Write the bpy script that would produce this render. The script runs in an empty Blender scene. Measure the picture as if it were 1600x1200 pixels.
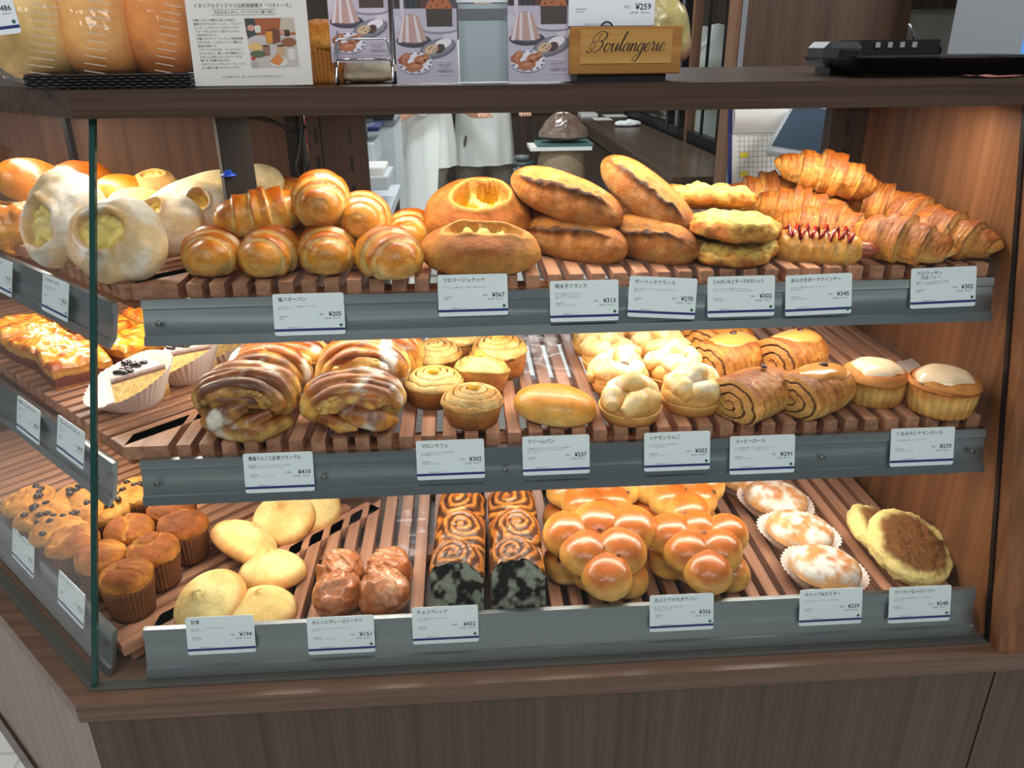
import bpy, bmesh, math, random
import numpy as np
from mathutils import Matrix, Vector, Euler

scn = bpy.context.scene
COL = scn.collection
# ------------------------------------------------------------------ camera
F_PX = 1232.884
PITCH, YAW, ROLL = 0.408286, 0.060045, -0.0098326
CAM = np.array([0.0, 0.0, 1.45])
_cy, _sy, _cp, _sp = math.cos(YAW), math.sin(YAW), math.cos(PITCH), math.sin(PITCH)
_f = np.array([_sy * _cp, _cy * _cp, -_sp]); _r = np.array([_cy, -_sy, 0.0]); _u = np.cross(_r, _f)
_r2 = math.cos(ROLL) * _r + math.sin(ROLL) * _u; _u2 = -math.sin(ROLL) * _r + math.cos(ROLL) * _u
cam_data = bpy.data.cameras.new('camera')
cam_data.sensor_width = 36.0
cam_data.lens = F_PX / 1600 * 36.0
cam_data.clip_start = 0.02
cam = bpy.data.objects.new('camera', cam_data)
COL.objects.link(cam)
cam.matrix_world = Matrix(((_r2[0], _u2[0], -_f[0], CAM[0]), (_r2[1], _u2[1], -_f[1], CAM[1]),
                           (_r2[2], _u2[2], -_f[2], CAM[2]), (0, 0, 0, 1)))
scn.camera = cam
# ------------------------------------------------------------------ colour management, world, lamps
vs = scn.view_settings
vs.view_transform = 'Standard'; vs.look = 'None'; vs.gamma = 1.0; vs.use_curve_mapping = False
vs.exposure = 0.0
world = bpy.data.worlds.new('mall_interior'); scn.world = world
world.use_nodes = True
bg = world.node_tree.nodes['Background']
bg.inputs[0].default_value = (0.92, 0.96, 1.0, 1); bg.inputs[1].default_value = 0.17
LED_TOP, LED_SHELF, CEIL = 4.1, 3.0, 17.0

def area_light(name, loc, target, sx, sy, power, color):
    l = bpy.data.lights.new(name, 'AREA'); l.shape = 'RECTANGLE'; l.size = sx; l.size_y = sy
    l.energy = power; l.color = color
    o = bpy.data.objects.new(name, l); COL.objects.link(o)
    d = Vector(target) - Vector(loc)
    o.location = loc; o.rotation_euler = d.to_track_quat('-Z', 'Y').to_euler()
    return o

for (lx, ly, pw) in ((-1.1, -1.4, 1.0), (1.2, -1.5, 1.0), (0.1, -0.7, 0.7), (-2.4, 0.7, 1.3)):  # the last is a fill, added to whiten the left floor and bagged loaves
    area_light('ceiling_and_fill_lamp', (lx, ly, 3.0), (lx * .5, ly + 1.6, 0.6), 0.7, 0.7, CEIL * pw, (1.0, 0.98, 0.96))
area_light('hall_fill_lamp', (2.3, 1.3, 2.9), (2.1, 3.0, 1.0), 0.7, 0.7, 46, (1.0, 0.97, 0.93))  # unseen lamp added to brighten the concrete wall and white door panel
for (lx, ly) in ((0.2, 3.4), (0.3, 5.4)):  # unseen lamps added to lift the dim staff area
    area_light('kitchen_fill_lamp', (lx, ly, 2.75), (lx, ly, 0), 1.2, 0.3, 38, (0.93, 0.97, 1.0))

# ------------------------------------------------------------------ measuring helpers: photograph pixel -> point in the place
def ray(x, y): return (_f * F_PX + _r2 * (x - 800) - _u2 * (y - 600)) / F_PX
def on_y(x, y, Y):
    k = ray(x, y); return CAM + k * (Y / k[1])
def on_z(x, y, z):
    k = ray(x, y); return CAM + k * ((z - CAM[2]) / k[2])
def on_plane(x, y, p, n):
    k = ray(x, y); p = np.array(p, float); n = np.array(n, float)
    return CAM + k * (((p - CAM) @ n) / (k @ n))

# ------------------------------------------------------------------ object helpers
def lin(c):
    c = np.asarray(c, float) / 255.0
    return np.where(c <= 0.04045, c / 12.92, ((c + 0.055) / 1.055) ** 2.4)
def L4(r, g, b): return (*[float(v) for v in lin((r, g, b))], 1.0)

def tag(o, label, cat, group=None):
    o['label'] = label; o['category'] = cat
    if group: o['group'] = group
    return o
def thing(name, label, cat, loc=(0, 0, 0), rot=(0, 0, 0), group=None):
    o = bpy.data.objects.new(name, None); COL.objects.link(o)
    o.empty_display_size = 0.02
    o.location = loc; o.rotation_euler = rot
    return tag(o, label, cat, group)
def struct(o): o['kind'] = 'structure'; return o

class MB:
    """collects quads/triangles with vertex colours; build() links them as one mesh object"""
    def __init__(s): s.v = []; s.f = []; s.c = []; s.n = 0
    def add(s, V, Fc, C=None):
        V = np.asarray(V, float).reshape(-1, 3)
        s.v.append(V); s.f += [tuple(i + s.n for i in f) for f in Fc]
        if C is None: C = np.ones((len(V), 3))
        C = np.asarray(C, float)
        if C.ndim == 1: C = np.tile(C, (len(V), 1))
        s.c.append(C.reshape(-1, 3)); s.n += len(V)
        return s
    def box(s, lo, hi, C=None, bev=0.0):
        x0, y0, z0 = lo; x1, y1, z1 = hi
        if bev <= 0:
            V = [(x0, y0, z0), (x1, y0, z0), (x1, y1, z0), (x0, y1, z0), (x0, y0, z1), (x1, y0, z1), (x1, y1, z1), (x0, y1, z1)]
            return s.add(V, [(0, 3, 2, 1), (4, 5, 6, 7), (0, 1, 5, 4), (1, 2, 6, 5), (2, 3, 7, 6), (3, 0, 4, 7)], C)
        b = bev
        V = []
        for z, i in ((z0, b), (z0 + b, 0), (z1 - b, 0), (z1, b)):
            V += [(x0 + i, y0 + b, z), (x0 + b, y0 + i, z), (x1 - b, y0 + i, z), (x1 - i, y0 + b, z),
                  (x1 - i, y1 - b, z), (x1 - b, y1 - i, z), (x0 + b, y1 - i, z), (x0 + i, y1 - b, z)]
        Fc = [tuple(range(7, -1, -1)), tuple(range(24, 32))]
        for k in range(3):
            for j in range(8):
                Fc.append((k * 8 + j, k * 8 + (j + 1) % 8, k * 8 + 8 + (j + 1) % 8, k * 8 + 8 + j))
        return s.add(V, Fc, C)
    def prism(s, poly, z0, z1, C=None):
        n = len(poly)
        V = [(x, y, z0) for x, y in poly] + [(x, y, z1) for x, y in poly]
        Fc = [tuple(range(n - 1, -1, -1)), tuple(range(n, 2 * n))] + [(i, (i + 1) % n, n + (i + 1) % n, n + i) for i in range(n)]
        return s.add(V, Fc, C)
    def grid(s, P, C=None, close_u=True, poles=True):
        """P [nv,nu,3]; first and last rows collapse to a point when poles"""
        nv, nu = P.shape[:2]
        if C is None: C = np.ones_like(P)
        C = np.broadcast_to(C, P.shape)
        if poles:
            V = np.concatenate([P[0, :1], P[1:-1].reshape(-1, 3), P[-1, :1]])
            CC = np.concatenate([C[0, :1], C[1:-1].reshape(-1, 3), C[-1, :1]])
            Fc = []
            last = len(V) - 1; m = nv - 2
            for j in range(nu):
                k = (j + 1) % nu
                Fc.append((0, 1 + j, 1 + k)); Fc.append((last, 1 + (m - 1) * nu + k, 1 + (m - 1) * nu + j))
            for i in range(m - 1):
                a = 1 + i * nu
                for j in range(nu):
                    k = (j + 1) % nu
                    Fc.append((a + j, a + nu + j, a + nu + k, a + k))
        else:
            V = P.reshape(-1, 3); CC = C.reshape(-1, 3); Fc = []
            for i in range(nv - 1):
                for j in range(nu if close_u else nu - 1):
                    k = (j + 1) % nu
                    Fc.append((i * nu + j, (i + 1) * nu + j, (i + 1) * nu + k, i * nu + k))
        return s.add(V, Fc, CC)
    def tube(s, pts, rad, C=None, nu=8, cap=True):
        pts = np.asarray(pts, float); n = len(pts)
        rad = np.broadcast_to(np.asarray(rad, float), (n,))
        tg = np.gradient(pts, axis=0); tg /= np.linalg.norm(tg, axis=1)[:, None] + 1e-12
        up = np.array([0, 0, 1.0]) if abs(tg[0, 2]) < .9 else np.array([1.0, 0, 0])
        rows = []
        a = np.linspace(0, 2 * np.pi, nu, endpoint=False)
        for i in range(n):
            b = np.cross(tg[i], up); b /= np.linalg.norm(b) + 1e-12
            up = np.cross(b, tg[i])
            rows.append(pts[i] + rad[i] * (np.cos(a)[:, None] * b + np.sin(a)[:, None] * up))
        P = np.array(rows)
        if cap:
            P = np.concatenate([np.tile(pts[0], (1, nu, 1)), P, np.tile(pts[-1], (1, nu, 1))])
        if C is not None and np.ndim(C) == 2:
            C = np.asarray(C); C = np.concatenate([C[:1], C, C[-1:]]) if cap else C
            C = np.repeat(C[:, None, :], nu, 1)
        return s.grid(P, C, True, cap)
    def mesh(s, name, mat, smooth=True):
        V = np.concatenate(s.v); C = np.concatenate(s.c)
        me = bpy.data.meshes.new(name)
        me.from_pydata(V.tolist(), [], s.f)
        at = me.color_attributes.new('Col', 'FLOAT_COLOR', 'POINT')
        at.data.foreach_set('color', np.concatenate([C, np.ones((len(C), 1))], 1).astype(np.float32).ravel())
        if smooth: me.polygons.foreach_set('use_smooth', np.ones(len(me.polygons), bool))
        if mat: me.materials.append(mat)
        me.update()
        return me
    def build(s, name, mat, parent=None, smooth=True, loc=None, rot=None):
        o = bpy.data.objects.new(name, s.mesh(name, mat, smooth)); COL.objects.link(o)
        if parent: o.parent = parent
        if loc is not None: o.location = [float(v) for v in loc]
        if rot is not None: o.rotation_euler = rot
        return o
def child(name, me, parent, loc=None, rot=None):
    o = bpy.data.objects.new(name, me); COL.objects.link(o); o.parent = parent
    if loc is not None: o.location = [float(v) for v in loc]
    if rot is not None: o.rotation_euler = rot
    return o

# ------------------------------------------------------------------ value noise on points
def _hash(ix, iy, iz, seed):
    h = (ix * 374761393 + iy * 668265263 + iz * 2147483647 + seed * 974634777) & 0xFFFFFFFF
    h = ((h ^ (h >> 13)) * 1274126177) & 0xFFFFFFFF
    h = (h ^ (h >> 16)) & 0xFFFF
    return h / 65535.0
def noise(P, freq=1.0, seed=0):
    Q = np.asarray(P, float) * freq + 131.7
    I = np.floor(Q).astype(np.int64); Fr = Q - I; Fr = Fr * Fr * (3 - 2 * Fr)
    x, y, z = I[..., 0], I[..., 1], I[..., 2]; fx, fy, fz = Fr[..., 0], Fr[..., 1], Fr[..., 2]
    def c(a, b, d): return _hash(x + a, y + b, z + d, seed)
    x00 = c(0, 0, 0) * (1 - fx) + c(1, 0, 0) * fx; x10 = c(0, 1, 0) * (1 - fx) + c(1, 1, 0) * fx
    x01 = c(0, 0, 1) * (1 - fx) + c(1, 0, 1) * fx; x11 = c(0, 1, 1) * (1 - fx) + c(1, 1, 1) * fx
    return (x00 * (1 - fy) + x10 * fy) * (1 - fz) + (x01 * (1 - fy) + x11 * fy) * fz
def fbm(P, freq, seed=0, o=3):
    a = 0; w = .5; t = 0
    for i in range(o):
        a = a + w * noise(P, freq * 2 ** i, seed + i * 17); t += w; w *= .5
    return a / t
def sstep(a, b, x):
    t = np.clip((x - a) / (b - a), 0, 1); return t * t * (3 - 2 * t)
def cmix(a, b, t): return np.asarray(a) * (1 - t[..., None]) + np.asarray(b) * t[..., None]

# ------------------------------------------------------------------ materials
MATS = {}
def new_mat(name):
    m = bpy.data.materials.new(name); m.use_nodes = True
    nt = m.node_tree; b = nt.nodes['Principled BSDF']
    return m, nt, b
def plain(name, rgb, rough=.5, metal=0.0, spec=.5, coat=0.0, emis=None, var=.0, vscale=20, bump=0.0, bscale=200):
    if name in MATS: return MATS[name]
    m, nt, b = new_mat(name)
    b.inputs['Base Color'].default_value = L4(*rgb)
    b.inputs['Roughness'].default_value = rough; b.inputs['Metallic'].default_value = metal
    b.inputs['Specular IOR Level'].default_value = spec; b.inputs['Coat Weight'].default_value = coat
    if emis: b.inputs['Emission Color'].default_value = L4(*emis[0]); b.inputs['Emission Strength'].default_value = emis[1]
    tc = nt.nodes.new('ShaderNodeTexCoord')
    if var > 0:
        n = nt.nodes.new('ShaderNodeTexNoise'); n.inputs['Scale'].default_value = vscale; n.inputs['Detail'].default_value = 5
        nt.links.new(tc.outputs['Object'], n.inputs['Vector'])
        mr = nt.nodes.new('ShaderNodeMapRange'); mr.inputs[3].default_value = 1 - var; mr.inputs[4].default_value = 1 + var
        nt.links.new(n.outputs[0], mr.inputs[0])
        mx = nt.nodes.new('ShaderNodeMix'); mx.data_type = 'RGBA'; mx.blend_type = 'MULTIPLY'; mx.inputs[0].default_value = 1
        mx.inputs[6].default_value = L4(*rgb); nt.links.new(mr.outputs[0], mx.inputs[7]); nt.links.new(mx.outputs[2], b.inputs['Base Color'])
    if bump > 0:
        n2 = nt.nodes.new('ShaderNodeTexNoise'); n2.inputs['Scale'].default_value = bscale; n2.inputs['Detail'].default_value = 4
        nt.links.new(tc.outputs['Object'], n2.inputs['Vector'])
        bp = nt.nodes.new('ShaderNodeBump'); bp.inputs['Strength'].default_value = bump; bp.inputs['Distance'].default_value = .002
        nt.links.new(n2.outputs[0], bp.inputs['Height']); nt.links.new(bp.outputs[0], b.inputs['Normal'])
    MATS[name] = m; return m
def bread_mat(name, rough=.55, spec=.4, coat=0.0, var=.16, vscale=60, bump=.35, bscale=260, val=1.0, sat=1.0, pores=0.0):
    """vertex colour of the crust, broken up by grain, with fine crumb relief"""
    if name in MATS: return MATS[name]
    m, nt, b = new_mat(name)
    at = nt.nodes.new('ShaderNodeAttribute'); at.attribute_name = 'Col'
    tc = nt.nodes.new('ShaderNodeTexCoord')
    n = nt.nodes.new('ShaderNodeTexNoise'); n.inputs['Scale'].default_value = vscale; n.inputs['Detail'].default_value = 6; n.inputs['Roughness'].default_value = .65
    nt.links.new(tc.outputs['Object'], n.inputs['Vector'])
    mr = nt.nodes.new('ShaderNodeMapRange'); mr.inputs[1].default_value = .3; mr.inputs[2].default_value = .7
    mr.inputs[3].default_value = 1 - var; mr.inputs[4].default_value = 1 + var
    nt.links.new(n.outputs[0], mr.inputs[0])
    mx = nt.nodes.new('ShaderNodeMix'); mx.data_type = 'RGBA'; mx.blend_type = 'MULTIPLY'; mx.inputs[0].default_value = 1
    nt.links.new(at.outputs['Color'], mx.inputs[6]); nt.links.new(mr.outputs[0], mx.inputs[7])
    src = mx.outputs[2]
    if pores > 0:
        # broad oven mottling and fine dark pores
        nb = nt.nodes.new('ShaderNodeTexNoise'); nb.inputs['Scale'].default_value = 26; nb.inputs['Detail'].default_value = 3
        nt.links.new(tc.outputs['Object'], nb.inputs['Vector'])
        m2 = nt.nodes.new('ShaderNodeMapRange'); m2.inputs[1].default_value = .32; m2.inputs[2].default_value = .68; m2.inputs[3].default_value = 1 - pores; m2.inputs[4].default_value = 1 + pores * .6
        nt.links.new(nb.outputs[0], m2.inputs[0])
        np_ = nt.nodes.new('ShaderNodeTexNoise'); np_.inputs['Scale'].default_value = 420; np_.inputs['Detail'].default_value = 3
        nt.links.new(tc.outputs['Object'], np_.inputs['Vector'])
        m3 = nt.nodes.new('ShaderNodeMapRange'); m3.inputs[1].default_value = .28; m3.inputs[2].default_value = .5; m3.inputs[3].default_value = 1 - pores * 1.6; m3.inputs[4].default_value = 1.0
        nt.links.new(np_.outputs[0], m3.inputs[0])
        mm = nt.nodes.new('ShaderNodeMath'); mm.operation = 'MULTIPLY'; nt.links.new(m2.outputs[0], mm.inputs[0]); nt.links.new(m3.outputs[0], mm.inputs[1])
        x2 = nt.nodes.new('ShaderNodeMix'); x2.data_type = 'RGBA'; x2.blend_type = 'MULTIPLY'; x2.inputs[0].default_value = 1
        nt.links.new(src, x2.inputs[6]); nt.links.new(mm.outputs[0], x2.inputs[7]); src = x2.outputs[2]
    if val != 1.0 or sat != 1.0:
        hs = nt.nodes.new('ShaderNodeHueSaturation'); hs.inputs['Saturation'].default_value = sat; hs.inputs['Value'].default_value = val
        nt.links.new(src, hs.inputs['Color']); src = hs.outputs[0]
    nt.links.new(src, b.inputs['Base Color'])
    b.inputs['Roughness'].default_value = rough; b.inputs['Specular IOR Level'].default_value = spec
    b.inputs['Coat Weight'].default_value = coat; b.inputs['Coat Roughness'].default_value = .12
    n2 = nt.nodes.new('ShaderNodeTexNoise'); n2.inputs['Scale'].default_value = bscale * .6; n2.inputs['Detail'].default_value = 8; n2.inputs['Roughness'].default_value = .7
    nt.links.new(tc.outputs['Object'], n2.inputs['Vector'])
    bp = nt.nodes.new('ShaderNodeBump'); bp.inputs['Strength'].default_value = min(1.0, bump * 1.6); bp.inputs['Distance'].default_value = .004
    nt.links.new(n2.outputs[0], bp.inputs['Height']); nt.links.new(bp.outputs[0], b.inputs['Normal'])
    MATS[name] = m; return m
def wood(name, dark, light, axis='X', scale=1.0, rough=.42, streak=60, spec=.4, bump=.08):
    """laminate or timber: grain streaks stretched along one axis"""
    if name in MATS: return MATS[name]
    m, nt, b = new_mat(name)
    tc = nt.nodes.new('ShaderNodeTexCoord'); mp = nt.nodes.new('ShaderNodeMapping')
    sc = {'X': (.9, streak, streak), 'Y': (streak, .9, streak), 'Z': (streak, streak, .9)}[axis]
    mp.inputs['Scale'].default_value = [v * scale for v in sc]
    info = nt.nodes.new('ShaderNodeObjectInfo'); va = nt.nodes.new('ShaderNodeVectorMath'); va.operation = 'SCALE'
    cb = nt.nodes.new('ShaderNodeCombineXYZ')
    for i in range(3): nt.links.new(info.outputs['Random'], cb.inputs[i])
    va.inputs['Scale'].default_value = 37.0; nt.links.new(cb.outputs[0], va.inputs[0])
    ad = nt.nodes.new('ShaderNodeVectorMath'); ad.operation = 'ADD'
    nt.links.new(tc.outputs['Object'], mp.inputs['Vector']); nt.links.new(mp.outputs[0], ad.inputs[0]); nt.links.new(va.outputs[0], ad.inputs[1])
    n = nt.nodes.new('ShaderNodeTexNoise'); n.inputs['Scale'].default_value = 1.0; n.inputs['Detail'].default_value = 7; n.inputs['Roughness'].default_value = .7
    n.inputs['Distortion'].default_value = .3
    nt.links.new(ad.outputs[0], n.inputs['Vector'])
    cr = nt.nodes.new('ShaderNodeValToRGB')
    cr.color_ramp.elements[0].position = .32; cr.color_ramp.elements[0].color = L4(*dark)
    cr.color_ramp.elements[1].position = .70; cr.color_ramp.elements[1].color = L4(*light)
    nt.links.new(n.outputs[0], cr.inputs[0])
    mr = nt.nodes.new('ShaderNodeMapRange'); mr.inputs[3].default_value = .86; mr.inputs[4].default_value = 1.14
    nt.links.new(info.outputs['Random'], mr.inputs[0])
    mx = nt.nodes.new('ShaderNodeMix'); mx.data_type = 'RGBA'; mx.blend_type = 'MULTIPLY'; mx.inputs[0].default_value = 1
    nt.links.new(cr.outputs[0], mx.inputs[6]); nt.links.new(mr.outputs[0], mx.inputs[7]); nt.links.new(mx.outputs[2], b.inputs['Base Color'])
    b.inputs['Roughness'].default_value = rough; b.inputs['Specular IOR Level'].default_value = spec
    bp = nt.nodes.new('ShaderNodeBump'); bp.inputs['Strength'].default_value = bump; bp.inputs['Distance'].default_value = .001
    nt.links.new(n.outputs[0], bp.inputs['Height']); nt.links.new(bp.outputs[0], b.inputs['Normal'])
    MATS[name] = m; return m
def clear(name, tint=(255, 255, 255), refl=1.0, rough=.0, haze=0.0, hazecol=(230, 235, 240), bump=0.0, bscale=40, ior=1.45):
    """thin clear sheet: lets light straight through, mirrors at its surface"""
    if name in MATS: return MATS[name]
    m, nt, b = new_mat(name); nt.nodes.remove(b)
    out = nt.nodes['Material Output']
    tr = nt.nodes.new('ShaderNodeBsdfTransparent'); tr.inputs[0].default_value = L4(*tint)
    gl = nt.nodes.new('ShaderNodeBsdfGlossy'); gl.inputs['Roughness'].default_value = rough
    fr = nt.nodes.new('ShaderNodeFresnel')
    ge = nt.nodes.new('ShaderNodeNewGeometry'); ir = nt.nodes.new('ShaderNodeMapRange')      # a thin sheet reflects alike from both sides
    ir.inputs[3].default_value = ior; ir.inputs[4].default_value = 1 / ior
    nt.links.new(ge.outputs['Backfacing'], ir.inputs[0]); nt.links.new(ir.outputs[0], fr.inputs[0])
    mu = nt.nodes.new('ShaderNodeMath'); mu.operation = 'MULTIPLY'; mu.inputs[1].default_value = refl; mu.use_clamp = True
    nt.links.new(fr.outputs[0], mu.inputs[0])
    if bump > 0:
        tc = nt.nodes.new('ShaderNodeTexCoord'); n = nt.nodes.new('ShaderNodeTexNoise'); n.inputs['Scale'].default_value = bscale; n.inputs['Detail'].default_value = 2
        nt.links.new(tc.outputs['Object'], n.inputs['Vector'])
        bp = nt.nodes.new('ShaderNodeBump'); bp.inputs['Strength'].default_value = bump; bp.inputs['Distance'].default_value = .01
        nt.links.new(n.outputs[0], bp.inputs['Height'])
        nt.links.new(bp.outputs[0], gl.inputs['Normal'])
    base = tr
    if haze > 0:
        df = nt.nodes.new('ShaderNodeBsdfTranslucent'); df.inputs[0].default_value = L4(*hazecol)
        d2 = nt.nodes.new('ShaderNodeBsdfDiffuse'); d2.inputs[0].default_value = L4(*hazecol)
        a2 = nt.nodes.new('ShaderNodeMixShader'); a2.inputs[0].default_value = .5
        nt.links.new(df.outputs[0], a2.inputs[1]); nt.links.new(d2.outputs[0], a2.inputs[2])
        hm = nt.nodes.new('ShaderNodeMixShader'); hm.inputs[0].default_value = haze
        nt.links.new(tr.outputs[0], hm.inputs[1]); nt.links.new(a2.outputs[0], hm.inputs[2]); base = hm
    mx = nt.nodes.new('ShaderNodeMixShader')
    nt.links.new(mu.outputs[0], mx.inputs[0]); nt.links.new(base.outputs[0], mx.inputs[1]); nt.links.new(gl.outputs[0], mx.inputs[2])
    nt.links.new(mx.outputs[0], out.inputs[0])
    MATS[name] = m; return m
def brushed(name, rgb, rough=.32):
    if name in MATS: return MATS[name]
    m, nt, b = new_mat(name)
    b.inputs['Metallic'].default_value = 1.0
    tc = nt.nodes.new('ShaderNodeTexCoord'); mp = nt.nodes.new('ShaderNodeMapping'); mp.inputs['Scale'].default_value = (3, 400, 900)
    n = nt.nodes.new('ShaderNodeTexNoise'); n.inputs['Scale'].default_value = 1; n.inputs['Detail'].default_value = 3
    nt.links.new(tc.outputs['Object'], mp.inputs[0]); nt.links.new(mp.outputs[0], n.inputs['Vector'])
    mr = nt.nodes.new('ShaderNodeMapRange'); mr.inputs[3].default_value = rough - .08; mr.inputs[4].default_value = rough + .1
    nt.links.new(n.outputs[0], mr.inputs[0]); nt.links.new(mr.outputs[0], b.inputs['Roughness'])
    b.inputs['Base Color'].default_value = L4(*rgb)
    b.inputs['Anisotropic'].default_value = .6
    MATS[name] = m; return m

M_TOP = wood('counter_laminate', (48, 36, 28), (82, 65, 53), 'X', 1.0, .33, 90)
M_LEDGE = wood('ledge_laminate', (84, 62, 48), (122, 94, 76), 'X', 1.0, .36, 70)
M_BASE = wood('cabinet_laminate', (56, 43, 33), (92, 74, 58), 'Z', 1.0, .45, 75)
M_PANEL = wood('side_laminate', (92, 58, 36), (140, 92, 60), 'Z', 1.0, .42, 45)
M_SLAT = wood('slat_timber', (130, 88, 66), (192, 139, 110), 'Y', 1.0, .45, 70)
M_SLATX = wood('bar_timber', (120, 74, 50), (176, 118, 84), 'X', 1.0, .5, 60)
M_DARKWOOD = wood('dark_wall_laminate', (44, 31, 24), (72, 53, 41), 'Z', 1.0, .5, 40)
M_RAIL = brushed('brushed_steel', (164, 170, 174), .34)
M_STEEL = plain('chrome_steel', (205, 208, 212), .18, 1.0)
M_BLACK = plain('black_plastic', (16, 16, 18), .42)
M_BLACKM = plain('black_metal', (22, 21, 22), .4, .4)
M_POST = plain('brown_painted_post', (38, 29, 26), .6, 0)
M_GLASS = clear('case_glass', (247, 252, 250), 1.0, 0.0)
M_GEDGE = plain('polished_glass_edge', (22, 66, 62), .12, 0, .7)
M_WHITE = plain('white_card', (226, 234, 240), .45)
M_INK = plain('black_ink', (22, 22, 26), .6)
M_BLUE = plain('blue_ink', (24, 38, 110), .55)
M_GREEN = plain('green_sticker', (18, 104, 66), .5)
M_PAPER = plain('white_paper', (236, 232, 228), .7)
# ================================================================== the place
FLOOR = 0.12
DECK = 0.652
PX = 0.735                                   # inner face of the right side panel
S2 = math.sqrt(.5)
UD = np.array([-S2, S2, 0.0]); ND = np.array([S2, S2, 0.0])     # along / into the angled left section
def xc(z): return -0.520 + (z - 0.652) * 0.1032
def yg(z): return 0.853 + (z - 0.652) * 0.2594
TOPZ0, TOPZ1 = 1.371, 1.403

mf, nt, b = new_mat('pale_floor_tile')
tc = nt.nodes.new('ShaderNodeTexCoord'); br = nt.nodes.new('ShaderNodeTexBrick'); br.inputs['Scale'].default_value = 1.6
br.offset = 0; br.inputs['Mortar Size'].default_value = .006
br.inputs['Color1'].default_value = L4(250, 249, 247); br.inputs['Color2'].default_value = L4(247, 246, 244); br.inputs['Mortar'].default_value = L4(220, 218, 214)
nt.links.new(tc.outputs['Object'], br.inputs['Vector']); nt.links.new(br.outputs[0], b.inputs['Base Color']); b.inputs['Roughness'].default_value = .3
struct(MB().box((-4, -4, FLOOR - .1), (5, 9, FLOOR)).build('floor', mf, smooth=False))
M_BACKWALL = plain('kitchen_wall_paint', (74, 62, 54), .6, var=.1, vscale=3)
struct(MB().box((-4, 7.9, FLOOR), (5, 8.0, 3.0)).build('wall_back', M_BACKWALL, smooth=False))
M_CONC = plain('concrete', (150, 146, 138), .8, var=.14, vscale=6, bump=.2, bscale=60)

# ---- display case: base cabinet, ledge, side panel, glass
case = thing('display_case', 'brown wood-laminate bakery display case with slanted glass front and angled left end', 'display case', (0, .83, FLOOR))
def cpart(mb, name, mat, smooth=False):
    o = mb.build(name, mat, None, smooth); o.parent = case; o.matrix_parent_inverse = Matrix.Translation((0, -.83, -FLOOR)); return o
LE = (-0.533, 0.823)                          # ledge front corner
def diag(p, s, off=0): return (p[0] + UD[0] * s + ND[0] * off, p[1] + UD[1] * s + ND[1] * off)
t22 = math.tan(math.radians(22.5))
def inset(p, d): return (p[0] + d * t22, p[1] + d)   # corner moved inward from both faces
# deck with ledge: in front of and behind the glass groove
cpart(MB().prism([LE, (1.3, LE[1]), (1.3, 1.5), diag(LE, 1.3, .75), diag(LE, 1.3)], .622, DECK), 'ledge', M_LEDGE)
gc = (xc(DECK), yg(DECK))
g0 = inset(gc, -.006); g1 = inset(gc, .012)
M_SEAL = plain('grey_sealant', (74, 72, 68), .7, var=.3, vscale=150, bump=.4, bscale=300)
cpart(MB().prism([g0, (PX, g0[1]), (PX, g1[1]), g1], DECK, DECK + .0016), 'sealant_joint', M_SEAL)
cpart(MB().prism([g0, g1, diag(g1, 1.2), diag(g0, 1.2)], DECK, DECK + .0016), 'sealant_joint', M_SEAL)
# base panels
bc = inset(LE, .010)
cpart(MB().prism([bc, (.742, bc[1]), (.742, bc[1] + .02), inset(bc, .02)], FLOOR + .07, .622), 'front_panel', M_BASE)
cpart(MB().prism([(.745, bc[1]), (1.3, bc[1]), (1.3, bc[1] + .02), (.745, bc[1] + .02)], FLOOR + .07, .622), 'front_panel', M_BASE)
e1 = diag(bc, 1.25)
cpart(MB().prism([bc, inset(bc, .02), diag(inset(bc, .02), 1.25), e1], FLOOR + .07, .622), 'side_panel', wood('cabinet_laminate_pale', (118, 106, 94), (150, 136, 122), 'Z', 1.0, .45, 55))
kc = inset(LE, .004)
cpart(MB().prism([kc, (1.3, kc[1]), (1.3, kc[1] + .02), inset(kc, .02), diag(inset(kc, .02), 1.25), diag(kc, 1.25)], FLOOR, FLOOR + .07), 'skirting', M_TOP)
# right side panel (inner face seen) and its front edge
ep = [(yg(DECK) - .027, DECK), (1.50, DECK), (1.50, TOPZ0), (yg(TOPZ0) - .027, TOPZ0)]
cpart(MB().add([(PX, y_, z_) for y_, z_ in ep] + [(PX + .30, y_, z_) for y_, z_ in ep], [(3, 2, 1, 0), (4, 5, 6, 7), (0, 1, 5, 4), (1, 2, 6, 5), (2, 3, 7, 6), (3, 0, 4, 7)]), 'end_panel', M_PANEL)
# glass: front pane and angled left pane, with polished green edges
def quadslab(mb, a, b_, c, d, nrm, th):
    n = np.array(nrm) * th; V = [np.array(p) for p in (a, b_, c, d)]; V = V + [v + n for v in V]
    mb.add(V, [(0, 1, 2, 3), (7, 6, 5, 4), (0, 4, 5, 1), (1, 5, 6, 2), (2, 6, 7, 3), (3, 7, 4, 0)]); return mb
zb, zt = DECK + .0017, TOPZ0
A0 = np.array([xc(zb), yg(zb), zb]); A1 = np.array([xc(zt), yg(zt), zt])
fr = 0.006
B0 = np.array([PX - .001, yg(zb), zb]); B1 = np.array([PX - .001, yg(zt), zt])
mb = MB(); mb.add([A0, B0, B1, A1], [(0, 1, 2, 3)])
fg = cpart(mb, 'front_glass', M_GLASS)
D0 = A0 + UD * 1.2; D1 = A1 + UD * 1.2
lg = cpart(MB().add([D0, A0, A1, D1], [(0, 1, 2, 3)]), 'left_glass', M_GLASS)
ax = (A1 - A0) / np.linalg.norm(A1 - A0)
mb = MB()
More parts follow.
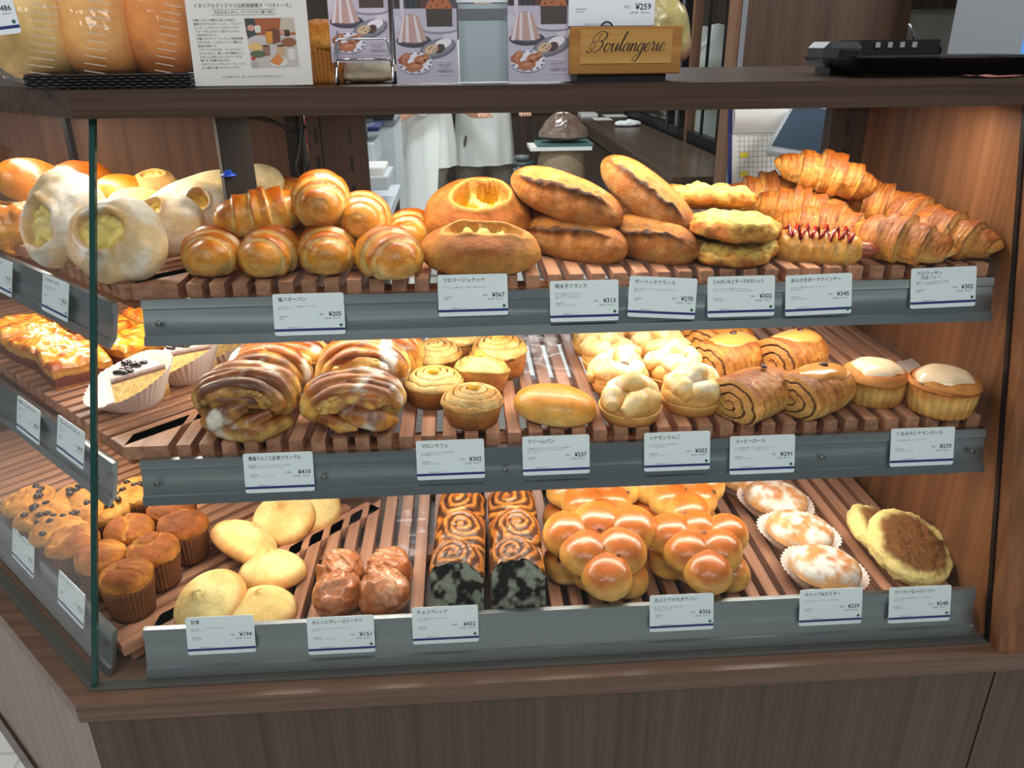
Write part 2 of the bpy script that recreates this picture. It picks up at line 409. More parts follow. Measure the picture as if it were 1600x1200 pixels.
for (o1, w, M_) in ((0.0, .0038, 0),):
    nb = np.cross(ax, np.array([1, 0, 0.])); 
    e = [A0 + np.array([-.0035, -.001, 0]), A0 + np.array([.0035, -.001, 0]), A0 + np.array([.0035, .006, 0]), A0 + np.array([-.0035, .006, 0])]
    V = e + [p + (A1 - A0) for p in e]
    mb.add(V, [(3, 2, 1, 0), (4, 5, 6, 7), (0, 1, 5, 4), (1, 2, 6, 5), (2, 3, 7, 6), (3, 0, 4, 7)])
ge = cpart(mb, 'glass_corner_edge', M_GEDGE)
# black gasket where the front glass meets the end panel
mb = MB(); p0 = np.array([PX, yg(DECK), DECK]); p1 = np.array([PX, yg(zt), zt])
for a, b_ in ((p0, p1),):
    V = [a + (-.003, -.004, 0), a + (.0, -.004, 0), a + (0, .004, 0), a + (-.003, .004, 0)]; V = V + [v + (b_ - a) for v in V]
    mb.add(V, [(3, 2, 1, 0), (4, 5, 6, 7), (0, 1, 5, 4), (1, 2, 6, 5), (2, 3, 7, 6), (3, 0, 4, 7)])
cpart(mb, 'gasket', M_BLACK)
# rear uprights with shelf slots
def upright(x0, x1, y, slots, mat=M_DARKWOOD):
    o = cpart(MB().box((x0, y, DECK), (x1, y + .03, TOPZ0), bev=.0015), 'upright', mat)
    mb = MB()
    for xs in slots:
        for k in range(14):
            z = DECK + .04 + k * .05
            mb.box((xs - .003, y - .0008, z), (xs + .003, y + .001, z + .026))
    s = mb.build('slots', M_BLACK, None, False); s.parent = o; s['kind'] = 'stuff'
M_UPR = wood('upright_laminate', (58, 40, 34), (84, 60, 50), 'Z', 1.0, .5, 40)
upright(-.240, -.166, 1.452, (-.1925,), M_UPR)
upright(-.268, -.243, 1.458, (-.252,), M_UPR)
upright(.668, PX, 1.452, (.700,), M_UPR)
RAIL_TOP_Z = 1.167
# square corner post at the bend, with a blue suction cap
post = thing('corner_post', 'dark brown square steel post standing at the bend of the shelves', 'post', (-.3135, 1.157, RAIL_TOP_Z), (0, 0, math.radians(22)))
MB().box((-.021, -.021, 0), (.021, .021, TOPZ0 - RAIL_TOP_Z), bev=.0015).build('tube', M_POST, post, False)
sp = on_y(357, 275, 1.13)
cap = MB(); cap.grid(np.array([[(r * math.cos(a), r * math.sin(a), z) for a in np.linspace(0, 2 * math.pi, 20, endpoint=False)] for r, z in ((0, 0), (.0105, 0), (.011, .0015), (.006, .004), (.004, .008), (0, .0085))]))
capo = cap.build('suction_cup', plain('blue_vinyl', (30, 74, 190), .3), None, True, sp, (0, 0, 0)); tag(capo, 'small blue suction cup stuck on the dark corner post', 'suction cup')

# ---- counter top
tc0 = (-0.4605, 1.02)
cb = (tc0[0] + .60 * t22, 1.62)
ct = MB().prism([tc0, (1.45, 1.02), (1.45, 1.62), cb, diag(cb, 1.2), diag(tc0, 1.2)], TOPZ0, TOPZ1).build('counter_top', M_TOP, None, False)
tag(ct, 'long dark brown wood-grain counter top running above the bread shelves', 'counter top')

# ---- slatted shelves
RAILS = dict(top=dict(z=1.167, yf=1.012, yr=1.000, rt=1.151, rb=1.094), middle=dict(z=.964, yf=.955, yr=.943, rt=.949, rb=.890), bottom=dict(z=.692, yf=.893, yr=.881, rt=.722, rb=.655))
SH = {k: v['z'] for k, v in RAILS.items()}
SL_W, PITCH_S, TH = .0185, .0294, .019
def clip_poly(poly, a, b, c):
    out = []
    for i in range(len(poly)):
        p, q = poly[i], poly[(i + 1) % len(poly)]
        dp, dq = a * p[0] + b * p[1] - c, a * q[0] + b * q[1] - c
        if dp <= 0: out.append(p)
        if dp * dq < 0: t = dp / (dp - dq); out.append((p[0] + t * (q[0] - p[0]), p[1] + t * (q[1] - p[1])))
    return out
def rail_mb(x0, x1, y, zt, zb):
    """bent steel price rail leaning back with the glass; local frame: x along, y inward"""
    mb = MB(); H = zt - zb; k = .26
    pr = [(0, H), (0, H * .80), (.003, H * .79), (.003, H * .20), (-.001, H * .19), (-.002, 0), (.0005, 0), (.008, H * .2), (.008, H)]
    P = np.array([[(x, y + py + k * (pz - H), zb + pz) for (py, pz) in pr] for x in (x0, x1)])
    n = len(pr)
    V = P.reshape(-1, 3)
    mb.add(V, [(i, (i + 1) % n, n + (i + 1) % n, n + i)[::-1] for i in range(n)] + [tuple(range(n)), tuple(range(2 * n - 1, n - 1, -1))])
    return mb
screw = MB(); screw.grid(np.array([[(r * math.cos(a), -y, r * math.sin(a)) for a in np.linspace(0, 2 * math.pi, 10, endpoint=False)] for r, y in ((0, .0012), (.0034, .0012), (.0042, 0), (0, 0))]))
SCREW = screw.mesh('screw', plain('dark_screw', (112, 114, 116), .35, .9))
slat_mesh = MB().box((-SL_W / 2, 0, -TH), (SL_W / 2, 1.0, 0), bev=.0009).mesh('slat', M_SLAT, False)
for nm, d in RAILS.items():
    z, yf = d['z'], d['yf']; yb = yf + .45
    desc = {'top': 'uppermost', 'middle': 'middle', 'bottom': 'lowest'}[nm]
    sh = thing('slatted_shelf', desc + ' straight slatted wooden shelf with steel price rail', 'shelf', (0.13, yf, z - TH))
    off = np.array([0.13, yf, z - TH])
    def spart(mb, name, mat, smooth=False):
        mb.v = [v - off for v in mb.v]; return mb.build(name, mat, sh, smooth)
    rl = spart(rail_mb(-.416 - (.02 if nm == 'middle' else .037 if nm == 'bottom' else 0), .720, d['yr'], d['rt'], d['rb']), 'front_rail', M_RAIL)
    for xs in {'top': (-.395,), 'middle': (-.415, -.197, .045, .485, .700), 'bottom': ()}[nm]:
        child('screw', SCREW, rl, np.array([xs, d['yr'] - .012, (d['rt'] + d['rb']) / 2]) - off, (math.radians(-15), 0, 0))
    c0 = yg(z) - xc(z) + .030          # front slats stay right of the line y - x = c0
    x = .7165
    i = 0
    while x > xc(z) + .03:
        x0, x1 = x - SL_W, x
        first = x - PITCH_S < -.405 - (.02 if nm == 'middle' else .037 if nm == 'bottom' else 0) + .02
        if first: x0 = x1 - .058
        poly = clip_poly([(x0, yf), (x1, yf), (x1, yb), (x0, yb)], -1, 1, c0)
        if len(poly) > 3 or (len(poly) == 3):
            if len(poly) == 4 and abs(max(p[1] for p in poly) - yb) < 1e-6 and abs(poly[2][1] - yb) < 1e-6 and abs(poly[3][1] - yb) < 1e-6:
                o = child('slat', slat_mesh, sh, np.array([(x0 + x1) / 2, yf, z]) - off); o.scale = (1, yb - yf, 1)
            else:
                spart(MB().prism(poly, z - TH, z), 'slat', M_SLAT)
        if first: break
        x -= PITCH_S; i += 1
    for yy in (yf + .012, yf + .20, yf + .42):
        xl = max(-.44, yy - c0 + .01)
        spart(MB().box((xl, yy, z - TH - .014), (.716, yy + .03, z - TH)), 'cross_bar', M_SLATX)
    # angled left shelf
    cz = np.array([xc(z), yg(z), 0.0])
    o0 = cz + ND * .036
    off2 = np.array([o0[0] - .4, o0[1] + .6, z - TH])
    sd = thing('slatted_shelf', desc + ' slatted shelf of the angled left end, seen through the side glass', 'shelf', off2)
    ang = math.atan2(ND[1], ND[0]) - math.pi / 2
    sl2 = MB().box((-SL_W / 2, 0, -TH), (SL_W / 2, .43, 0), bev=.0009).mesh('slat', M_SLAT, False)
    wide = MB().box((-.019, 0, -TH), (.019, .46, 0), bev=.0009).mesh('slat', M_SLAT, False)
    p = o0 + UD * .016; p[2] = z
    child('slat', wide, sd, p - off2, (0, 0, ang))
    for k in range(28):
        p = o0 + UD * (.016 + .019 + .0175 + k * PITCH_S); p[2] = z
        child('slat', sl2, sd, p - off2, (0, 0, ang))
    for q in (.01, .2, .38):
        mb = MB().box((0, 0, -TH - .014), (.85, .03, -TH))
        o = mb.build('cross_bar', M_SLATX, sd, False, (o0 + ND * q + np.array([0, 0, z])) - off2, (0, 0, math.pi * .75))
        o.location = [float(v) for v in (o0 + ND * (q + .03) + np.array([0, 0, z]) - off2)]
    zz = (d['rt'] + d['rb']) / 2
    cr_ = np.array([xc(zz), yg(zz), 0]) + ND * .030 + UD * .0
    rr = rail_mb(0, .85, 0, d['rt'] - d['z'] - .003, d['rb'] - d['z'] - .003)
    # local x runs back toward the corner: build mirrored so that y points inward
    for V in rr.v: V[:, 0] = V[:, 0] - .85
    ro = rr.build('front_rail', M_RAIL, sd, False, (cr_ + np.array([0, 0, z])) - off2, (0, 0, ang))
    child('screw', SCREW, ro, (-.03, -.012, zz - z), (math.radians(-15), 0, 0))
    # LED strip fixed behind the rail, lighting the shelf below
    if nm != 'bottom':
        zl = z - TH - .016
        ls = thing('led_strip', 'slim white LED strip fixed under the %s bread shelf' % desc, 'lamp', (.13, yf + .07, zl))
        MB().box((-.52, -.008, -.006), (.54, .008, .002)).build('housing', M_STEEL, ls, False)
        MB().box((-.51, -.006, -.0068), (.53, .006, -.006)).build('diffuser', plain('led_diffuser', (255, 250, 240), .5, emis=((255, 240, 215), 3.0)), ls, False)
        area_light('led_strip_light', (.13, yf + .07, zl - .009), (.13, yf + .12, zl - 1), 1.0, .02, LED_SHELF, (1, .92, .80))
        p = o0 + ND * .07 + UD * .32 + np.array([0, 0, zl])
        ls = thing('led_strip', 'slim white LED strip fixed under the %s angled left shelf' % desc, 'lamp', p, (0, 0, ang))
        MB().box((-.30, -.008, -.006), (.30, .008, .002)).build('housing', M_STEEL, ls, False)
        q = p + np.array([0, 0, -.009]); t = q + ND * .05 + np.array([0, 0, -1])
        l = area_light('led_strip_light', q, t, .55, .02, LED_SHELF * .55, (1, .9, .76))
        l.rotation_euler = (0, 0, ang)
zl = TOPZ0 - .0002
ls = thing('led_strip', 'long LED strip under the counter top above the uppermost bread', 'lamp', (.13, 1.10, zl))
MB().box((-.36, -.008, -.003), (.56, .008, .0)).build('housing', M_STEEL, ls, False)
area_light('led_strip_light', (.23, 1.10, zl - .005), (.23, 1.16, zl - 1), .9, .02, LED_TOP, (1, .92, .80))
p = np.array([xc(1.37), yg(1.37), 0]) + ND * .09 + UD * .35 + np.array([0, 0, zl])
ls = thing('led_strip', 'LED strip under the counter top above the angled left shelves', 'lamp', p, (0, 0, math.atan2(ND[1], ND[0]) - math.pi / 2))
MB().box((-.30, -.008, -.003), (.30, .008, .0)).build('housing', M_STEEL, ls, False)
l = area_light('led_strip_light', p + np.array([0, 0, -.009]), p + np.array([0, 0, -1]), .55, .02, LED_TOP * .62, (1, .93, .84)); l.rotation_euler = (0, 0, math.atan2(ND[1], ND[0]) - math.pi / 2)
# ================================================================== bread builders (origin at the middle of the base)
TAU = 2 * math.pi
def sph(nu, nv):
    th = np.linspace(0, math.pi, nv)[:, None] * np.ones((1, nu)); ph = np.linspace(0, TAU, nu, endpoint=False)[None, :] * np.ones((nv, 1))
    return th, ph
C_PALE, C_GOLD, C_BROWN, C_DARK, C_CRUMB = lin((238, 205, 140)), lin((214, 148, 72)), lin((176, 96, 38)), lin((92, 44, 18)), lin((246, 224, 168))
C_FLOUR, C_WHITE, C_YEL, C_SUGAR = lin((226, 206, 180)), lin((250, 246, 238)), lin((244, 196, 66)), lin((244, 236, 226))
B_GLOSS = bread_mat('glossy_crust', .38, .45, .15, .16, 55, .12, 160, .88, 1.04, .16)
B_CRUST = bread_mat('matt_crust', .58, .35, 0, .26, 75, .5, 220, .86, 1.03, .22)
B_FLAKY = bread_mat('flaky_pastry', .45, .45, .1, .26, 90, .4, 240, .88, 1.03, .18)
B_SOFT = bread_mat('soft_dough', .62, .3, 0, .14, 60, .25, 260, .94, 1.0, .12)
B_WET = bread_mat('wet_glaze', .12, .6, .7, .2, 50, .25, 90)
B_CRUMB = bread_mat('open_crumb', .75, .3, 0, .3, 120, .6, 200)
M_ICING = bread_mat('sugar_icing', .22, .6, .5, .05, 40, .08, 120)
M_CUP = bread_mat('pleated_paper', .75, .2, 0, .04, 60, .05, 300)
M_BEAN = plain('roasted_bean', (58, 26, 14), .3, 0, .5, .3)
M_RAISIN = plain('raisin', (70, 32, 18), .4)
M_CHIP = plain('dark_chocolate', (44, 24, 18), .35)
M_CHEST = plain('candied_chestnut', (236, 178, 48), .25, 0, .5, .4, var=.15, vscale=90)

def bun(rx, ry, h, seed=0, top=C_BROWN, side=C_GOLD, bot=C_PALE, lump=.04, hb=.3, nu=56, nv=40, sq=2.3, fx=None, spots=.5, lf=18):
    """domed bun; returns P, C grids"""
    th, ph = sph(nu, nv)
    ct, st = np.cos(th), np.sin(th)
    e = 2 / sq
    stt = np.abs(st) ** e
    x = rx * stt * np.cos(ph); y = ry * stt * np.sin(ph)
    z = np.where(ct > 0, np.abs(ct) ** e * h * (1 - hb), -np.abs(ct) ** e * h * hb) + h * hb
    P = np.stack([x, y, z], -1)
    n = P - np.array([0, 0, h * hb]); n = n / (np.linalg.norm(n, axis=-1, keepdims=True) + 1e-9)
    d = (fbm(P, lf, seed) - .5) * 2 * lump * min(rx, ry)
    d = np.where(ct < -.7, 0, d)
    P = P + n * d[..., None]
    zz = P[..., 2] / h
    nz = fbm(P, 30, seed + 5)
    k = zz + (nz - .5) * spots
    C = cmix(cmix(np.broadcast_to(bot, P.shape), side, sstep(.12, .42, k)), top, sstep(.5, .95, k))
    C = C * (0.92 + .16 * noise(P, 60, seed + 9))[..., None]
    return P, C
def finish(mb, name, mat, label, cat, group, loc, rot=(0, 0, 0), parent=None):
    o = mb.build(name, mat, parent, True, loc, rot)
    if parent is None: tag(o, label, cat, group)
    return o

def roll_grid(L, W, H, n=3.0, step=.14, seed=0, bend=0.0, prof=(2.2, .62), cols=(C_BROWN, C_GOLD, C_CRUMB), nu=60, nv=110, slant=.35, streak=0.0, croiss=False, asym=0.0):
    t = np.sin(np.linspace(-1, 1, nv) * math.pi / 2)[:, None] * np.ones((1, nu))
    ph = np.linspace(0, TAU, nu, endpoint=False)[None, :] * np.ones((nv, 1))
    r0 = np.maximum(1 - np.abs(t) ** prof[0], 0) ** prof[1]
    s = (np.abs(t - asym) * n / (1 + abs(asym)) + slant * .5 * np.sin(ph + seed) * np.abs(t) ** .5 + .5)
    k = np.floor(s); f = s - k
    ridge = step * (f ** 1.2 - .5) * np.where(np.abs(t) < .97, 1, 0)
    Pn = np.stack([t * 3, np.cos(ph), np.sin(ph)], -1)
    nz = fbm(Pn, 2.2, seed)
    r = r0 * (1 + ridge + (nz - .5) * .12)
    if streak:
        r = r * (1 + streak * (noise(np.stack([s * 9, ph * .8, 0 * s], -1), 1.0, seed + 3) - .5))
    y = W / 2 * r * np.cos(ph); z = H / 2 * r * np.sin(ph)
    z = np.where(z < -.32 * H, -.32 * H + (z + .32 * H) * .25, z)
    x = L / 2 * t
    y = y + bend * (t ** 2)
    P = np.stack([x, y, z], -1)
    up = np.clip(np.sin(ph) * .5 + .5, 0, 1)
    kk = up * .75 + (nz - .5) * .5 + .25 * f
    if croiss:
        st = noise(np.stack([s * 22, ph * 1.4, 0 * s], -1), 1.0, seed + 7)
        C = cmix(cmix(np.broadcast_to(cols[2], P.shape), cols[1], sstep(.05, .4, kk)), cols[0], sstep(.45, .95, kk + (st - .5) * .7))
        C = cmix(C, cols[2], sstep(.12, .0, f) * .55)
        C = cmix(C, lin((110, 52, 18)), sstep(.84, .98, f) * sstep(.35, .8, up) * .5)
    else:
        C = cmix(cmix(np.broadcast_to(cols[2], P.shape), cols[1], sstep(.25, .55, kk)), cols[0], sstep(.55, .95, kk))
        C = cmix(C, cols[2], sstep(.16, .02, f) * .65 * sstep(.05, .2, np.abs(t)))
    if not croiss: C = cmix(C, cols[1], sstep(.72, .95, np.abs(t)) * .75)
    zmin = P[..., 2].min(); P[..., 2] -= zmin
    return P, C, H - 0
def mk_roll(label, loc, rot, L=.115, W=.078, H=.07, seed=0, n=2.6):
    P, C, _ = roll_grid(L, W, H, n, .17, seed, 0, (2.4, .55), (lin((172, 84, 26)), lin((216, 146, 62)), lin((240, 208, 136))), slant=.5)
    return finish(MB().grid(P, C), 'butter_roll', B_GLOSS, label, 'bread roll', 'salted butter rolls on the uppermost shelf', loc, rot)
def mk_croissant(label, loc, rot, L=.165, W=.074, H=.064, seed=0, bend=.012):
    P, C, _ = roll_grid(L, W, H, 2.9, .30, seed, bend, (1.55, .66), (lin((160, 82, 30)), lin((214, 140, 66)), lin((240, 192, 116))), nu=80, nv=190, slant=.45, streak=.05, croiss=True)
    P = P + (fbm(P, 120, seed)[..., None] - .5) * .0022
    return finish(MB().grid(P, C), 'croissant', B_FLAKY, label, 'croissant', 'croissants piled on the uppermost shelf', loc, rot)

def mk_baton(name, label, loc, rot, L=.15, W=.072, H=.062, seed=0, tone=1.0, a0=.0, slope=.55, group=None):
    nu, nv = 84, 90
    t = np.sin(np.linspace(-1, 1, nv) * math.pi / 2)[:, None] * np.ones((1, nu)); ph = np.linspace(-math.pi / 2, 1.5 * math.pi, nu, endpoint=False)[None, :] * np.ones((nv, 1))
    r = np.maximum(1 - np.abs(t) ** 2.6, 0) ** .52
    Pn = np.stack([t * 2.2, np.cos(ph), np.sin(ph)], -1); nz = fbm(Pn, 2.5, seed)
    d = (ph - math.pi / 2) - (a0 + slope * t) + (noise(Pn, 5, seed + 4) - .5) * .22
    w = sstep(.92, .6, np.abs(t + .05))
    ear = np.exp(-((d + .10) / .11) ** 2) * w; opened = sstep(0, .08, d) * sstep(.95, .75, d) * w
    r = r * (1 + .20 * ear - .09 * opened * sstep(.5, .1, d) + (nz - .5) * .08 + opened * .03 * (noise(Pn, 14, seed) - .5))
    y = -W / 2 * r * np.cos(ph); z = H / 2 * r * np.sin(ph)
    z = np.where(z < -.34 * H, -.34 * H + (z + .34 * H) * .2, z)
    P = np.stack([L / 2 * t, y, z], -1)
    up = np.sin(ph) * .5 + .5
    kk = up * .8 + (nz - .5) * .6
    crust = cmix(cmix(np.broadcast_to(lin((206, 150, 88)), P.shape), lin((190, 116, 54)), sstep(.2, .5, kk)), lin((156, 84, 34)), sstep(.55, .95, kk)) * tone
    C = cmix(crust, lin((206, 136, 66)), opened * (.65 + .3 * noise(Pn, 9, seed + 2)))
    C = cmix(C, lin((64, 30, 16)), np.clip(np.exp(-((d + .09) / .13) ** 2) * w * (.6 + .8 * noise(Pn, 4, seed + 8)), 0, 1))
    C = cmix(C, C_FLOUR, sstep(.62, .8, noise(Pn, 6, seed + 12)) * .12)
    P[..., 2] -= P[..., 2].min()
    return finish(MB().grid(P, C), name, B_CRUST, label, 'bread', group, loc, rot)

def mk_hole(name, label, loc, rot, rx, ry, h, seed=0, hole=(0, -.1, .58, .36), depth=.5, crust=(C_BROWN, C_GOLD, C_PALE), fill=lin((246, 196, 70)), flour=0.0, cat='bread', group=None, mat=None, rimc=lin((226, 168, 92))):
    """round loaf torn open on top with cheese filling showing"""
    P, C = bun(rx, ry, h, seed, *crust, lump=.12 if not flour else .22, hb=.35, nu=110, nv=84)
    X, Y, Z = P[..., 0] / rx, P[..., 1] / ry, P[..., 2] / h
    wob = (fbm(P, 30, seed + 3) - .5) * .9
    q = np.sqrt(((X - hole[0]) / hole[2]) ** 2 + ((Y - hole[1]) / hole[3]) ** 2) + wob * .5
    top = sstep(.35, .5, Z)
    ins = sstep(1.0, .85, q) * top; rim = np.exp(-((q - 1.08) / .12) ** 2) * top
    lum = sstep(.3, .7, fbm(P, 85, seed + 2))
    P[..., 2] += h * (rim * (.02 + .07 * noise(P, 50, seed + 6)) - ins * depth * (1.05 - .45 * lum))
    C = cmix(C, rimc, rim * .7)
    fc = cmix(np.broadcast_to(fill, P.shape), lin((252, 226, 130)), sstep(.4, .7, lum)); fc = cmix(fc, lin((214, 132, 40)), sstep(.72, .95, q) * .6)
    C = cmix(C, fc, ins)
    if flour:
        C = cmix(C, C_SUGAR, np.clip(flour * sstep(.38, .66, fbm(P, 34, seed + 20, 4)) * (1 - ins), 0, 1))
    return finish(MB().grid(P, C), name, mat or B_CRUST, label, cat, group, loc, rot)

def mk_galette(label, loc, rot, rx=.075, ry=.062, h=.026, seed=0):
    P, C = bun(rx, ry, h, seed, lin((250, 222, 120)), lin((222, 160, 78)), lin((206, 140, 70)), lump=.20, hb=.45, nu=96, nv=52, sq=2.7, lf=34)
    X, Y = P[..., 0] / rx, P[..., 1] / ry
    top = sstep(.4, .8, P[..., 2] / h)
    P[..., 2] += top * (fbm(P, 48, seed) - .5) * .018
    nz = fbm(P, 34, seed + 3)
    rr = np.sqrt(X ** 2 + Y ** 2)
    C = cmix(C, lin((196, 104, 40)), sstep(.5, .68, nz) * .8 * sstep(.2, .8, rr)); C = cmix(C, lin((252, 232, 150)), sstep(.55, .75, fbm(P, 48, seed + 8)) * top * .8)
    C = cmix(C, lin((150, 70, 28)), sstep(.60, .68, noise(P, 150, seed)) * .55)
    return finish(MB().grid(P, C), 'cheese_galette', B_CRUST, label, 'bread', 'potato and cheese galettes', loc, rot)

def mk_sausage(label, loc, rot, L=.125, W=.052, H=.046, seed=0):
    root = thing('sausage_roll', label, 'sausage roll', loc, rot)
    P, C, _ = roll_grid(L, W, H, 4, .08, seed, 0, (4.0, .42), (lin((214, 138, 60)), lin((232, 172, 92)), lin((244, 210, 140))), slant=.2)
    MB().grid(P, C).build('dough', B_GLOSS, root)
    pts = [(x, 0, H * .42) for x in np.linspace(-L * .60, L * .66, 14)]
    MB().tube(pts, [.003] + [.0105] * 12 + [.003], None, 14).build('sausage', plain('grilled_sausage', (156, 78, 50), .3, 0, .5, .3), root)
    pz = [(x, W * .30 * math.sin(i * 1.75), H * .86 + .0022 + .004 * math.cos(i * 1.75)) for i, x in enumerate(np.linspace(-L * .36, L * .36, 26))]
    MB().tube(pz, .0026, None, 7).build('ketchup', plain('ketchup', (150, 24, 22), .25, 0, .5, .4), root)
    return root

def rope(mb, pts, rad, seed=0, cols=(C_BROWN, C_GOLD), nu=18, flat=1.0, streak=0.0):
    pts = np.asarray(pts, float)
    n = len(pts)
    # resample smoothly
    tt = np.linspace(0, n - 1, 40); p2 = np.stack([np.interp(tt, range(n), pts[:, i]) for i in range(3)], -1)
    for _ in range(3): p2[1:-1] = (p2[:-2] + 2 * p2[1:-1] + p2[2:]) / 4
    rd = np.interp(tt, range(n), rad)
    m0 = MB(); m0.tube(p2, rd, None, nu)
    V = m0.v[0]
    nz = fbm(V, 45, seed)
    V = V + (nz[:, None] - .5) * .3 * rd.mean()
    z = V[:, 2]; k = sstep(z.min(), z.max(), z) * .7 + (nz - .5) * 1.1 + .1
    C = cmix(np.broadcast_to(cols[1], V.shape), cols[0], sstep(.36, .82, k))
    if streak: C = cmix(C, lin((92, 50, 22)), sstep(.55, .8, noise(V * np.array([1, 1, 3.]), 90, seed)) * streak)
    mb.add(V, m0.f, C)
def powder(mb, seed, thr=.58, amt=.95, zmin=.35, freq=36):
    V = np.concatenate(mb.v); zr = (V[:, 2] - V[:, 2].min()) / np.ptp(V[:, 2])
    m = sstep(thr, thr + .1, fbm(V, freq, seed)) * sstep(zmin, zmin + .2, zr) * amt
    i = 0
    for j in range(len(mb.c)):
        n = len(mb.c[j]); mb.c[j] = cmix(mb.c[j], C_SUGAR, m[i:i + n]); i += n
def mk_twist(label, loc, rot, w=.145, d=.075, h=.105, seed=0, var=0):
    """apple twist standing on edge: laminated ropes curling around a torn, tea-speckled middle"""
    mb = MB(); rn = random.Random(seed)
    P, C = bun(w * .45, d * .42, h * .88, seed, lin((170, 112, 44)), lin((196, 150, 78)), lin((160, 100, 44)), lump=.22, hb=.45, lf=44, nu=80, nv=60)
    nz = fbm(P, 60, seed + 1); C = cmix(C, lin((168, 150, 84)), sstep(.42, .6, nz) * .7); C = cmix(C, lin((84, 62, 34)), sstep(.62, .72, noise(P, 170, seed)) * .6)
    mb.grid(P, C)
    sets = ((lin((150, 76, 28)), lin((228, 170, 90))), (lin((170, 92, 36)), lin((238, 192, 114))), (lin((112, 54, 22)), lin((206, 142, 70))))
    def arc(rx, rz, a0, a1, y0, y1, cz, n=10): return [(rx * math.cos(a), y0 + (y1 - y0) * i / (n - 1), cz + rz * math.sin(a)) for i, a in enumerate(np.linspace(a0, a1, n))]
    fl = 1 if var else -1
    for i, (rx, rz, a0, a1, y0, y1, rr) in enumerate(((.42, .42, -.5, 3.75, .10, -.10, .0135), (.40, .40, -.2, 3.55, -.22, .16, .012), (.345, .335, .15, 3.6, -.30, -.24, .0125), (.27, .25, .3, 3.3, -.42, -.30, .0115), (.40, .40, -.4, 3.6, .30, .34, .0135), (.20, .17, .2, 3.0, -.48, -.42, .009))):
        pts = [(fl * x, y, max(z, .012)) for x, y, z in arc(w * rx, h * rz, a0, a1, d * y0, d * y1, h * .50)]
        rope(mb, pts, [rr * .55] + [rr * (1 + .12 * math.sin(k * 1.7 + i)) for k in range(8)] + [rr * .5], seed + i, sets[(i + var) % 3], streak=.35)
    for i, q in enumerate((((-.42, -.10, .16), (-.20, -.46, .13), (.08, -.48, .16), (.34, -.24, .13)), ((-.10, -.44, .58), (.06, -.54, .46), (.22, -.48, .32), (.36, -.22, .17)), ((-.30, -.36, .42), (-.12, -.52, .30), (.04, -.52, .27)))):
        if var and i == 0: continue
        rope(mb, [(fl * a * w, b * d, c * h) for a, b, c in q], ([.010, .016, .016, .009] if i < 2 else [.007, .011, .007])[:len(q)], seed + 20 + i, sets[(i + 1) % 3], streak=.4)
    for i in range(9):
        a = rn.uniform(.2, 2.9); P2, C2 = bun(.006, .005, .007, i, lin((214, 170, 100)), lin((196, 140, 70)), lin((180, 120, 60)), lump=.4, lf=140, nu=12, nv=8)
        mb.grid(P2 + np.array([w * .30 * math.cos(a), -d * .42, h * .48 + h * .30 * math.sin(a)]), C2)
    if seed in (71, 73): mb.c = [c * .72 for c in mb.c]
    powder(mb, seed + 31, .63, .85, .02, 34)
    return finish(mb, 'apple_twist', bread_mat('twist_crust', .38, .45, .2, .3, 80, .25, 170, .92, 1.05, .2), label, 'bread', 'apple and tea crumble twists', loc, rot)

def cup_body(mb, r0, r1, h, cols, flute=0, seed=0, nu=96, nz_=14, amp=.02):
    z = np.linspace(0, h, nz_)[:, None] * np.ones((1, nu)); a = np.linspace(0, TAU, nu, endpoint=False)[None, :] * np.ones((nz_, 1))
    r = r0 + (r1 - r0) * (z / h) ** .8
    r = r * (1 + (amp * np.cos(a * flute) if flute else 0))
    P = np.stack([r * np.cos(a), r * np.sin(a), z], -1)
    r2 = fbm(P, 30, seed); P[..., :2] *= (1 + (r2[..., None] - .5) * .05)
    k = z / h + (r2 - .5) * .8
    C = cmix(cmix(np.broadcast_to(cols[0], P.shape), cols[1], sstep(.1, .5, k)), cols[2], sstep(.6, 1.0, k))
    if flute: C = C * (1 - .16 * (np.cos(a * flute) < -.2)[..., None])
    P = np.concatenate([np.zeros((1, nu, 3)), P, np.tile([[[0, 0, h * .9]]], (1, nu, 1))]); C = np.concatenate([C[:1], C, C[-1:]])
    mb.grid(P, C)
def swirl_top(mb, R, z0, h, turns, seed, cols, depth=.2, nu=110, nr=60, wave=.1, line=.5):
    rr = np.linspace(0, 1, nr)[:, None] * np.ones((1, nu)); a = np.linspace(0, TAU, nu, endpoint=False)[None, :] * np.ones((nr, 1))
    Pn = np.stack([rr * np.cos(a), rr * np.sin(a), 0 * a], -1)
    s = rr * turns - a / TAU + (noise(Pn, 3, seed) - .5) * wave * 3
    f = s - np.floor(s)
    z = z0 + h * np.maximum(1 - rr ** 2.4, 0) ** .6 - h * depth * np.exp(-((f - .5) / .5) ** 2 * 0) * np.where(f < .18, 1 - f / .18, 0) * sstep(.0, .2, rr) * sstep(1.0, .9, rr)
    z = z + h * .10 * np.sin(f * math.pi)
    P = np.stack([R * rr * np.cos(a), R * rr * np.sin(a), z], -1)
    nz = fbm(P, 40, seed)
    C = cmix(np.broadcast_to(cols[1], P.shape), cols[0], sstep(.35, .7, nz + (f - .5) * .4))
    C = cmix(C, cols[2], np.where(f < .16, line, 0) * sstep(.06, .15, rr))
    P = np.concatenate([P, np.tile([[[0, 0, z0]]], (1, nu, 1))]); C = np.concatenate([C, C[-1:]])
    mb.grid(P[::1], C)
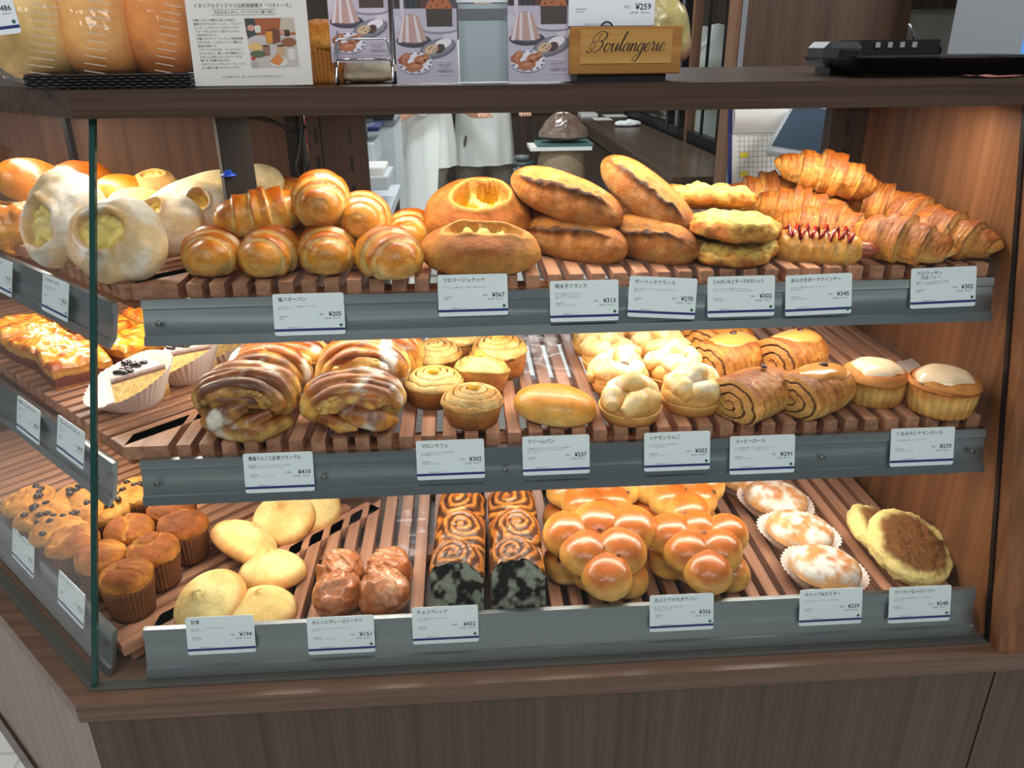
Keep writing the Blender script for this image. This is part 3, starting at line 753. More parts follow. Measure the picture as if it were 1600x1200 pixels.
def mk_marron(label, loc, rot=(0, 0, 0), R=.045, h=.042, dome=.026, seed=0, nut=True):
    root = thing('chestnut_swirl_bun', label, 'pastry', loc, rot, 'chestnut coffee swirls')
    mb = MB()
    cup_body(mb, R * .80, R * 1.0, h, (lin((150, 88, 40)), lin((186, 116, 56)), lin((214, 152, 84))), 0, seed)
    swirl_top(mb, R * 1.03, h * .92, dome, 4.2, seed, (lin((246, 210, 140)), lin((216, 156, 82)), lin((84, 50, 28))), .5, wave=.16, line=.8)
    mb.build('swirled_dough', B_FLAKY, root)
    if nut:
        r = random.Random(seed)
        P, C = bun(.0095, .008, .012, seed, lump=.3, lf=90, nu=20, nv=14)
        MB().grid(P).build('chestnut', M_CHEST, root, True, (r.uniform(-.012, .014), r.uniform(-.014, .008), h * .92 + dome * .86), (.2, .3, r.uniform(0, 3)))
    return root
def mk_knot(label, loc, rot=(0, 0, 0), R=.047, h=.030, seed=0, white=.8):
    mb = MB(); r = random.Random(seed)
    cup_body(mb, R * .86, R * 1.0, h, (lin((196, 130, 62)), lin((222, 160, 82)), lin((236, 186, 112))), 0, seed)
    P, C = bun(R * .95, R * .95, .034, seed, lin((244, 212, 150)), lin((228, 172, 96)), lin((200, 130, 62)), lump=.12, lf=40)
    P[..., 2] += h * .55; mb.grid(P, C)
    n = 4; a0 = r.uniform(0, 6)
    for i in range(n):
        a = a0 + i * TAU / n + r.uniform(-.2, .2); q = R * r.uniform(.50, .62); l = R * .72
        c = np.array([q * math.cos(a), q * math.sin(a), h + .011 + r.uniform(-.003, .004)])
        d = np.array([-math.sin(a) * .8 + r.uniform(-.5, .5), math.cos(a) * .8 + r.uniform(-.5, .5), r.uniform(-.2, .35)]); d /= np.linalg.norm(d)
        rope(mb, [c - d * l, c - d * l * .3 + (0, 0, .005), c + d * l * .4 + (0, 0, .004), c + d * l], [.008, .0185, .0175, .008], seed + i, (lin((246, 214, 152)), lin((232, 176, 100))), streak=.25)
    rope(mb, [(-R * .4, 0, h + .028), (0, .006, h + .036), (R * .4, -.004, h + .028)], [.008, .016, .008], seed + 9, (lin((246, 216, 156)), lin((232, 180, 106))))
    powder(mb, seed + 3, .50, white * .75, .5, 55)  # icing dust, with the white glare also put into this colour
    return finish(mb, 'apple_knot_bun', B_SOFT, label, 'bread', 'iced cinnamon apple knots', loc, rot)
def mk_coffee(label, loc, rot, L=.115, W=.085, H=.072, seed=0, icing=True, beans=1):
    """folded coffee roll: the coil shows at one end, coffee icing on top"""
    root = thing('coffee_roll', label, 'pastry', loc, rot, 'iced coffee rolls')
    nu, nv = 96, 110
    t = np.concatenate([np.linspace(-1, -.9, 50, endpoint=False), np.linspace(-.9, 1, 60)])[:, None] * np.ones((1, nu)); ph = np.linspace(0, TAU, nu, endpoint=False)[None, :] * np.ones((nv, 1))
    r = np.where(t < -.55, np.clip((t + 1) / .10, 0, 1), np.maximum(1 - np.clip((t + .3) / 1.3, 0, 1) ** 2.6, 0) ** .55)
    xx = np.where(t < -.90, -1 + (1 - r) * -.0, t)
    x = np.where(t < -.9, -.62 - .10 * (1 - r ** 2), -.62 + (t + .9) / 1.9 * 1.5)
    Pn = np.stack([t, np.cos(ph), np.sin(ph)], -1); nz = fbm(Pn, 3, seed)
    rad = r * (1 + (nz - .5) * .10)
    s = r * 3.1 - ph / TAU + (noise(Pn, 3, seed + 5) - .5) * .5; f = s - np.floor(s)
    endm = (t < -.89)
    lay = np.where(endm, np.where(f < .22, 1, 0), 0)
    x = x + endm * .035 * sstep(.26, .18, f) * sstep(.0, .04, f) * sstep(.08, .2, r) * sstep(1, .93, r)
    s2 = (t + .9) * 5 + .4 * np.sin(ph); f2 = s2 - np.floor(s2)
    side = (~endm) & (t < .25)
    rad = rad * (1 - np.where(side & (f2 < .12), .03, 0))
    y = W / 2 * rad * np.cos(ph); z = H / 2 * rad * np.sin(ph); z = np.where(z < -.36 * H, -.36 * H + (z + .36 * H) * .2, z)
    P = np.stack([x * L * .62, y, z], -1)
    k = np.sin(ph) * .4 + .5 + (nz - .5) * .8
    C = cmix(cmix(np.broadcast_to(lin((238, 188, 112)), P.shape), lin((212, 140, 68)), sstep(.25, .6, k)), lin((164, 90, 40)), sstep(.6, .95, k))
    C = cmix(C, lin((228, 168, 92)), endm * .6 * (1 - lay)); C = cmix(C, lin((84, 46, 24)), lay * sstep(.1, .25, r) * .85)
    C = cmix(C, lin((104, 54, 24)), np.where(side & (f2 < .14), .55, 0))
    P[..., 2] -= P[..., 2].min()
    MB().grid(P, C).build('dough', B_FLAKY, root)
    zt = P[..., 2].max()
    if icing:
        gx, gy = np.meshgrid(np.linspace(-1, 1, 34), np.linspace(-1, 1, 22))
        a = np.arctan2(gy, gx); 
        nu2 = 44; rows = []
        for q in np.linspace(0, 1, 14):
            aa = np.linspace(0, TAU, nu2, endpoint=False)
            rim = 1 + .22 * (noise(np.stack([np.cos(aa), np.sin(aa), 0 * aa + seed], -1), 2.3, seed) - .5) * 2
            X = .10 * L + q * rim * L * .40 * np.cos(aa); Y = q * rim * W * .30 * np.sin(aa)
            tx = np.clip((X / (L * .62) + .62) / 1.5 * 1.9 - .9, -1, .98)
            rr = np.maximum(1 - np.clip((tx + .3) / 1.3, 0, 1) ** 2.6, 0) ** .55
            Z = H * .36 * .2 * 0 + (zt - H / 2) + H / 2 * rr * np.sqrt(np.maximum(1 - (Y / (W / 2 * rr + 1e-6)) ** 2, .02)) + .0028 * (1 - q ** 6) + .0006
            rows.append(np.stack([X, Y, Z], -1))
        rows.append(rows[-1] - np.array([0, 0, .004]))
        Pi = np.array(rows); Pi = np.concatenate([Pi, np.tile(Pi[-1].mean(0)[None, None], (1, nu2, 1))])
        Ci = np.broadcast_to(lin((206, 140, 72)), Pi.shape)
        MB().grid(Pi, Ci).build('coffee_icing', M_ICING, root)
    for bnum in range(beans):
        P2, _ = bun(.0066, .0046, .0064, seed, nu=16, nv=10, lump=0); P2[..., 2] -= .0016 * np.exp(-(P2[..., 1] / .001) ** 2) * (P2[..., 2] > .004)
        MB().grid(P2).build('coffee_bean', M_BEAN, root, True, (.02 + .012 * bnum - .01, -.008 * bnum, zt + .001), (.3, .2, .6 + seed))
    return root
def mk_cinnamon(label, loc, rot, R=.047, h=.045, seed=0):
    root = thing('iced_cinnamon_roll', label, 'pastry', loc, rot, 'iced walnut cinnamon rolls')
    mb = MB(); cup_body(mb, R * .90, R * 1.02, h, (lin((206, 142, 66)), lin((236, 186, 104)), lin((206, 136, 66))), 26, seed, amp=.018)
    swirl_top(mb, R * 1.05, h * .94, .018, 2.6, seed, (lin((206, 136, 66)), lin((184, 108, 48)), lin((92, 48, 24))), .3)
    mb.build('dough', B_SOFT, root)
    aa = np.linspace(0, TAU, 48, endpoint=False); rows = []
    rim = .80 + .16 * (noise(np.stack([np.cos(aa), np.sin(aa), 0 * aa], -1), 2.2, seed) - .5) * 2
    for q in np.linspace(0, 1, 12):
        X = q * rim * R * np.cos(aa); Y = q * rim * R * np.sin(aa); rr = np.sqrt(X ** 2 + Y ** 2) / (R * 1.05)
        Z = h * .94 + .020 * np.maximum(1 - rr ** 2.4, 0) ** .6 + .0036 * (1 - q ** 8) + .002 * (fbm(np.stack([X, Y, 0 * X], -1), 60, seed) - .5)
        rows.append(np.stack([X, Y, Z], -1))
    rows.append(rows[-1] - np.array([0, 0, .004])); Pi = np.array(rows); Pi = np.concatenate([Pi, np.tile(Pi[-1].mean(0)[None, None], (1, 48, 1))])
    MB().grid(Pi, np.broadcast_to(lin((236, 206, 172)), Pi.shape)).build('white_icing', M_ICING, root)
    r = random.Random(seed)
    for i in range(4):
        a = r.uniform(-3, 0); P2, C2 = bun(.007, .005, .006, i, lump=.4, lf=120, nu=14, nv=10)
        MB().grid(P2).build('walnut', plain('walnut', (124, 70, 40), .6), root, True, (R * .86 * math.cos(a), R * .86 * math.sin(a), h * .97), (0, 0, a))
    return root
def mk_muffin(label, loc, rot=(0, 0, 0), R=.037, h=.050, dome=.036, seed=0, chips=0, cup=(126, 78, 46), top=((196, 118, 50), (170, 92, 38)), slant=0.0):
    root = thing('muffin', label, 'muffin', loc, rot, 'chocolate chip muffins' if chips else 'plain muffins')
    nu = 144; nzr = 8
    z = np.linspace(0, h, nzr)[:, None] * np.ones((1, nu)); a = np.linspace(0, TAU, nu, endpoint=False)[None, :] * np.ones((nzr, 1))
    r = (R * .80 + R * .20 * z / h) * (1 + .018 * np.where(np.arange(nu) % 4 < 2, 1, -1)[None, :])
    P = np.stack([r * np.cos(a), r * np.sin(a), z], -1); cc = lin(cup)
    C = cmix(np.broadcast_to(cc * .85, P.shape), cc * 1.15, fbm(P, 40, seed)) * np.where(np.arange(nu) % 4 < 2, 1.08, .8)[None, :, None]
    P = np.concatenate([np.zeros((1, nu, 3)), P, np.tile([[[0, 0, h * .9]]], (1, nu, 1))]); C = np.concatenate([C[:1], C, C[-1:]])
    MB().grid(P, C).build('paper_case', M_CUP, root)
    P, C = bun(R * 1.06, R * 1.06, dome, seed, lin(top[1]), lin(top[0]), lin((226, 160, 78)), lump=.16, hb=.28, nu=64, nv=48, lf=34, spots=.9)
    cr = np.abs(noise(P, 30, seed + 4) - .5); crk = sstep(.09, .0, cr) * sstep(.4, .7, P[..., 2] / dome)
    P[..., 2] -= crk * .006; P = P + (fbm(P, 120, seed)[..., None] - .5) * .003; C = cmix(C, lin((230, 164, 76)), crk * .6)
    P[..., 2] += h - dome * .24
    top_o = MB().grid(P, C).build('crumb_top', B_CRUST, root)
    rn = random.Random(seed)
    for i in range(chips):
        q = rn.uniform(.1, .92) * R; a1 = rn.uniform(0, TAU); zz = h - dome * .24 + dome * .28 + dome * .72 * math.sqrt(max(0, 1 - (q / (R * 1.1)) ** 2.3)) ** .9
        P2, _ = bun(.0062, .0050, .0068, i, nu=12, nv=8, lump=.2)
        MB().grid(P2).build('chocolate_chip', M_CHIP, root, True, (q * math.cos(a1), q * math.sin(a1), zz - .0022), (rn.uniform(-.5, .5), rn.uniform(-.5, .5), 0))
    return root
def mk_cone(label, loc, rot, R=.062, h=.040, seed=0):
    nu, nr = 72, 44
    q = np.linspace(0, 1, nr)[:, None] * np.ones((1, nu)); a = np.linspace(0, TAU, nu, endpoint=False)[None, :] * np.ones((nr, 1))
    z = h * (.16 + .84 * (.55 * (1 - q ** 1.15) + .45 * np.sqrt(np.maximum(1 - q ** 2.6, 0))))
    Pn = np.stack([q * np.cos(a), q * np.sin(a), 0 * q], -1)
    tip = sstep(.34, .0, q); z = z + tip * (fbm(Pn, 8, seed) - .35) * .012
    rr = R * (q + 0 * a) * (1 + .03 * (noise(Pn, 2, seed) - .5))
    rr = np.where(q > .97, rr, rr)
    P = np.stack([rr * np.cos(a), rr * np.sin(a) * .93, z], -1)
    base = P[-1:].copy(); base[..., 2] = h * .03; b2 = base.copy(); b2[..., :2] *= .95; b2[..., 2] = 0
    P = np.concatenate([P, base, b2, np.zeros((1, nu, 3))])
    nz = fbm(P, 26, seed + 1)
    C = cmix(np.broadcast_to(lin((244, 216, 148)), P.shape), lin((230, 184, 106)), sstep(.45, .7, nz) * .7)
    qq = np.concatenate([q, np.ones((3, nu))]); C = cmix(C, lin((196, 124, 58)), sstep(.82, 1.0, qq) * .75); C = cmix(C, lin((206, 150, 70)), sstep(.3, .05, qq) * sstep(.45, .6, fbm(P, 90, seed)) * .7)
    return finish(MB().grid(P, C), 'cone_cake', B_SOFT, label, 'bun', 'sweet cone-shaped cakes', loc, rot)
def mk_donut(label, loc, rot=(0, 0, 0), R=.036, h=.062, seed=0):
    P, C = bun(R, R, h, seed, lin((168, 98, 54)), lin((160, 90, 48)), lin((136, 72, 38)), lump=.26, hb=.5, nu=80, nv=60, lf=30)
    P = P + (fbm(P, 75, seed)[..., None] - .5) * .014 * sstep(.45, .7, P[..., 2] / h)[..., None]
    cr = sstep(.50, .62, fbm(P, 38, seed + 4)); P[..., 2] += cr * .004 * sstep(.5, .8, P[..., 2] / h)
    C = cmix(C, lin((220, 168, 130)), sstep(.5, .68, fbm(P, 55, seed + 2)) * .45)
    return finish(MB().grid(P, C), 'glazed_doughnut', bread_mat('sugar_glaze', .25, .5, .5, .22, 90, .35, 160), label, 'doughnut', 'orange glazed doughnuts', loc, rot)
def mk_loaf(label, loc, rot, W=.072, H=.092, L=.20, seed=0):
    """half chocolate loaf: swirled top crust, marbled cut face toward the front"""
    root = thing('chocolate_loaf', label, 'bread', loc, rot, 'cut chocolate swirl loaves')
    nu, ny = 90, 110
    V = np.linspace(0, 1, ny)[:, None] * np.ones((1, nu)); S = np.linspace(0, 1, nu)[None, :] * np.ones((ny, 1))
    # cross-section: up the left side, over the dome, down the right side
    w2 = W / 2; hs = H * .72
    X = np.where(S < .28, -w2, np.where(S > .72, w2, 0)); Z = np.where(S < .28, S / .28 * hs, np.where(S > .72, (1 - S) / .28 * hs, 0))
    a = np.pi * (1 - (S - .28) / .44); mid = (S >= .28) & (S <= .72)
    lob = .82 + .18 * np.abs(np.sin(V * math.pi * 2.5 + .5))
    X = np.where(mid, w2 * 1.03 * np.cos(a), X); Z = np.where(mid, hs + (H - hs) * np.sin(a) * lob, Z)
    Y = V * L
    P = np.stack([X, Y, Z], -1)
    # coils on the crust: spirals around three centres
    C = np.broadcast_to(lin((178, 102, 46)), P.shape).copy(); disp = 0 * V
    dmin = np.full(V.shape, 9.0); f = 0 * V
    for i, cy in enumerate((.10, .46, .82)):
        cx = (-.008 + .012 * (i % 2)); rx_ = (X - cx) / (W * .46); ry_ = (V - cy) * L / (L * .185)
        q = np.sqrt(rx_ ** 2 + ry_ ** 2); an = np.arctan2(ry_, rx_)
        s = q * 2.9 - an / TAU + (fbm(P, 26, seed) - .5) * 2.0; ff = s - np.floor(s)
        better = q < dmin; f = np.where(better, ff, f); dmin = np.where(better, q, dmin)
    dark = sstep(.64, .54, f) * sstep(.0, .05, f) * sstep(.05, .15, dmin)
    C = cmix(C, lin((54, 30, 22)), dark * .92); C = cmix(C, lin((226, 160, 88)), sstep(.75, .95, f) * .7)
    up = mid.astype(float)
    P[..., 2] += up * (-.0035 * dark + .003 * (fbm(P, 60, seed) - .5)) - up * .010 * sstep(.8, 1.3, dmin)
    sd = sstep(.3, .7, fbm(P, 55, seed + 8)); C = np.where(up[..., None] > 0, C, cmix(np.broadcast_to(lin((60, 36, 28)), P.shape), lin((150, 92, 48)), sd))
    MB().grid(P, C, False, False).build('crust', B_GLOSS, root)
    # cut face
    n2 = 46
    prof = P[0]                                    # outline at the front
    zt = np.array([prof[:, 2][np.argmin(np.abs(prof[:, 0] - x) + (np.arange(nu) < nu * .2) * 9 + (np.arange(nu) > nu * .8) * 9)] for x in np.linspace(-w2, w2, n2)])
    gx = np.linspace(-w2, w2, n2)[None, :] * np.ones((n2, 1)); gz = np.linspace(0, 1, n2)[:, None] * zt[None, :]
    nzv = fbm(np.stack([gx * 1.3, gz, 0 * gx], -1), 60, seed + 2, 4)
    G = np.stack([gx, -.0005 - .003 * fbm(np.stack([gx, gz, 0 * gx], -1), 140, seed), gz], -1)
    Cg = cmix(np.broadcast_to(lin((34, 32, 30)), G.shape), lin((158, 162, 146)), sstep(.44, .60, nzv))
    MB().grid(G, Cg, False, False).build('cut_face', B_CRUMB, root)
    MB().add([P[-1, 0], P[-1, nu // 3], P[-1, 2 * nu // 3], P[-1, -1]], [(0, 1, 2, 3)], lin((60, 36, 28))).build('end_crust', B_CRUST, root)
    return root
def mk_flower(label, loc, rot, r=.033, seed=0, n6=True, lay=((-.95, .52), (0, .78), (.95, .55), (-.5, -.28), (.52, -.25), (0, -1.12)), thick=.82):
    """pull-apart cluster of six glossy dough balls (built lying flat, base at z=0)"""
    root = thing('pull_apart_bread', label, 'bread', loc, rot, 'white grape pull-apart breads')
    mb = MB(); rn = random.Random(seed); spots = []
    for i, (x, y) in enumerate(lay):
        rr = r * rn.uniform(.96, 1.08)
        P, C = bun(rr * 1.08, rr * 1.08, rr * 2 * thick, seed + i, lin((190, 100, 34)), lin((236, 178, 92)), lin((246, 216, 146)), lump=.07, hb=.42, nu=44, nv=32, spots=.35)
        mb.grid(P + np.array([x * r * 1.5, y * r * 1.45, 0]), C)
        a = rn.uniform(0, TAU); q = rr * .75
        spots.append((x * r * 1.5 + q * math.cos(a), y * r * 1.45 + q * math.sin(a), rr * 1.30))
    mb.build('dough_balls', bread_mat('egg_washed_crust', .30, .5, .25, .16, 50, .08, 140, .92, 1.0, .14), root)
    for i, p in enumerate(spots[:5]):
        P2, _ = bun(.005, .004, .0044, i, lump=.3, lf=150, nu=12, nv=8)
        MB().grid(P2).build('raisin', M_RAISIN, root, True, p, (rn.uniform(-.6, .6), rn.uniform(-.6, .6), 0))
    return root
def pleated_tray(R0, R1, h, n=44, seed=0, lift=0.0):
    nu = n * 4; rows = []
    a = np.linspace(0, TAU, nu, endpoint=False); w = np.where(np.arange(nu) % 4 < 2, 1, -1)
    wob = 1 + .07 * (noise(np.stack([np.cos(a), np.sin(a), 0 * a], -1), 1.6, seed) - .5) * 2
    for q in np.linspace(0, 1, 7):
        R = (R0 + (R1 - R0) * q) * (1 + .016 * w * q) * (1 + (wob - 1) * q)
        rows.append(np.stack([R * np.cos(a), R * np.sin(a), h * q * wob * (1 + lift * np.sin(a + .6)) + 0 * a], -1))
    P = np.array([np.zeros((nu, 3))] + rows)
    C = np.broadcast_to(lin((238, 224, 220)), P.shape)
    V = np.concatenate([P[:1, 0], P[1:].reshape(-1, 3)]); m = MB()
    Fc = [(0, 1 + j, 1 + (j + 1) % nu) for j in range(nu)]
    for i in range(6):
        for j in range(nu): Fc.append((1 + i * nu + j, 1 + (i + 1) * nu + j, 1 + (i + 1) * nu + (j + 1) % nu, 1 + i * nu + (j + 1) % nu))
    return m.add(V, Fc, lin((238, 224, 220)))
def mk_sugar(label, loc, rot, rx=.050, ry=.042, h=.046, seed=0):
    root = thing('sugared_bun', label, 'bun', loc, rot, 'whipped cream and custard buns')
    P, C = bun(rx, ry, h, seed, lin((214, 140, 84)), lin((230, 172, 108)), lin((240, 200, 140)), lump=.05, hb=.4)
    m = sstep(.36, .66, fbm(P, 75, seed + 4, 4)) * sstep(.35, .6, P[..., 2] / h); C = cmix(C, C_WHITE, m * .92)
    P[..., 2] += .004
    MB().grid(P, C).build('bun', B_SOFT, root)
    mb = pleated_tray(rx * .86, rx * 1.22, .021, 40, seed)
    for V in mb.v: V[:, 1] *= ry / rx * 1.06
    mb.build('pleated_paper_case', M_CUP, root)
    return root
def mk_melon(label, loc, rot, R=.062, h=.034, seed=0):
    P, C = bun(R, R, h, seed, lin((254, 226, 146)), lin((254, 228, 148)), lin((248, 216, 134)), lump=.03, hb=.5, nu=110, nv=70, sq=3.2, lf=40)
    q = np.sqrt(P[..., 0] ** 2 + P[..., 1] ** 2) / R; top = sstep(.62, .8, P[..., 2] / h)
    P = P + (fbm(P, 150, seed)[..., None] - .5) * .007
    br = sstep(.92, .70, q + (fbm(P, 45, seed) - .5) * .22) * top
    C = cmix(C, cmix(np.broadcast_to(lin((156, 92, 38)), P.shape), lin((104, 54, 20)), fbm(P, 50, seed + 3)), br * .96)
    mb = MB().grid(P, C); rn = random.Random(seed); zt = P[0, 0, 2]
    for i in range(70):
        q_ = R * .78 * math.sqrt(rn.random()); a_ = rn.uniform(0, TAU); s_ = rn.uniform(.0006, .0013); zz = zt - .0012 - (q_ / R) ** 4 * .012
        c_ = np.array([q_ * math.cos(a_), q_ * math.sin(a_), zz]); e_ = np.array([[1, 0, 0], [-.5, .8, 0], [-.5, -.8, 0], [0, 0, 1.6]]) * s_ * 1.4
        mb.add(c_ + e_, [(0, 1, 3), (1, 2, 3), (2, 0, 3), (2, 1, 0)], lin((240, 206, 140)))
    return finish(mb, 'melon_bread', bread_mat('cookie_crust', .6, .4, .1, .16, 120, .8, 330), label, 'bread', 'crunchy melon breads', loc, rot)
def mk_pie(label, loc, rot, w=.11, d=.085, h=.034, seed=0):
    root = thing('custard_apple_pie', label, 'pie', loc, rot, 'glazed custard apple pies')
    n = 60; m = 46
    gx, gy = np.meshgrid(np.linspace(-1, 1, n), np.linspace(-1, 1, m))
    rx = np.sign(gx) * (1 - (1 - np.abs(gx)) ** 1.0); e = np.maximum(np.abs(gx), np.abs(gy))
    X = gx * w / 2 * (1 - .03 * gy ** 4); Y = gy * d / 2 * (1 - .03 * gx ** 4)
    nz = fbm(np.stack([X, Y, 0 * X + seed], -1), 34, seed)
    lump = fbm(np.stack([X, Y, 0 * X + seed * 3], -1), 60, seed + 4)
    Z = h + sstep(1, .86, e) * .004 + (nz - .5) * .020 + (lump - .5) * .008 - sstep(.9, 1, e) * .004
    P = np.stack([X, Y, Z], -1)
    C = cmix(np.broadcast_to(lin((236, 154, 48)), P.shape), lin((206, 96, 34)), sstep(.42, .62, lump)); C = cmix(C, lin((250, 190, 80)), sstep(.55, .7, nz) * .7); C = cmix(C, lin((146, 66, 28)), sstep(.88, 1, e) * .5)
    MB().grid(P, C, False, False).build('glazed_topping', B_WET, root)
    mb = MB()
    ed = np.concatenate([P[0, :], P[1:, -1], P[-1, ::-1][1:], P[::-1, 0][1:-1]])
    k = len(ed); rows = []; cols = []
    for q, c in ((1, (220, 140, 60)), (.72, (226, 170, 90)), (.62, (206, 140, 66)), (.58, (124, 60, 38)), (.18, (110, 52, 34)), (.12, (196, 130, 66)), (0, (206, 142, 74))):
        r = ed.copy(); r[:, 2] *= q; bul = 1 + .02 * math.sin(q * 9) + .02 * (noise(r, 120, seed) - .5)[:, None]; r[:, :2] *= bul; rows.append(r); cols.append(np.tile(lin(c), (k, 1)))
    mb.grid(np.array(rows), np.array(cols), True, False)
    mb.add(rows[-1], [tuple(range(k))[::-1]], lin((196, 130, 66)))
    mb.build('pastry_layers', B_FLAKY, root)
    return root
def mk_cheesecake(label, loc, rot, R=.075, h=.036, seed=0):
    root = thing('cheesecake_slice', label, 'cake slice', loc, rot, 'cheesecake slices in paper')
    half = math.radians(26); n = 14
    arc = [(R * math.sin(a), -.035 + R * math.cos(a)) for a in np.linspace(half, -half, n)]
    poly = [(0, -.035)] + arc
    k = len(poly); mb = MB()
    rows = []; cols = []
    h += .010
    for z, c in ((0, (196, 140, 76)), (.25, (226, 178, 104)), (.3, (240, 208, 138)), (.8, (244, 214, 146)), (.86, (96, 58, 48)), (1, (206, 188, 184))):
        rows.append([(x, y, z * h) for x, y in poly]); cols.append(np.tile(lin(c), (k, 1)))
    mb.grid(np.array(rows), np.array(cols), True, False)
    top = np.array(rows[-1]); mb.add(top, [tuple(range(k))], lin((200, 184, 182))); mb.add(np.array(rows[0]), [tuple(range(k))[::-1]], lin((196, 140, 76)))
    mb.build('cake', B_CRUMB, root, False)
    rn = random.Random(seed); mb = MB()
    for i in range(16):
        y = rn.uniform(-.022, .03); x = rn.uniform(-1, 1) * (y + .035) * .34
        P2, _ = bun(.006, .0048, .0062, i + seed, lump=.3, lf=110, nu=14, nv=9); mb.grid(P2 + np.array([x, y, h - .0015 + rn.uniform(0, .003)]))
    bo = mb.build('berry_topping', plain('dark_berries', (34, 22, 28), .15, 0, .6, .6), root); bo['kind'] = 'stuff'
    mbp = pleated_tray(.040, .066, .042, 46, seed, .62)
    for V in mbp.v: V[:, 1] *= .95; V[:, 2] -= .0
    mbp.build('pleated_paper_case', M_CUP, root)
    return root
# ================================================================== bread on the shelves
ZT, ZM, ZB = SH['top'], SH['middle'], SH['bottom']
R_ = math.radians
def ctr(px, py, z, h):
    p = on_z(px, py - {ZT: 5, ZM: 5, ZB: 0}[z], z + h / 2); return np.array([p[0], p[1], z])
def at(px, py, Y, h=0):
    p = on_y(px, py, Y); return p - np.array([0, 0, h / 2])

# ---- uppermost shelf: salted butter rolls
mk_roll('glossy butter roll at the left end of the front row', ctr(333, 388, ZT, .072), (0, 0, R_(95)), .112, .077, .067, 1)
mk_roll('butter roll second from the left in the front row', ctr(423, 388, ZT, .072), (0, 0, R_(82)), .112, .076, .067, 2)
mk_roll('butter roll third from the left in the front row', ctr(511, 385, ZT, .072), (0, 0, R_(100)), .112, .077, .068, 3)
mk_roll('butter roll right end of the front row, above the 205 yen card', ctr(606, 390, ZT, .074), (0, 0, R_(112)), .118, .082, .070, 4)
mk_roll('butter roll half hidden behind the front row, touching the cheese loaf', ctr(641, 362, ZT, .070), (0, 0, R_(80)), .11, .076, .070, 5)
mk_roll('long dark butter roll lying sideways on top of the pile', at(410, 325, 1.115, .068), (0, R_(-6), R_(14)), .128, .072, .068, 6)
mk_roll('topmost butter roll of the pile', at(501, 301, 1.115, .074), (0, R_(-8), R_(100)), .112, .076, .074, 7)
mk_roll('butter roll on the pile beside the topmost one', at(566, 332, 1.115, .072), (0, R_(6), R_(96)), .110, .076, .072, 8)
mk_roll('butter roll at the back of the pile, below the topmost one', at(470, 345, 1.17, .068), (0, 0, R_(70)), .11, .074, .068, 9)
mk_roll('butter roll in the second row, under the sideways roll', at(380, 350, 1.17, .068), (0, 0, R_(90)), .11, .074, .068, 10)
# cheese loaves
KC = (lin((170, 96, 40)), lin((204, 140, 70)), lin((222, 172, 106)))
mk_hole('cheese_loaf', 'round cheese loaf in front, torn open with pale melted cheese', ctr(753, 386, ZT, .066), (R_(16), 0, R_(-4)), .083, .052, .062, 11, (.05, .02, .66, .40), .20, KC, lin((236, 188, 108)), 0, 'bread', 'cheese loaves')
mk_hole('cheese_loaf', 'round cheese loaf behind, deep hole full of yellow cheese', at(745, 322, 1.165, .09), (R_(30), 0, R_(5)), .080, .066, .085, 12, (.02, -.12, .52, .42), .42, (lin((176, 96, 38)), lin((206, 132, 62)), lin((226, 170, 100))), lin((250, 196, 44)), 0, 'bread', 'cheese loaves')
# french batons
mk_baton('split_french_roll', 'split French roll in the front row above the 313 yen card', ctr(897, 372, ZT, .062), (0, R_(4), R_(-38)), .165, .074, .066, 21, 1.05, -.85, .40, 'cod roe French rolls')
mk_baton('split_french_roll', 'split French roll with dark ridge lying on top, left of the steep one', at(878, 301, 1.125, .06), (R_(8), R_(18), R_(-24)), .172, .072, .066, 22, 1.0, -.70, .25, 'cod roe French rolls')
mk_baton('split_french_roll', 'French roll mostly hidden behind the two split ones', at(815, 330, 1.20, .06), (0, 0, R_(-30)), .15, .07, .06, 23, .9, .1, .4, 'cod roe French rolls')
mk_baton('garlic_french_roll', 'garlic French roll in the front row above the 270 yen card', ctr(1011, 373, ZT, .062), (0, R_(5), R_(-40)), .155, .072, .066, 24, .92, -.95, .40, 'garlic French rolls')
mk_baton('garlic_french_roll', 'garlic French roll with burnt seam sloping steeply on top', at(1000, 293, 1.13, .06), (R_(6), R_(33), R_(-36)), .168, .068, .062, 25, .92, -.65, .12, 'garlic French rolls')
mk_baton('garlic_french_roll', 'garlic French roll seen between the two French roll piles', at(962, 332, 1.20, .06), (0, R_(8), R_(-35)), .15, .066, .06, 26, .82, .2, .3, 'garlic French rolls')
# galettes
p = ctr(1146, 394, ZT, .028); mk_galette('lower cheese galette of the front pair', p, (R_(3), 0, .3), .066, .056, .030, 31)
mk_galette('upper cheese galette of the front pair, browned rim', p + (-.005, .005, .028), (R_(5), R_(2), 1.9), .074, .064, .032, 32)
p = at(1110, 330, 1.185); p[2] = ZT; mk_galette('lower cheese galette of the back pair', p, (R_(-3), 0, .8), .070, .060, .030, 33)
mk_galette('upper cheese galette of the back pair, bright yellow', at(1100, 313, 1.165, .026), (R_(10), R_(4), 2.6), .074, .062, .034, 34)
mk_sausage('pork sausage roll with ketchup zigzag above the 345 yen card', ctr(1272, 380, ZT, .045) + (.0, -.012, 0), (R_(24), 0, R_(-24)), .122, .054, .048, 35)
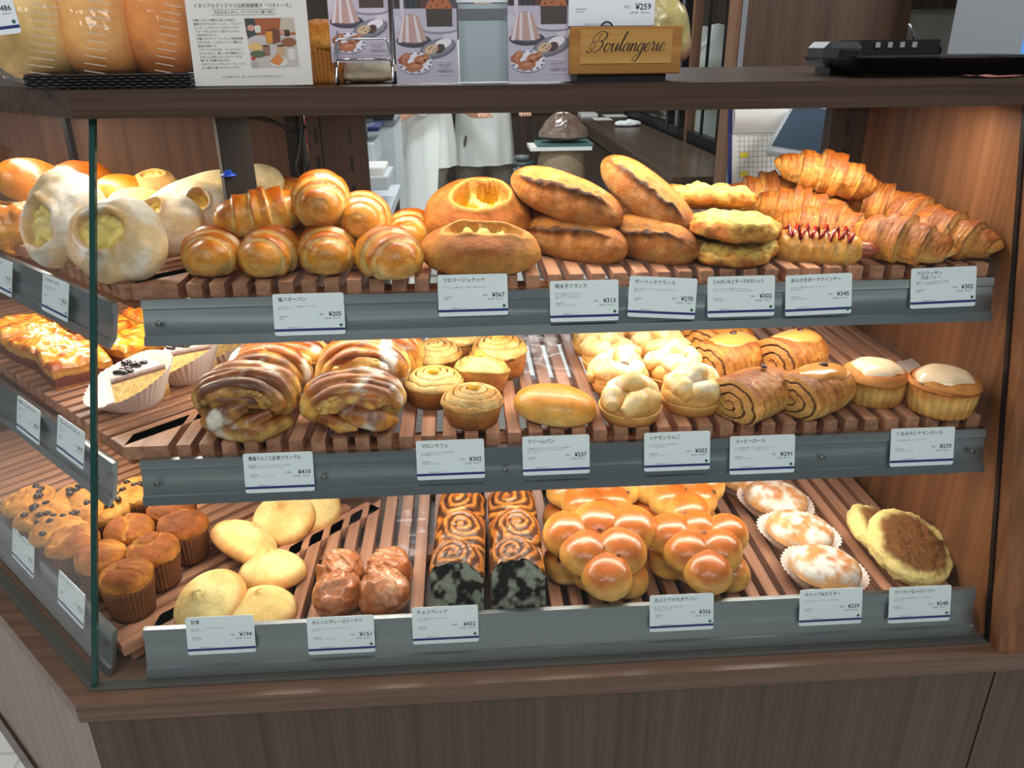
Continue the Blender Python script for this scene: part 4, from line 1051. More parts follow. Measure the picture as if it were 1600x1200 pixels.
# croissants
CR = [((1402, 374, 'c'), (0, R_(2), R_(-52)), .152, 'croissant at the front, just left of the 302 yen card'),
      ((1476, 367, 'c'), (0, R_(2), R_(-54)), .150, 'croissant at the right end of the front row, by the panel'),
      ((1292, 352, 1.135), (0, R_(4), R_(-30)), .160, 'croissant behind the ketchup sausage roll'),
      ((1250, 322, 1.19), (0, R_(3), R_(-26)), .155, 'croissant in the middle of the left pile edge'),
      ((1202, 300, 1.26), (0, R_(-4), R_(-8)), .155, 'croissant farthest left and back in the pile'),
      ((1424, 336, 1.16), (0, R_(10), R_(-54)), .145, 'croissant behind the front right one, along the panel'),
      ((1368, 316, 1.20), (0, R_(8), R_(-38)), .165, 'croissant supporting the right side of the topmost one'),
      ((1287, 268, 1.20), (R_(0), R_(14), R_(-16)), .165, 'topmost croissant crowning the pile')]
for i, (q, rot, L, lab) in enumerate(CR):
    loc = ctr(q[0], q[1], ZT, .066) if q[2] == 'c' else at(q[0], q[1], q[2], .064)
    mk_croissant(lab, loc, rot, L, .078 + .003 * (i % 3), .070, 40 + i)
# ---- uppermost shelf, angled left end
FL = (lin((222, 190, 148)), lin((230, 198, 150)), lin((206, 154, 98)))
G_L = 'cheese buns on the angled left shelf'
mk_hole('floured_cheese_bun', 'floured cheese bun with open hole, right of the glass corner', at(203, 386, 1.075, 0) , (R_(62), R_(4), R_(-6)), .058, .054, .062, 51, (-.16, .12, .58, .50), .24, FL, lin((242, 214, 142)), .8, 'bread', G_L, B_SOFT)
mk_hole('floured_cheese_bun', 'big floured cheese bun cut by the glass corner edge', at(128, 352, 1.20, .0), (R_(58), R_(-10), R_(-20)), .062, .072, .070, 52, (-.18, -.26, .56, .48), .26, FL, lin((240, 216, 150)), .8, 'bread', G_L, B_SOFT)
mk_hole('floured_cheese_bun', 'floured cheese bun behind the front one, hole at upper left', at(274, 362, 1.17, .0), (R_(48), R_(-12), R_(8)), .050, .048, .055, 53, (-.34, .25, .42, .36), .28, FL, lin((238, 186, 84)), .5, 'bread', G_L, B_SOFT)
mk_hole('floured_cheese_bun', 'floured cheese bun just left of the dark corner post', at(330, 338, 1.21, .0), (R_(55), 0, R_(12)), .044, .044, .052, 54, (-.3, .1, .4, .46), .28, FL, lin((238, 192, 96)), .5, 'bread', G_L, B_SOFT)
def mk_plain(name, label, loc, rot, rx, ry, h, seed, cols, mat=None, lump=.08, group=None, lf=18):
    P, C = bun(rx, ry, h, seed, *cols, lump=lump, hb=.35, nu=64, nv=48, lf=lf)
    return finish(MB().grid(P, C), name, mat or B_GLOSS, label, 'bread', group, loc, rot)
GB = (lin((190, 100, 40)), lin((222, 150, 70)), lin((244, 206, 130)))
mk_plain('golden_bun', 'shiny golden bun on top of the pile at the far left', at(44, 276, 1.46, .06), (R_(22), R_(16), 0), .056, .046, .062, 55, GB)
mk_plain('golden_bun', 'brown bun behind the big floured bun', at(128, 285, 1.46, .06), (R_(10), 0, 0), .056, .050, .070, 56, (lin((176, 88, 34)), lin((206, 128, 58)), lin((236, 190, 110))), None, .14)
mk_plain('cracked_bun', 'cracked golden bun at the left edge above the side price card', at(42, 352, 1.33, .07), (R_(16), R_(-10), .4), .055, .050, .074, 57, (lin((204, 124, 48)), lin((226, 160, 76)), lin((248, 212, 130))), None, .34, None, 30)
mk_plain('cracked_bun', 'cracked bun cut off by the left edge of the picture', at(4, 345, 1.45, .07), (R_(10), 0, 1.0), .05, .05, .07, 58, (lin((204, 124, 48)), lin((226, 160, 76)), lin((248, 212, 130))), None, .3, None, 30)
mk_plain('pale_bun', 'small pale bun between the big floured bun and the long roll', at(214, 318, 1.30, .05), (R_(10), 0, .3), .045, .036, .05, 59, (lin((226, 176, 108)), lin((240, 204, 136)), lin((240, 204, 140))), B_SOFT)
mk_plain('long_pale_roll', 'long pale roll slanting left of the dark corner post', at(312, 297, 1.28, .05), (0, R_(-14), R_(24)), .080, .036, .048, 60, (lin((236, 208, 158)), lin((240, 206, 146)), lin((214, 150, 86))), B_SOFT)
mk_plain('orange_bun', 'orange bun tucked behind the glass corner and big floured bun', at(190, 300, 1.40, .05), (0, 0, 0), .044, .040, .055, 61, (lin((206, 128, 48)), lin((230, 166, 80)), lin((240, 196, 120))))
mk_plain('pale_bun', 'pale bun showing at the right of the dark corner post', at(404, 279, 1.34, .045), (0, R_(20), 0), .036, .034, .046, 62, (lin((240, 216, 170)), lin((240, 212, 160)), lin((226, 176, 110))), B_SOFT)
mk_hole('berry_bun', 'small bun with dark berry filling behind the long pale roll', at(243, 290, 1.42, .03), (R_(25), 0, 0), .040, .034, .04, 63, (.1, .1, .5, .4), .25, (lin((222, 160, 90)), lin((236, 190, 120)), lin((226, 170, 100))), lin((48, 20, 40)), 0, 'bread', None, B_SOFT)
mk_plain('golden_bun', 'golden bun glimpsed behind the sideways butter roll', at(448, 300, 1.36, .05), (0, 0, 0), .04, .036, .05, 64, GB)

# ---- middle shelf
mk_twist('dark apple twist at the left front of the middle shelf', ctr(384, 627, ZM, .084), (0, 0, R_(-6)), .146, .080, .084, 71, 0)
mk_twist('apple twist with torn green-tinged middle, right of the dark one', ctr(553, 633, ZM, .072), (0, 0, R_(4)), .146, .076, .072, 72, 1)
mk_twist('apple twist directly behind the dark front one', ctr(418, 598, ZM, .084) + (0, .02, 0), (0, 0, R_(-12)), .130, .070, .088, 73, 0)
mk_twist('apple twist behind the torn one, rounded golden back', ctr(566, 596, ZM, .09) + (0, .02, 0), (0, 0, R_(3)), .138, .074, .096, 74, 1)
mk_twist('apple twist at the back left, under the 205 yen rail', ctr(452, 566, ZM, .11), (0, 0, R_(10)), .120, .070, .094, 75, 1)
mk_twist('apple twist at the back, left of the chestnut swirls', ctr(596, 562, ZM, .11), (0, 0, R_(-8)), .125, .070, .096, 76, 0)
mk_marron('chestnut swirl bun nearest the front', ctr(738, 636, ZM, .050), (0, 0, .3), .043, .030, .021, 81)
mk_marron('chestnut swirl bun at the left of the front one', ctr(678, 607, ZM, .050), (0, 0, 1.3), .043, .031, .020, 82)
mk_marron('chestnut swirl bun tilted behind the front one', ctr(750, 583, ZM, .066), (R_(14), R_(6), 2.3), .042, .032, .022, 83)
mk_marron('dark-topped chestnut swirl bun at the back left', ctr(680, 558, ZM, .066), (0, 0, 3.3), .043, .032, .022, 84, False)
mk_marron('chestnut swirl bun at the back right of its group', ctr(782, 558, ZM, .066), (R_(5), 0, 4.6), .045, .038, .026, 85)
mk_marron('chestnut swirl bun farthest back, mostly hidden by the rail', ctr(712, 535, ZM, .066), (0, 0, 5.3), .044, .036, .024, 86, False)
P, C = bun(.059, .040, .043, 87, lin((230, 150, 64)), lin((242, 184, 98)), lin((248, 214, 146)), lump=.05, hb=.3, nu=70, nv=50, sq=2.6)
finish(MB().grid(P, C), 'cream_bun', B_GLOSS, 'smooth golden oval cream bun alone on clear film', 'bun', None, ctr(866, 634, ZM, .043), (R_(6), R_(4), R_(-14)))
KN = [((985, 628), 'apple knot bun nearest the front, left one', 91), ((1082, 614), 'apple knot bun at the front, right one', 92), ((968, 586), 'apple knot bun second from front in the left file', 93),
      ((1052, 578), 'apple knot bun second from front in the right file', 94), ((952, 557), 'shaded apple knot bun third in the left file', 95), ((1036, 548), 'shaded apple knot bun third in the right file', 96), ((936, 533), 'apple knot bun farthest back, under the rail', 97), ((1012, 528), 'apple knot bun at the very back of the right file', 98)]
for (q, lab, sd) in KN: mk_knot(lab, ctr(q[0], q[1], ZM, .052), (0, 0, sd), .045, .017, sd, .85 if sd < 95 else .25)  # shaded back buns get less of the painted icing and glare
mk_coffee('coffee roll at the front left with one bean, icing worn thin', ctr(1182, 612, ZM, .064), (0, 0, R_(34)), .142, .092, .066, 101, False, 1)
mk_coffee('coffee roll at the front right with glossy caramel icing', ctr(1275, 608, ZM, .064), (0, 0, R_(30)), .134, .090, .066, 102)
mk_coffee('coffee roll behind the worn one, shiny icing and bean', ctr(1137, 558, ZM, .070), (0, 0, R_(34)), .136, .090, .072, 103)
mk_coffee('coffee roll behind the caramel one, bean standing up', ctr(1240, 554, ZM, .070), (0, 0, R_(32)), .128, .088, .072, 104)
mk_coffee('coffee roll at the very back under the price rail', ctr(1125, 527, ZM, .080), (0, 0, R_(36)), .134, .090, .072, 105)
mk_cinnamon('white-iced cinnamon roll next to the coffee rolls', ctr(1365, 601, ZM, .052), (0, 0, .4), .045, .037, 111)
mk_cinnamon('white-iced cinnamon roll at the right end beside the panel', ctr(1472, 615, ZM, .055), (0, 0, 1.9), .047, .040, 112)
# angled left end: pies and cheesecake
pa = on_z(128, 590, ZM)
AZ = math.atan2(ND[1], ND[0]) - math.pi / 2
PIE = [((0, 0), 'glazed custard apple pie at the front corner, nearest the glass edge'), ((1, 0), 'glazed custard apple pie second along the side glass'), ((2, 0), 'glazed custard apple pie at the left picture edge, front row'),
       ((0, 1), 'glazed custard apple pie behind the corner one, crossing the glass edge'), ((1, 1), 'glazed custard apple pie in the middle of the second row'), ((2, 1), 'glazed custard apple pie at the left end of the second row'), ((0, 2), 'glazed custard apple pie at the back, right of the glass edge'), ((1, 2), 'glazed custard apple pie in the middle of the back row')]
for k, ((i, j), lab) in enumerate(PIE):
    q = pa + UD * (.02 + i * .112) + ND * (.0 + j * .098); q[2] = ZM
    mk_pie(lab, q, (0, 0, AZ + R_((-6, 4, -3, 5, -4, 2, 3, -2)[k])), .106, .090, .036, 121 + k)
mk_cheesecake('berry cheesecake slice in pleated paper, nearest the front', ctr(206, 615, ZM, .04), (0, R_(0), R_(-20)), .080, .042, 131)
mk_cheesecake('berry cheesecake slice in pleated paper, second from front', ctr(286, 576, ZM, .04), (0, 0, R_(-35)), .080, .042, 132)
mk_cheesecake('berry cheesecake slice in pleated paper, at the back by the apple twists', ctr(352, 547, ZM, .04), (0, 0, R_(-15)), .080, .042, 133)

# ---- lowest shelf
mk_cone('cone cake propped up at the front left', ctr(330, 936, ZB, .060) + (0, 0, .02), (R_(18), R_(-22), .4), .054, .044, 141)
mk_cone('cone cake lying flat above the 194 yen card', ctr(405, 945, ZB, .040), (R_(4), R_(4), 1.2), .054, .044, 142)
mk_cone('cone cake lying flat in the second row', ctr(424, 884, ZB, .040), (R_(6), R_(8), 2.2), .055, .045, 143)
mk_cone('cone cake leaning left in the third row', ctr(380, 850, ZB, .05) + (0, 0, .02), (R_(14), R_(-30), 3.0), .056, .042, 144)
mk_cone('cone cake tilted right in the fourth row', ctr(444, 806, ZB, .05) + (0, 0, .016), (R_(-14), R_(18), 4.0), .056, .042, 145)
mk_cone('cone cake farthest back under the middle rail', ctr(484, 784, ZB, .05) + (0, 0, .012), (R_(-10), R_(20), 5.0), .056, .042, 146)
for (q, lab, sd) in (((526, 930), 'glazed doughnut at the front left', 151), ((599, 928), 'glazed doughnut at the front right', 152), ((533, 897), 'glazed doughnut at the back left', 153), ((607, 893), 'glazed doughnut at the back right', 154)):
    mk_donut(lab + ' of the four', ctr(q[0], q[1], ZB, .060), (0, 0, sd), .036, .060, sd)
q = on_z(716, 962, ZB); mk_loaf('left half of chocolate swirl loaf with marbled cut face', q, (0, 0, R_(-3)), .076, .098, .21, 161)
q = on_z(810, 958, ZB); mk_loaf('right half of chocolate swirl loaf with marbled cut face', q, (0, 0, R_(-1)), .077, .098, .21, 162)
p = ctr(938, 887, ZB, .05)
mk_flower('lower pull-apart bread of the left front pair, mostly covered', p + (.004, .018, 0), (0, 0, .55), .033, 171)
mk_flower('upper pull-apart bread of the left front pair, glossy balls', p + (-.002, -.002, .045), (R_(14), 0, 0), .0345, 172)
p = ctr(1096, 883, ZB, .05)
mk_flower('lower pull-apart bread of the right front pair, mostly covered', p + (.006, .022, 0), (0, 0, .62), .031, 173)
mk_flower('upper pull-apart bread of the right front pair, glossy balls', p + (-.006, -.002, .042), (R_(13), 0, R_(-3)), .0305, 174)
p = ctr(925, 812, ZB, .05)
mk_flower('lower pull-apart bread of the left back pair', p, (0, 0, .2), .031, 175)
mk_flower('upper pull-apart bread of the left back pair, large orange front ball', p + (.004, -.004, .046), (R_(5), 0, .05), .0315, 176)
p = ctr(1060, 806, ZB, .05)
mk_flower('lower pull-apart bread of the right back pair', p, (0, 0, .3), .031, 177)
mk_flower('upper pull-apart bread of the right back pair', p + (.0, -.004, .046), (R_(4), 0, -.05), .031, 178)
for (q, lab, sd) in (((1287, 886), 'sugar-dusted bun in pleated paper, nearest the front', 181), ((1248, 829), 'sugar-dusted bun in pleated paper, second from front', 182), ((1211, 780), 'sugar-dusted bun in pleated paper, third from front', 183), ((1168, 747), 'sugar-dusted bun in pleated paper, farthest back under the rail', 184)):
    mk_sugar(lab, ctr(q[0], q[1], ZB, .046), (R_(3), R_(4), R_(-24)), .053, .042, .046, sd)
mk_melon('crunchy melon bread leaning in front, above the 248 yen card', at(1425, 868, .975, 0) + (-.006, .015, -.006), (R_(23), R_(12), 0), .067, .034, 191)
mk_melon('crunchy melon bread half hidden behind the leaning one', at(1374, 852, 1.015, 0) + (0, .015, -.006), (R_(26), R_(8), 1.0), .060, .036, 192)
# angled left end: muffins
MF = [((195, 893), 0, 'plain muffin at the front corner beside the glass edge'), ((238, 850), 0, 'plain muffin behind the corner one'), ((285, 812), 0, 'plain muffin at the right, next to the cone cakes'),
      ((156, 862), 0, 'plain muffin cut by the glass corner edge'), ((200, 820), 0, 'plain muffin in the middle of the cluster'), ((113, 838), 0, 'plain muffin behind the side glass, by the lower price card'), ((268, 786), 0, 'plain muffin at the back, under the middle rail'),
      ((92, 818), 7, 'chocolate chip muffin in the front row behind the side glass'), ((66, 800), 7, 'chocolate chip muffin second in the front row'), ((160, 790), 8, 'chocolate chip muffin cut by the glass corner edge'), ((118, 770), 6, 'chocolate chip muffin in the second row'), ((42, 776), 7, 'chocolate chip muffin at the far left'), ((213, 762), 6, 'chocolate chip muffin at the back, right of the glass edge')]
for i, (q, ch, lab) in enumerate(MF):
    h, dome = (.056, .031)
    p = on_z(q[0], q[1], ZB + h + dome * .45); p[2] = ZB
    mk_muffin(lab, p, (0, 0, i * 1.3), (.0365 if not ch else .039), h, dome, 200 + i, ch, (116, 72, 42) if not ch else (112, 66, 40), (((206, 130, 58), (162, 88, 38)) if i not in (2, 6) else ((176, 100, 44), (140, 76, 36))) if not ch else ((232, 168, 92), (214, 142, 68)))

# ---- loose papers and clear film lying on the slats
def film(label, corners, z, seed, mat, name='clear_film', cat='film', amp=.004, n=44, dz=.001):
    c = [on_z(x, y, z) for x, y in corners]
    u = np.linspace(0, 1, n)
    G = np.array([[(c[0] * (1 - a) + c[1] * a) * (1 - b_) + (c[3] * (1 - a) + c[2] * a) * b_ for a in u] for b_ in u])
    G[..., 2] = z + dz + amp * (fbm(G * np.array([1, 1, 0]), 14, seed) ** 2 + .5 * np.abs(noise(G * np.array([1.0, .35, 0]), 40, seed + 3) - .5) + .35 * np.abs(noise(G * np.array([.3, 1.0, 0]), 30, seed + 5) - .5))
    o = MB().grid(G, None, False, False).build(name, mat, None, True)
    return tag(o, label, cat)
M_FILM = clear('clear_film', (252, 252, 252), .45, .16, .02)
M_PARCH = clear('waxed_paper', (255, 255, 255), 1.0, .3, .85, (236, 226, 222))
film('crumpled clear film sheet under the cream bun on the middle shelf', ((800, 668), (935, 664), (905, 520), (800, 525)), ZM, 1, M_FILM, amp=.012)
film('clear film sheet behind the doughnuts on the lowest shelf', ((505, 905), (665, 900), (665, 800), (545, 800)), ZB, 2, M_FILM, amp=.008)
film('clear film sheet beside the sugar-dusted buns on the lowest shelf', ((1150, 930), (1260, 925), (1180, 790), (1130, 800)), ZB, 3, M_FILM, amp=.006)
film('clear film sheet at the right back of the middle shelf', ((1330, 560), (1440, 560), (1380, 515), (1250, 515)), ZM, 4, M_FILM, amp=.004)
film('clear film sheet in front of the cheesecake slices', ((170, 660), (250, 660), (300, 630), (215, 630)), ZM, 5, M_FILM, amp=.005)
film('clear film sheet on the slats at the back of the cone cakes', ((330, 830), (420, 790), (420, 765), (330, 765)), ZB, 6, M_FILM, amp=.006)
film('waxed paper corner sticking out under the front croissant', ((1340, 402), (1392, 408), (1420, 385), (1350, 385)), ZT, 7, M_PARCH, 'waxed_paper', 'paper', .001, 8)
film('waxed paper corner at the right end under the croissants', ((1450, 408), (1560, 406), (1510, 380), (1450, 380)), ZT, 8, M_PARCH, 'waxed_paper', 'paper', .001, 8)
film('waxed paper sheet under the back croissants and galettes', ((1165, 355), (1230, 352), (1240, 325), (1165, 328)), ZT, 9, M_PARCH, 'waxed_paper', 'paper', .001, 8)
film('waxed paper corner behind the right iced cinnamon roll', ((1405, 590), (1450, 585), (1425, 562), (1400, 570)), ZM, 10, M_PARCH, 'waxed_paper', 'paper', .012, 8)
# ================================================================== lettering and price cards
_TC = {}
def text_geo(s, res=1):
    k = (s, res)
    if k in _TC: return _TC[k]
    cu = bpy.data.curves.new('lettering', 'FONT'); cu.body = s; cu.size = 1.0; cu.resolution_u = res
    o = bpy.data.objects.new('lettering', cu); COL.objects.link(o)
    dg = bpy.context.evaluated_depsgraph_get(); me = bpy.data.meshes.new_from_object(o.evaluated_get(dg))
    V = np.array([v.co[:] for v in me.vertices]).reshape(-1, 3); Fc = [tuple(p.vertices) for p in me.polygons]
    bpy.data.objects.remove(o); bpy.data.curves.remove(cu); bpy.data.meshes.remove(me)
    _TC[k] = (V, Fc); return _TC[k]
def put_text(mb, s, x, y, size, z=.0, sx=1.0, width=None, res=1, C=None):
    """x = left edge, y = baseline, in the sheet's own plane"""
    V, Fc = text_geo(s, res)
    if not len(V): return
    if width: sx = width / (np.ptp(V[:, 0]) * size)
    W = V * size; W[:, 0] *= sx
    mb.add(W + np.array([x, y, z]), Fc, C)
def put_bold(mb, s, x, y, size, z, e, **k):
    for dx, dy in ((-e, 0), (e, 0), (0, e), (0, -e)): put_text(mb, s, x + dx, y + dy, size, z, **k)
def frame(center, X, up):
    X = np.array(X, float); X /= np.linalg.norm(X); up = np.array(up, float); up -= X * (up @ X); up /= np.linalg.norm(up); out = np.cross(X, up)
    return Matrix(((X[0], up[0], out[0], center[0]), (X[1], up[1], out[1], center[1]), (X[2], up[2], out[2], center[2]), (0, 0, 0, 1)))
def rrect(w, h, r, n=5):
    pts = []
    for cx, cy, a0 in ((w / 2 - r, h / 2 - r, 0), (-w / 2 + r, h / 2 - r, 90), (-w / 2 + r, -h / 2 + r, 180), (w / 2 - r, -h / 2 + r, 270)):
        for i in range(n): a = math.radians(a0 + 90 * i / (n - 1)); pts.append((cx + r * math.cos(a), cy + r * math.sin(a)))
    return pts
CW, CH = .091, .054
CARD_ME = MB().prism(rrect(CW, CH, .0028), -.0006, .0004).mesh('price_card', M_WHITE, False)
STRIPE_ME = MB().box((-CW / 2, -.0216, .0004), (CW / 2, -.0183, .00055)).mesh('blue_stripe', M_BLUE, False)
DOT_ME = MB().prism([(.0021 * math.cos(a), .0021 * math.sin(a)) for a in np.linspace(0, TAU, 18, endpoint=False)], .00056, .0007).mesh('green_sticker', M_GREEN, False)
def card(M, label, title, desc, allergen, price, base, dot=True, pre='税込', title2=None, dotpos=(.0405, -.0148), roll=0.0):
    o = bpy.data.objects.new('price_card', CARD_ME); COL.objects.link(o); o.matrix_world = M @ Matrix.Rotation(math.radians(roll), 4, 'Z')
    tag(o, label, 'price card', 'price cards on the shelf rails')
    mb = MB(); L, T = -CW / 2, CH / 2
    if title: put_bold(mb, title, L + .0067, T - .0094, .0061, .00045, .00010, res=2, sx=min(1.0, .068 / (.0061 * max(1, np.ptp(text_geo(title, 2)[0][:, 0])))))
    y = T - .0176
    if title2: put_text(mb, title2, L + .0085, T - .0150, .0052, .00045, res=2); y -= .002
    for d in desc: put_text(mb, d, L + .0068, y, .00225, .00045); y -= .0027
    put_text(mb, '特定原材料等', L + .0072, T - .0300, .0019, .00045); put_text(mb, allergen, L + .0072, T - .0326, .0019, .00045)
    put_text(mb, pre, L + .0588 - (.006 if len(pre) > 2 else 0), T - .0285, .0031, .00045)
    put_bold(mb, '¥' + price, L + .0705, T - .0300, .0082, .00045, .00014, width=.0165, res=2)
    put_text(mb, '(本体  ¥%s)' % base, L + .0645, T - .0338, .0026, .00045, width=.0205)
    put_text(mb, '詳細原材料表示はこちら→', L + .0170, T - .0445, .0018, .00045)
    put_text(mb, '────', L + .0715, T - .0440, .0012, .00045)
    mb.build('printed_text', M_INK, o, False)
    child('blue_stripe', STRIPE_ME, o)
    if dot: child('green_sticker', DOT_ME, o, (dotpos[0], dotpos[1], 0))
    return o
UP_F = np.array([0, .2517, .9678]); OUT_F = np.cross([1., 0, 0], UP_F)
def front_card(px, py, rail, *a, **k):
    d = RAILS[rail]; p0 = np.array([0, d['yr'] - .0035, d['rt']]); c = on_plane(px, py, p0, OUT_F)
    return card(frame(c, (1, 0, 0), UP_F), *a, **k)
XD = -UD; UP_D = ND * .2517 + np.array([0, 0, .9678]); OUT_D = np.cross(XD, UP_D)
def side_card(px, py, rail, *a, **k):
    d = RAILS[rail]; zz = (d['rt'] + d['rb']) / 2
    p0 = np.array([xc(zz), yg(zz), 0]) + ND * .026 + np.array([0, 0, d['rt'] - .003]) ; p0 = p0 - ND * .0015
    c = on_plane(px, py, p0, OUT_D); return card(frame(c, XD, UP_D), *a, **k)
front_card(483, 491, 'top', 'white price card reading 205 yen under the butter rolls', '塩バターパン', ['バターを包み、フランス産岩塩をトッピングして', '焼き上げました。'], '小麦 乳', '205', '190')
front_card(739, 461, 'top', 'white price card reading 367 yen under the cheese loaves', 'フロマージュクッペ', ['フランスパンに角切りのチーズを包んで焼き上げました。'], '小麦 乳', '367', '340')
front_card(913, 470, 'top', 'white price card reading 313 yen under the split French rolls', '明太子フランス', ['香ばしい焼き上げのフランスパンに', 'バターと明太子のピリッとした', '明太バターソースを合わせました。'], '小麦 卵 乳 大豆 りんご ゼラチン', '313', '290')
front_card(1035, 465, 'top', 'white price card reading 270 yen, hanging slightly askew', 'ガーリックフランス', ['香ばしく焼き上げたフランスパンにガーリックバターを', '塗りました。'], '小麦 乳', '270', '250', roll=-4)
front_card(1158, 463, 'top', 'white price card reading 302 yen under the cheese galettes', 'じゃがいもとチーズのガレット', ['じゃがいもをたっぷり3種のチーズでつつんだ、', 'ステンペン、ミニバケットに一口分の焼き上げました。'], '小麦 卵 乳 大豆 りんご', '302', '280')
front_card(1279, 460, 'top', 'white price card reading 345 yen under the sausage roll', 'あらびきポークウインナー', ['プリっとした食感のあらびきポークウインナーを', '包んで焼きました。'], '小麦 卵 乳 大豆 豚肉 りんご', '345', '320', dotpos=(.0405, -.0215), roll=1)
front_card(1474, 449, 'top', 'white price card reading 302 yen under the croissants', 'クロワッサン', ['発酵バターのリッチな風味と香ばしさが特徴。', '芳醇バターの風味豊かな味わいです。'], '小麦 卵 乳', '302', '280', title2='〔発酵バター〕', roll=1)
front_card(436, 738, 'middle', 'white price card reading 410 yen under the apple twists', '青森りんごと紅茶クランブル', ['青森県産りんご、シードル、シナモンクリームを巻き、', '紅茶風味のクランブルをトッピングしました。'], '小麦 卵 乳 アーモンド オレンジ りんご', '410', '380', pre='1/2税込', dotpos=(.037, -.0195))
front_card(704, 718, 'middle', 'white price card reading 302 yen under the chestnut swirls', 'マロンカフェ', ['コーヒー味のパンでマロンあんを巻き込み、', '栗の甘露煮をトッピング。'], '小麦 卵 乳 オレンジ 大豆 りんご', '302', '280', dot=False)
front_card(869, 711, 'middle', 'white price card reading 237 yen under the cream bun', 'クリームパン', ['北海道産の牛乳からつくるカスタードクリームを使用した、', 'カスタードクリームをたっぷり包んだやわらかな', 'クリームパンです。'], '小麦 卵 乳', '237', '220', dot=False)
front_card(1058, 705, 'middle', 'white price card reading 302 yen under the apple knot buns', 'シナモンりんご', ['シナモンシュガーとりんごを巻き込んで', 'ふっくら焼き上げました。'], '小麦 卵 乳 アーモンド りんご', '302', '280')
front_card(1191, 710, 'middle', 'white price card reading 291 yen under the coffee rolls', 'コーヒーロール', ['シナモン風味の生地にコーヒーをねりこんだクリームの', 'コーヒーゆたかに、マーブルに焼き上げました。'], '小麦 卵 乳 アーモンド 大豆', '291', '270')
front_card(1441, 698, 'middle', 'white price card reading 270 yen under the cinnamon rolls', 'くるみのシナモンロール', ['くるみの食感がおいしいシナモンロールです。'], 'くるみ 小麦 卵 乳 アーモンド', '270', '250', dot=False)
front_card(345, 992, 'bottom', 'white price card reading 194 yen under the cone cakes', '甘食', ['昔なつかしい、シンプルでやさしい味わいに', '焼き上げました。'], '小麦 卵 乳 大豆', '194', '180', dot=False)
front_card(533, 992, 'bottom', 'white price card reading 151 yen under the doughnuts', 'オレンジグレーズドーナツ', ['小ぶりの食べやすいドーナツをオレンジグレーズを', 'かけました。'], '小麦 卵 乳 オレンジ 大豆 ゼラチン', '151', '140')
front_card(696, 976, 'bottom', 'white price card reading 432 yen under the chocolate loaves', 'チョコブレッド', ['なめらかな食感に仕上げたブリオッシュに', 'ほどよい甘さ。'], '小麦 卵 乳 大豆', '432', '400', pre='1/2税込')
front_card(1065, 957, 'bottom', 'white price card reading 356 yen under the pull-apart breads', '白ぶどうのちぎりパン', ['白ワインに漬けたレーズンをたっぷりと', '練り込んだ、ほどよい甘さのちぎりパン。', '小さく切り分けられます。'], '小麦 卵 乳', '356', '330')
front_card(1298, 948, 'bottom', 'white price card reading 259 yen under the sugar-dusted buns', 'ホイップ&カスター', ['生地でカスタードとホイップクリームを包みました。'], '小麦 卵 乳', '259', '240')
front_card(1437, 944, 'bottom', 'white price card reading 248 yen under the melon breads', 'カリカリなメロンパン', ['カリカリの食感の生地を発酵させた、ふっくら食感の', '焼き上げました。'], '小麦 卵 乳 アーモンド', '248', '230')
side_card(86, 464, 'top', 'white price card on the top side rail behind the left glass', 'とろけるチーズパン', ['もちもちとした生地にとろけるチーズを', '包んで焼き上げました。'], '小麦 乳', '336', '311')
side_card(2, 430, 'top', 'white price card on the top side rail, cut off by the picture edge', 'チーズフランス', ['焼き上げました。'], '小麦 乳', '183', '170')
side_card(44, 656, 'middle', 'white price card on the middle side rail under the glazed pies', '青森りんごカスタードパイ', ['りんごとカスタードを重ねて', '焼き上げました。'], '小麦 卵 乳', '432', '400', dot=False)
side_card(110, 690, 'middle', 'white price card on the middle side rail, beside the glass corner', 'ブルーベリーチーズケーキ', ['チーズケーキにブルーベリーを', 'のせました。'], '小麦 卵 乳', '475', '440', dot=False)
side_card(36, 862, 'bottom', 'white price card on the lowest side rail under the chocolate chip muffins', 'マフィンチョコチップ', ['チョコチップ入りのマフィンです。'], '小麦 卵 乳', '232', '215', dot=False)
side_card(111, 936, 'bottom', 'white price card on the lowest side rail under the plain muffins', 'マフィンプレーン', ['しっとりとしたマフィンです。'], '小麦 卵 乳', '216', '200', dot=False)
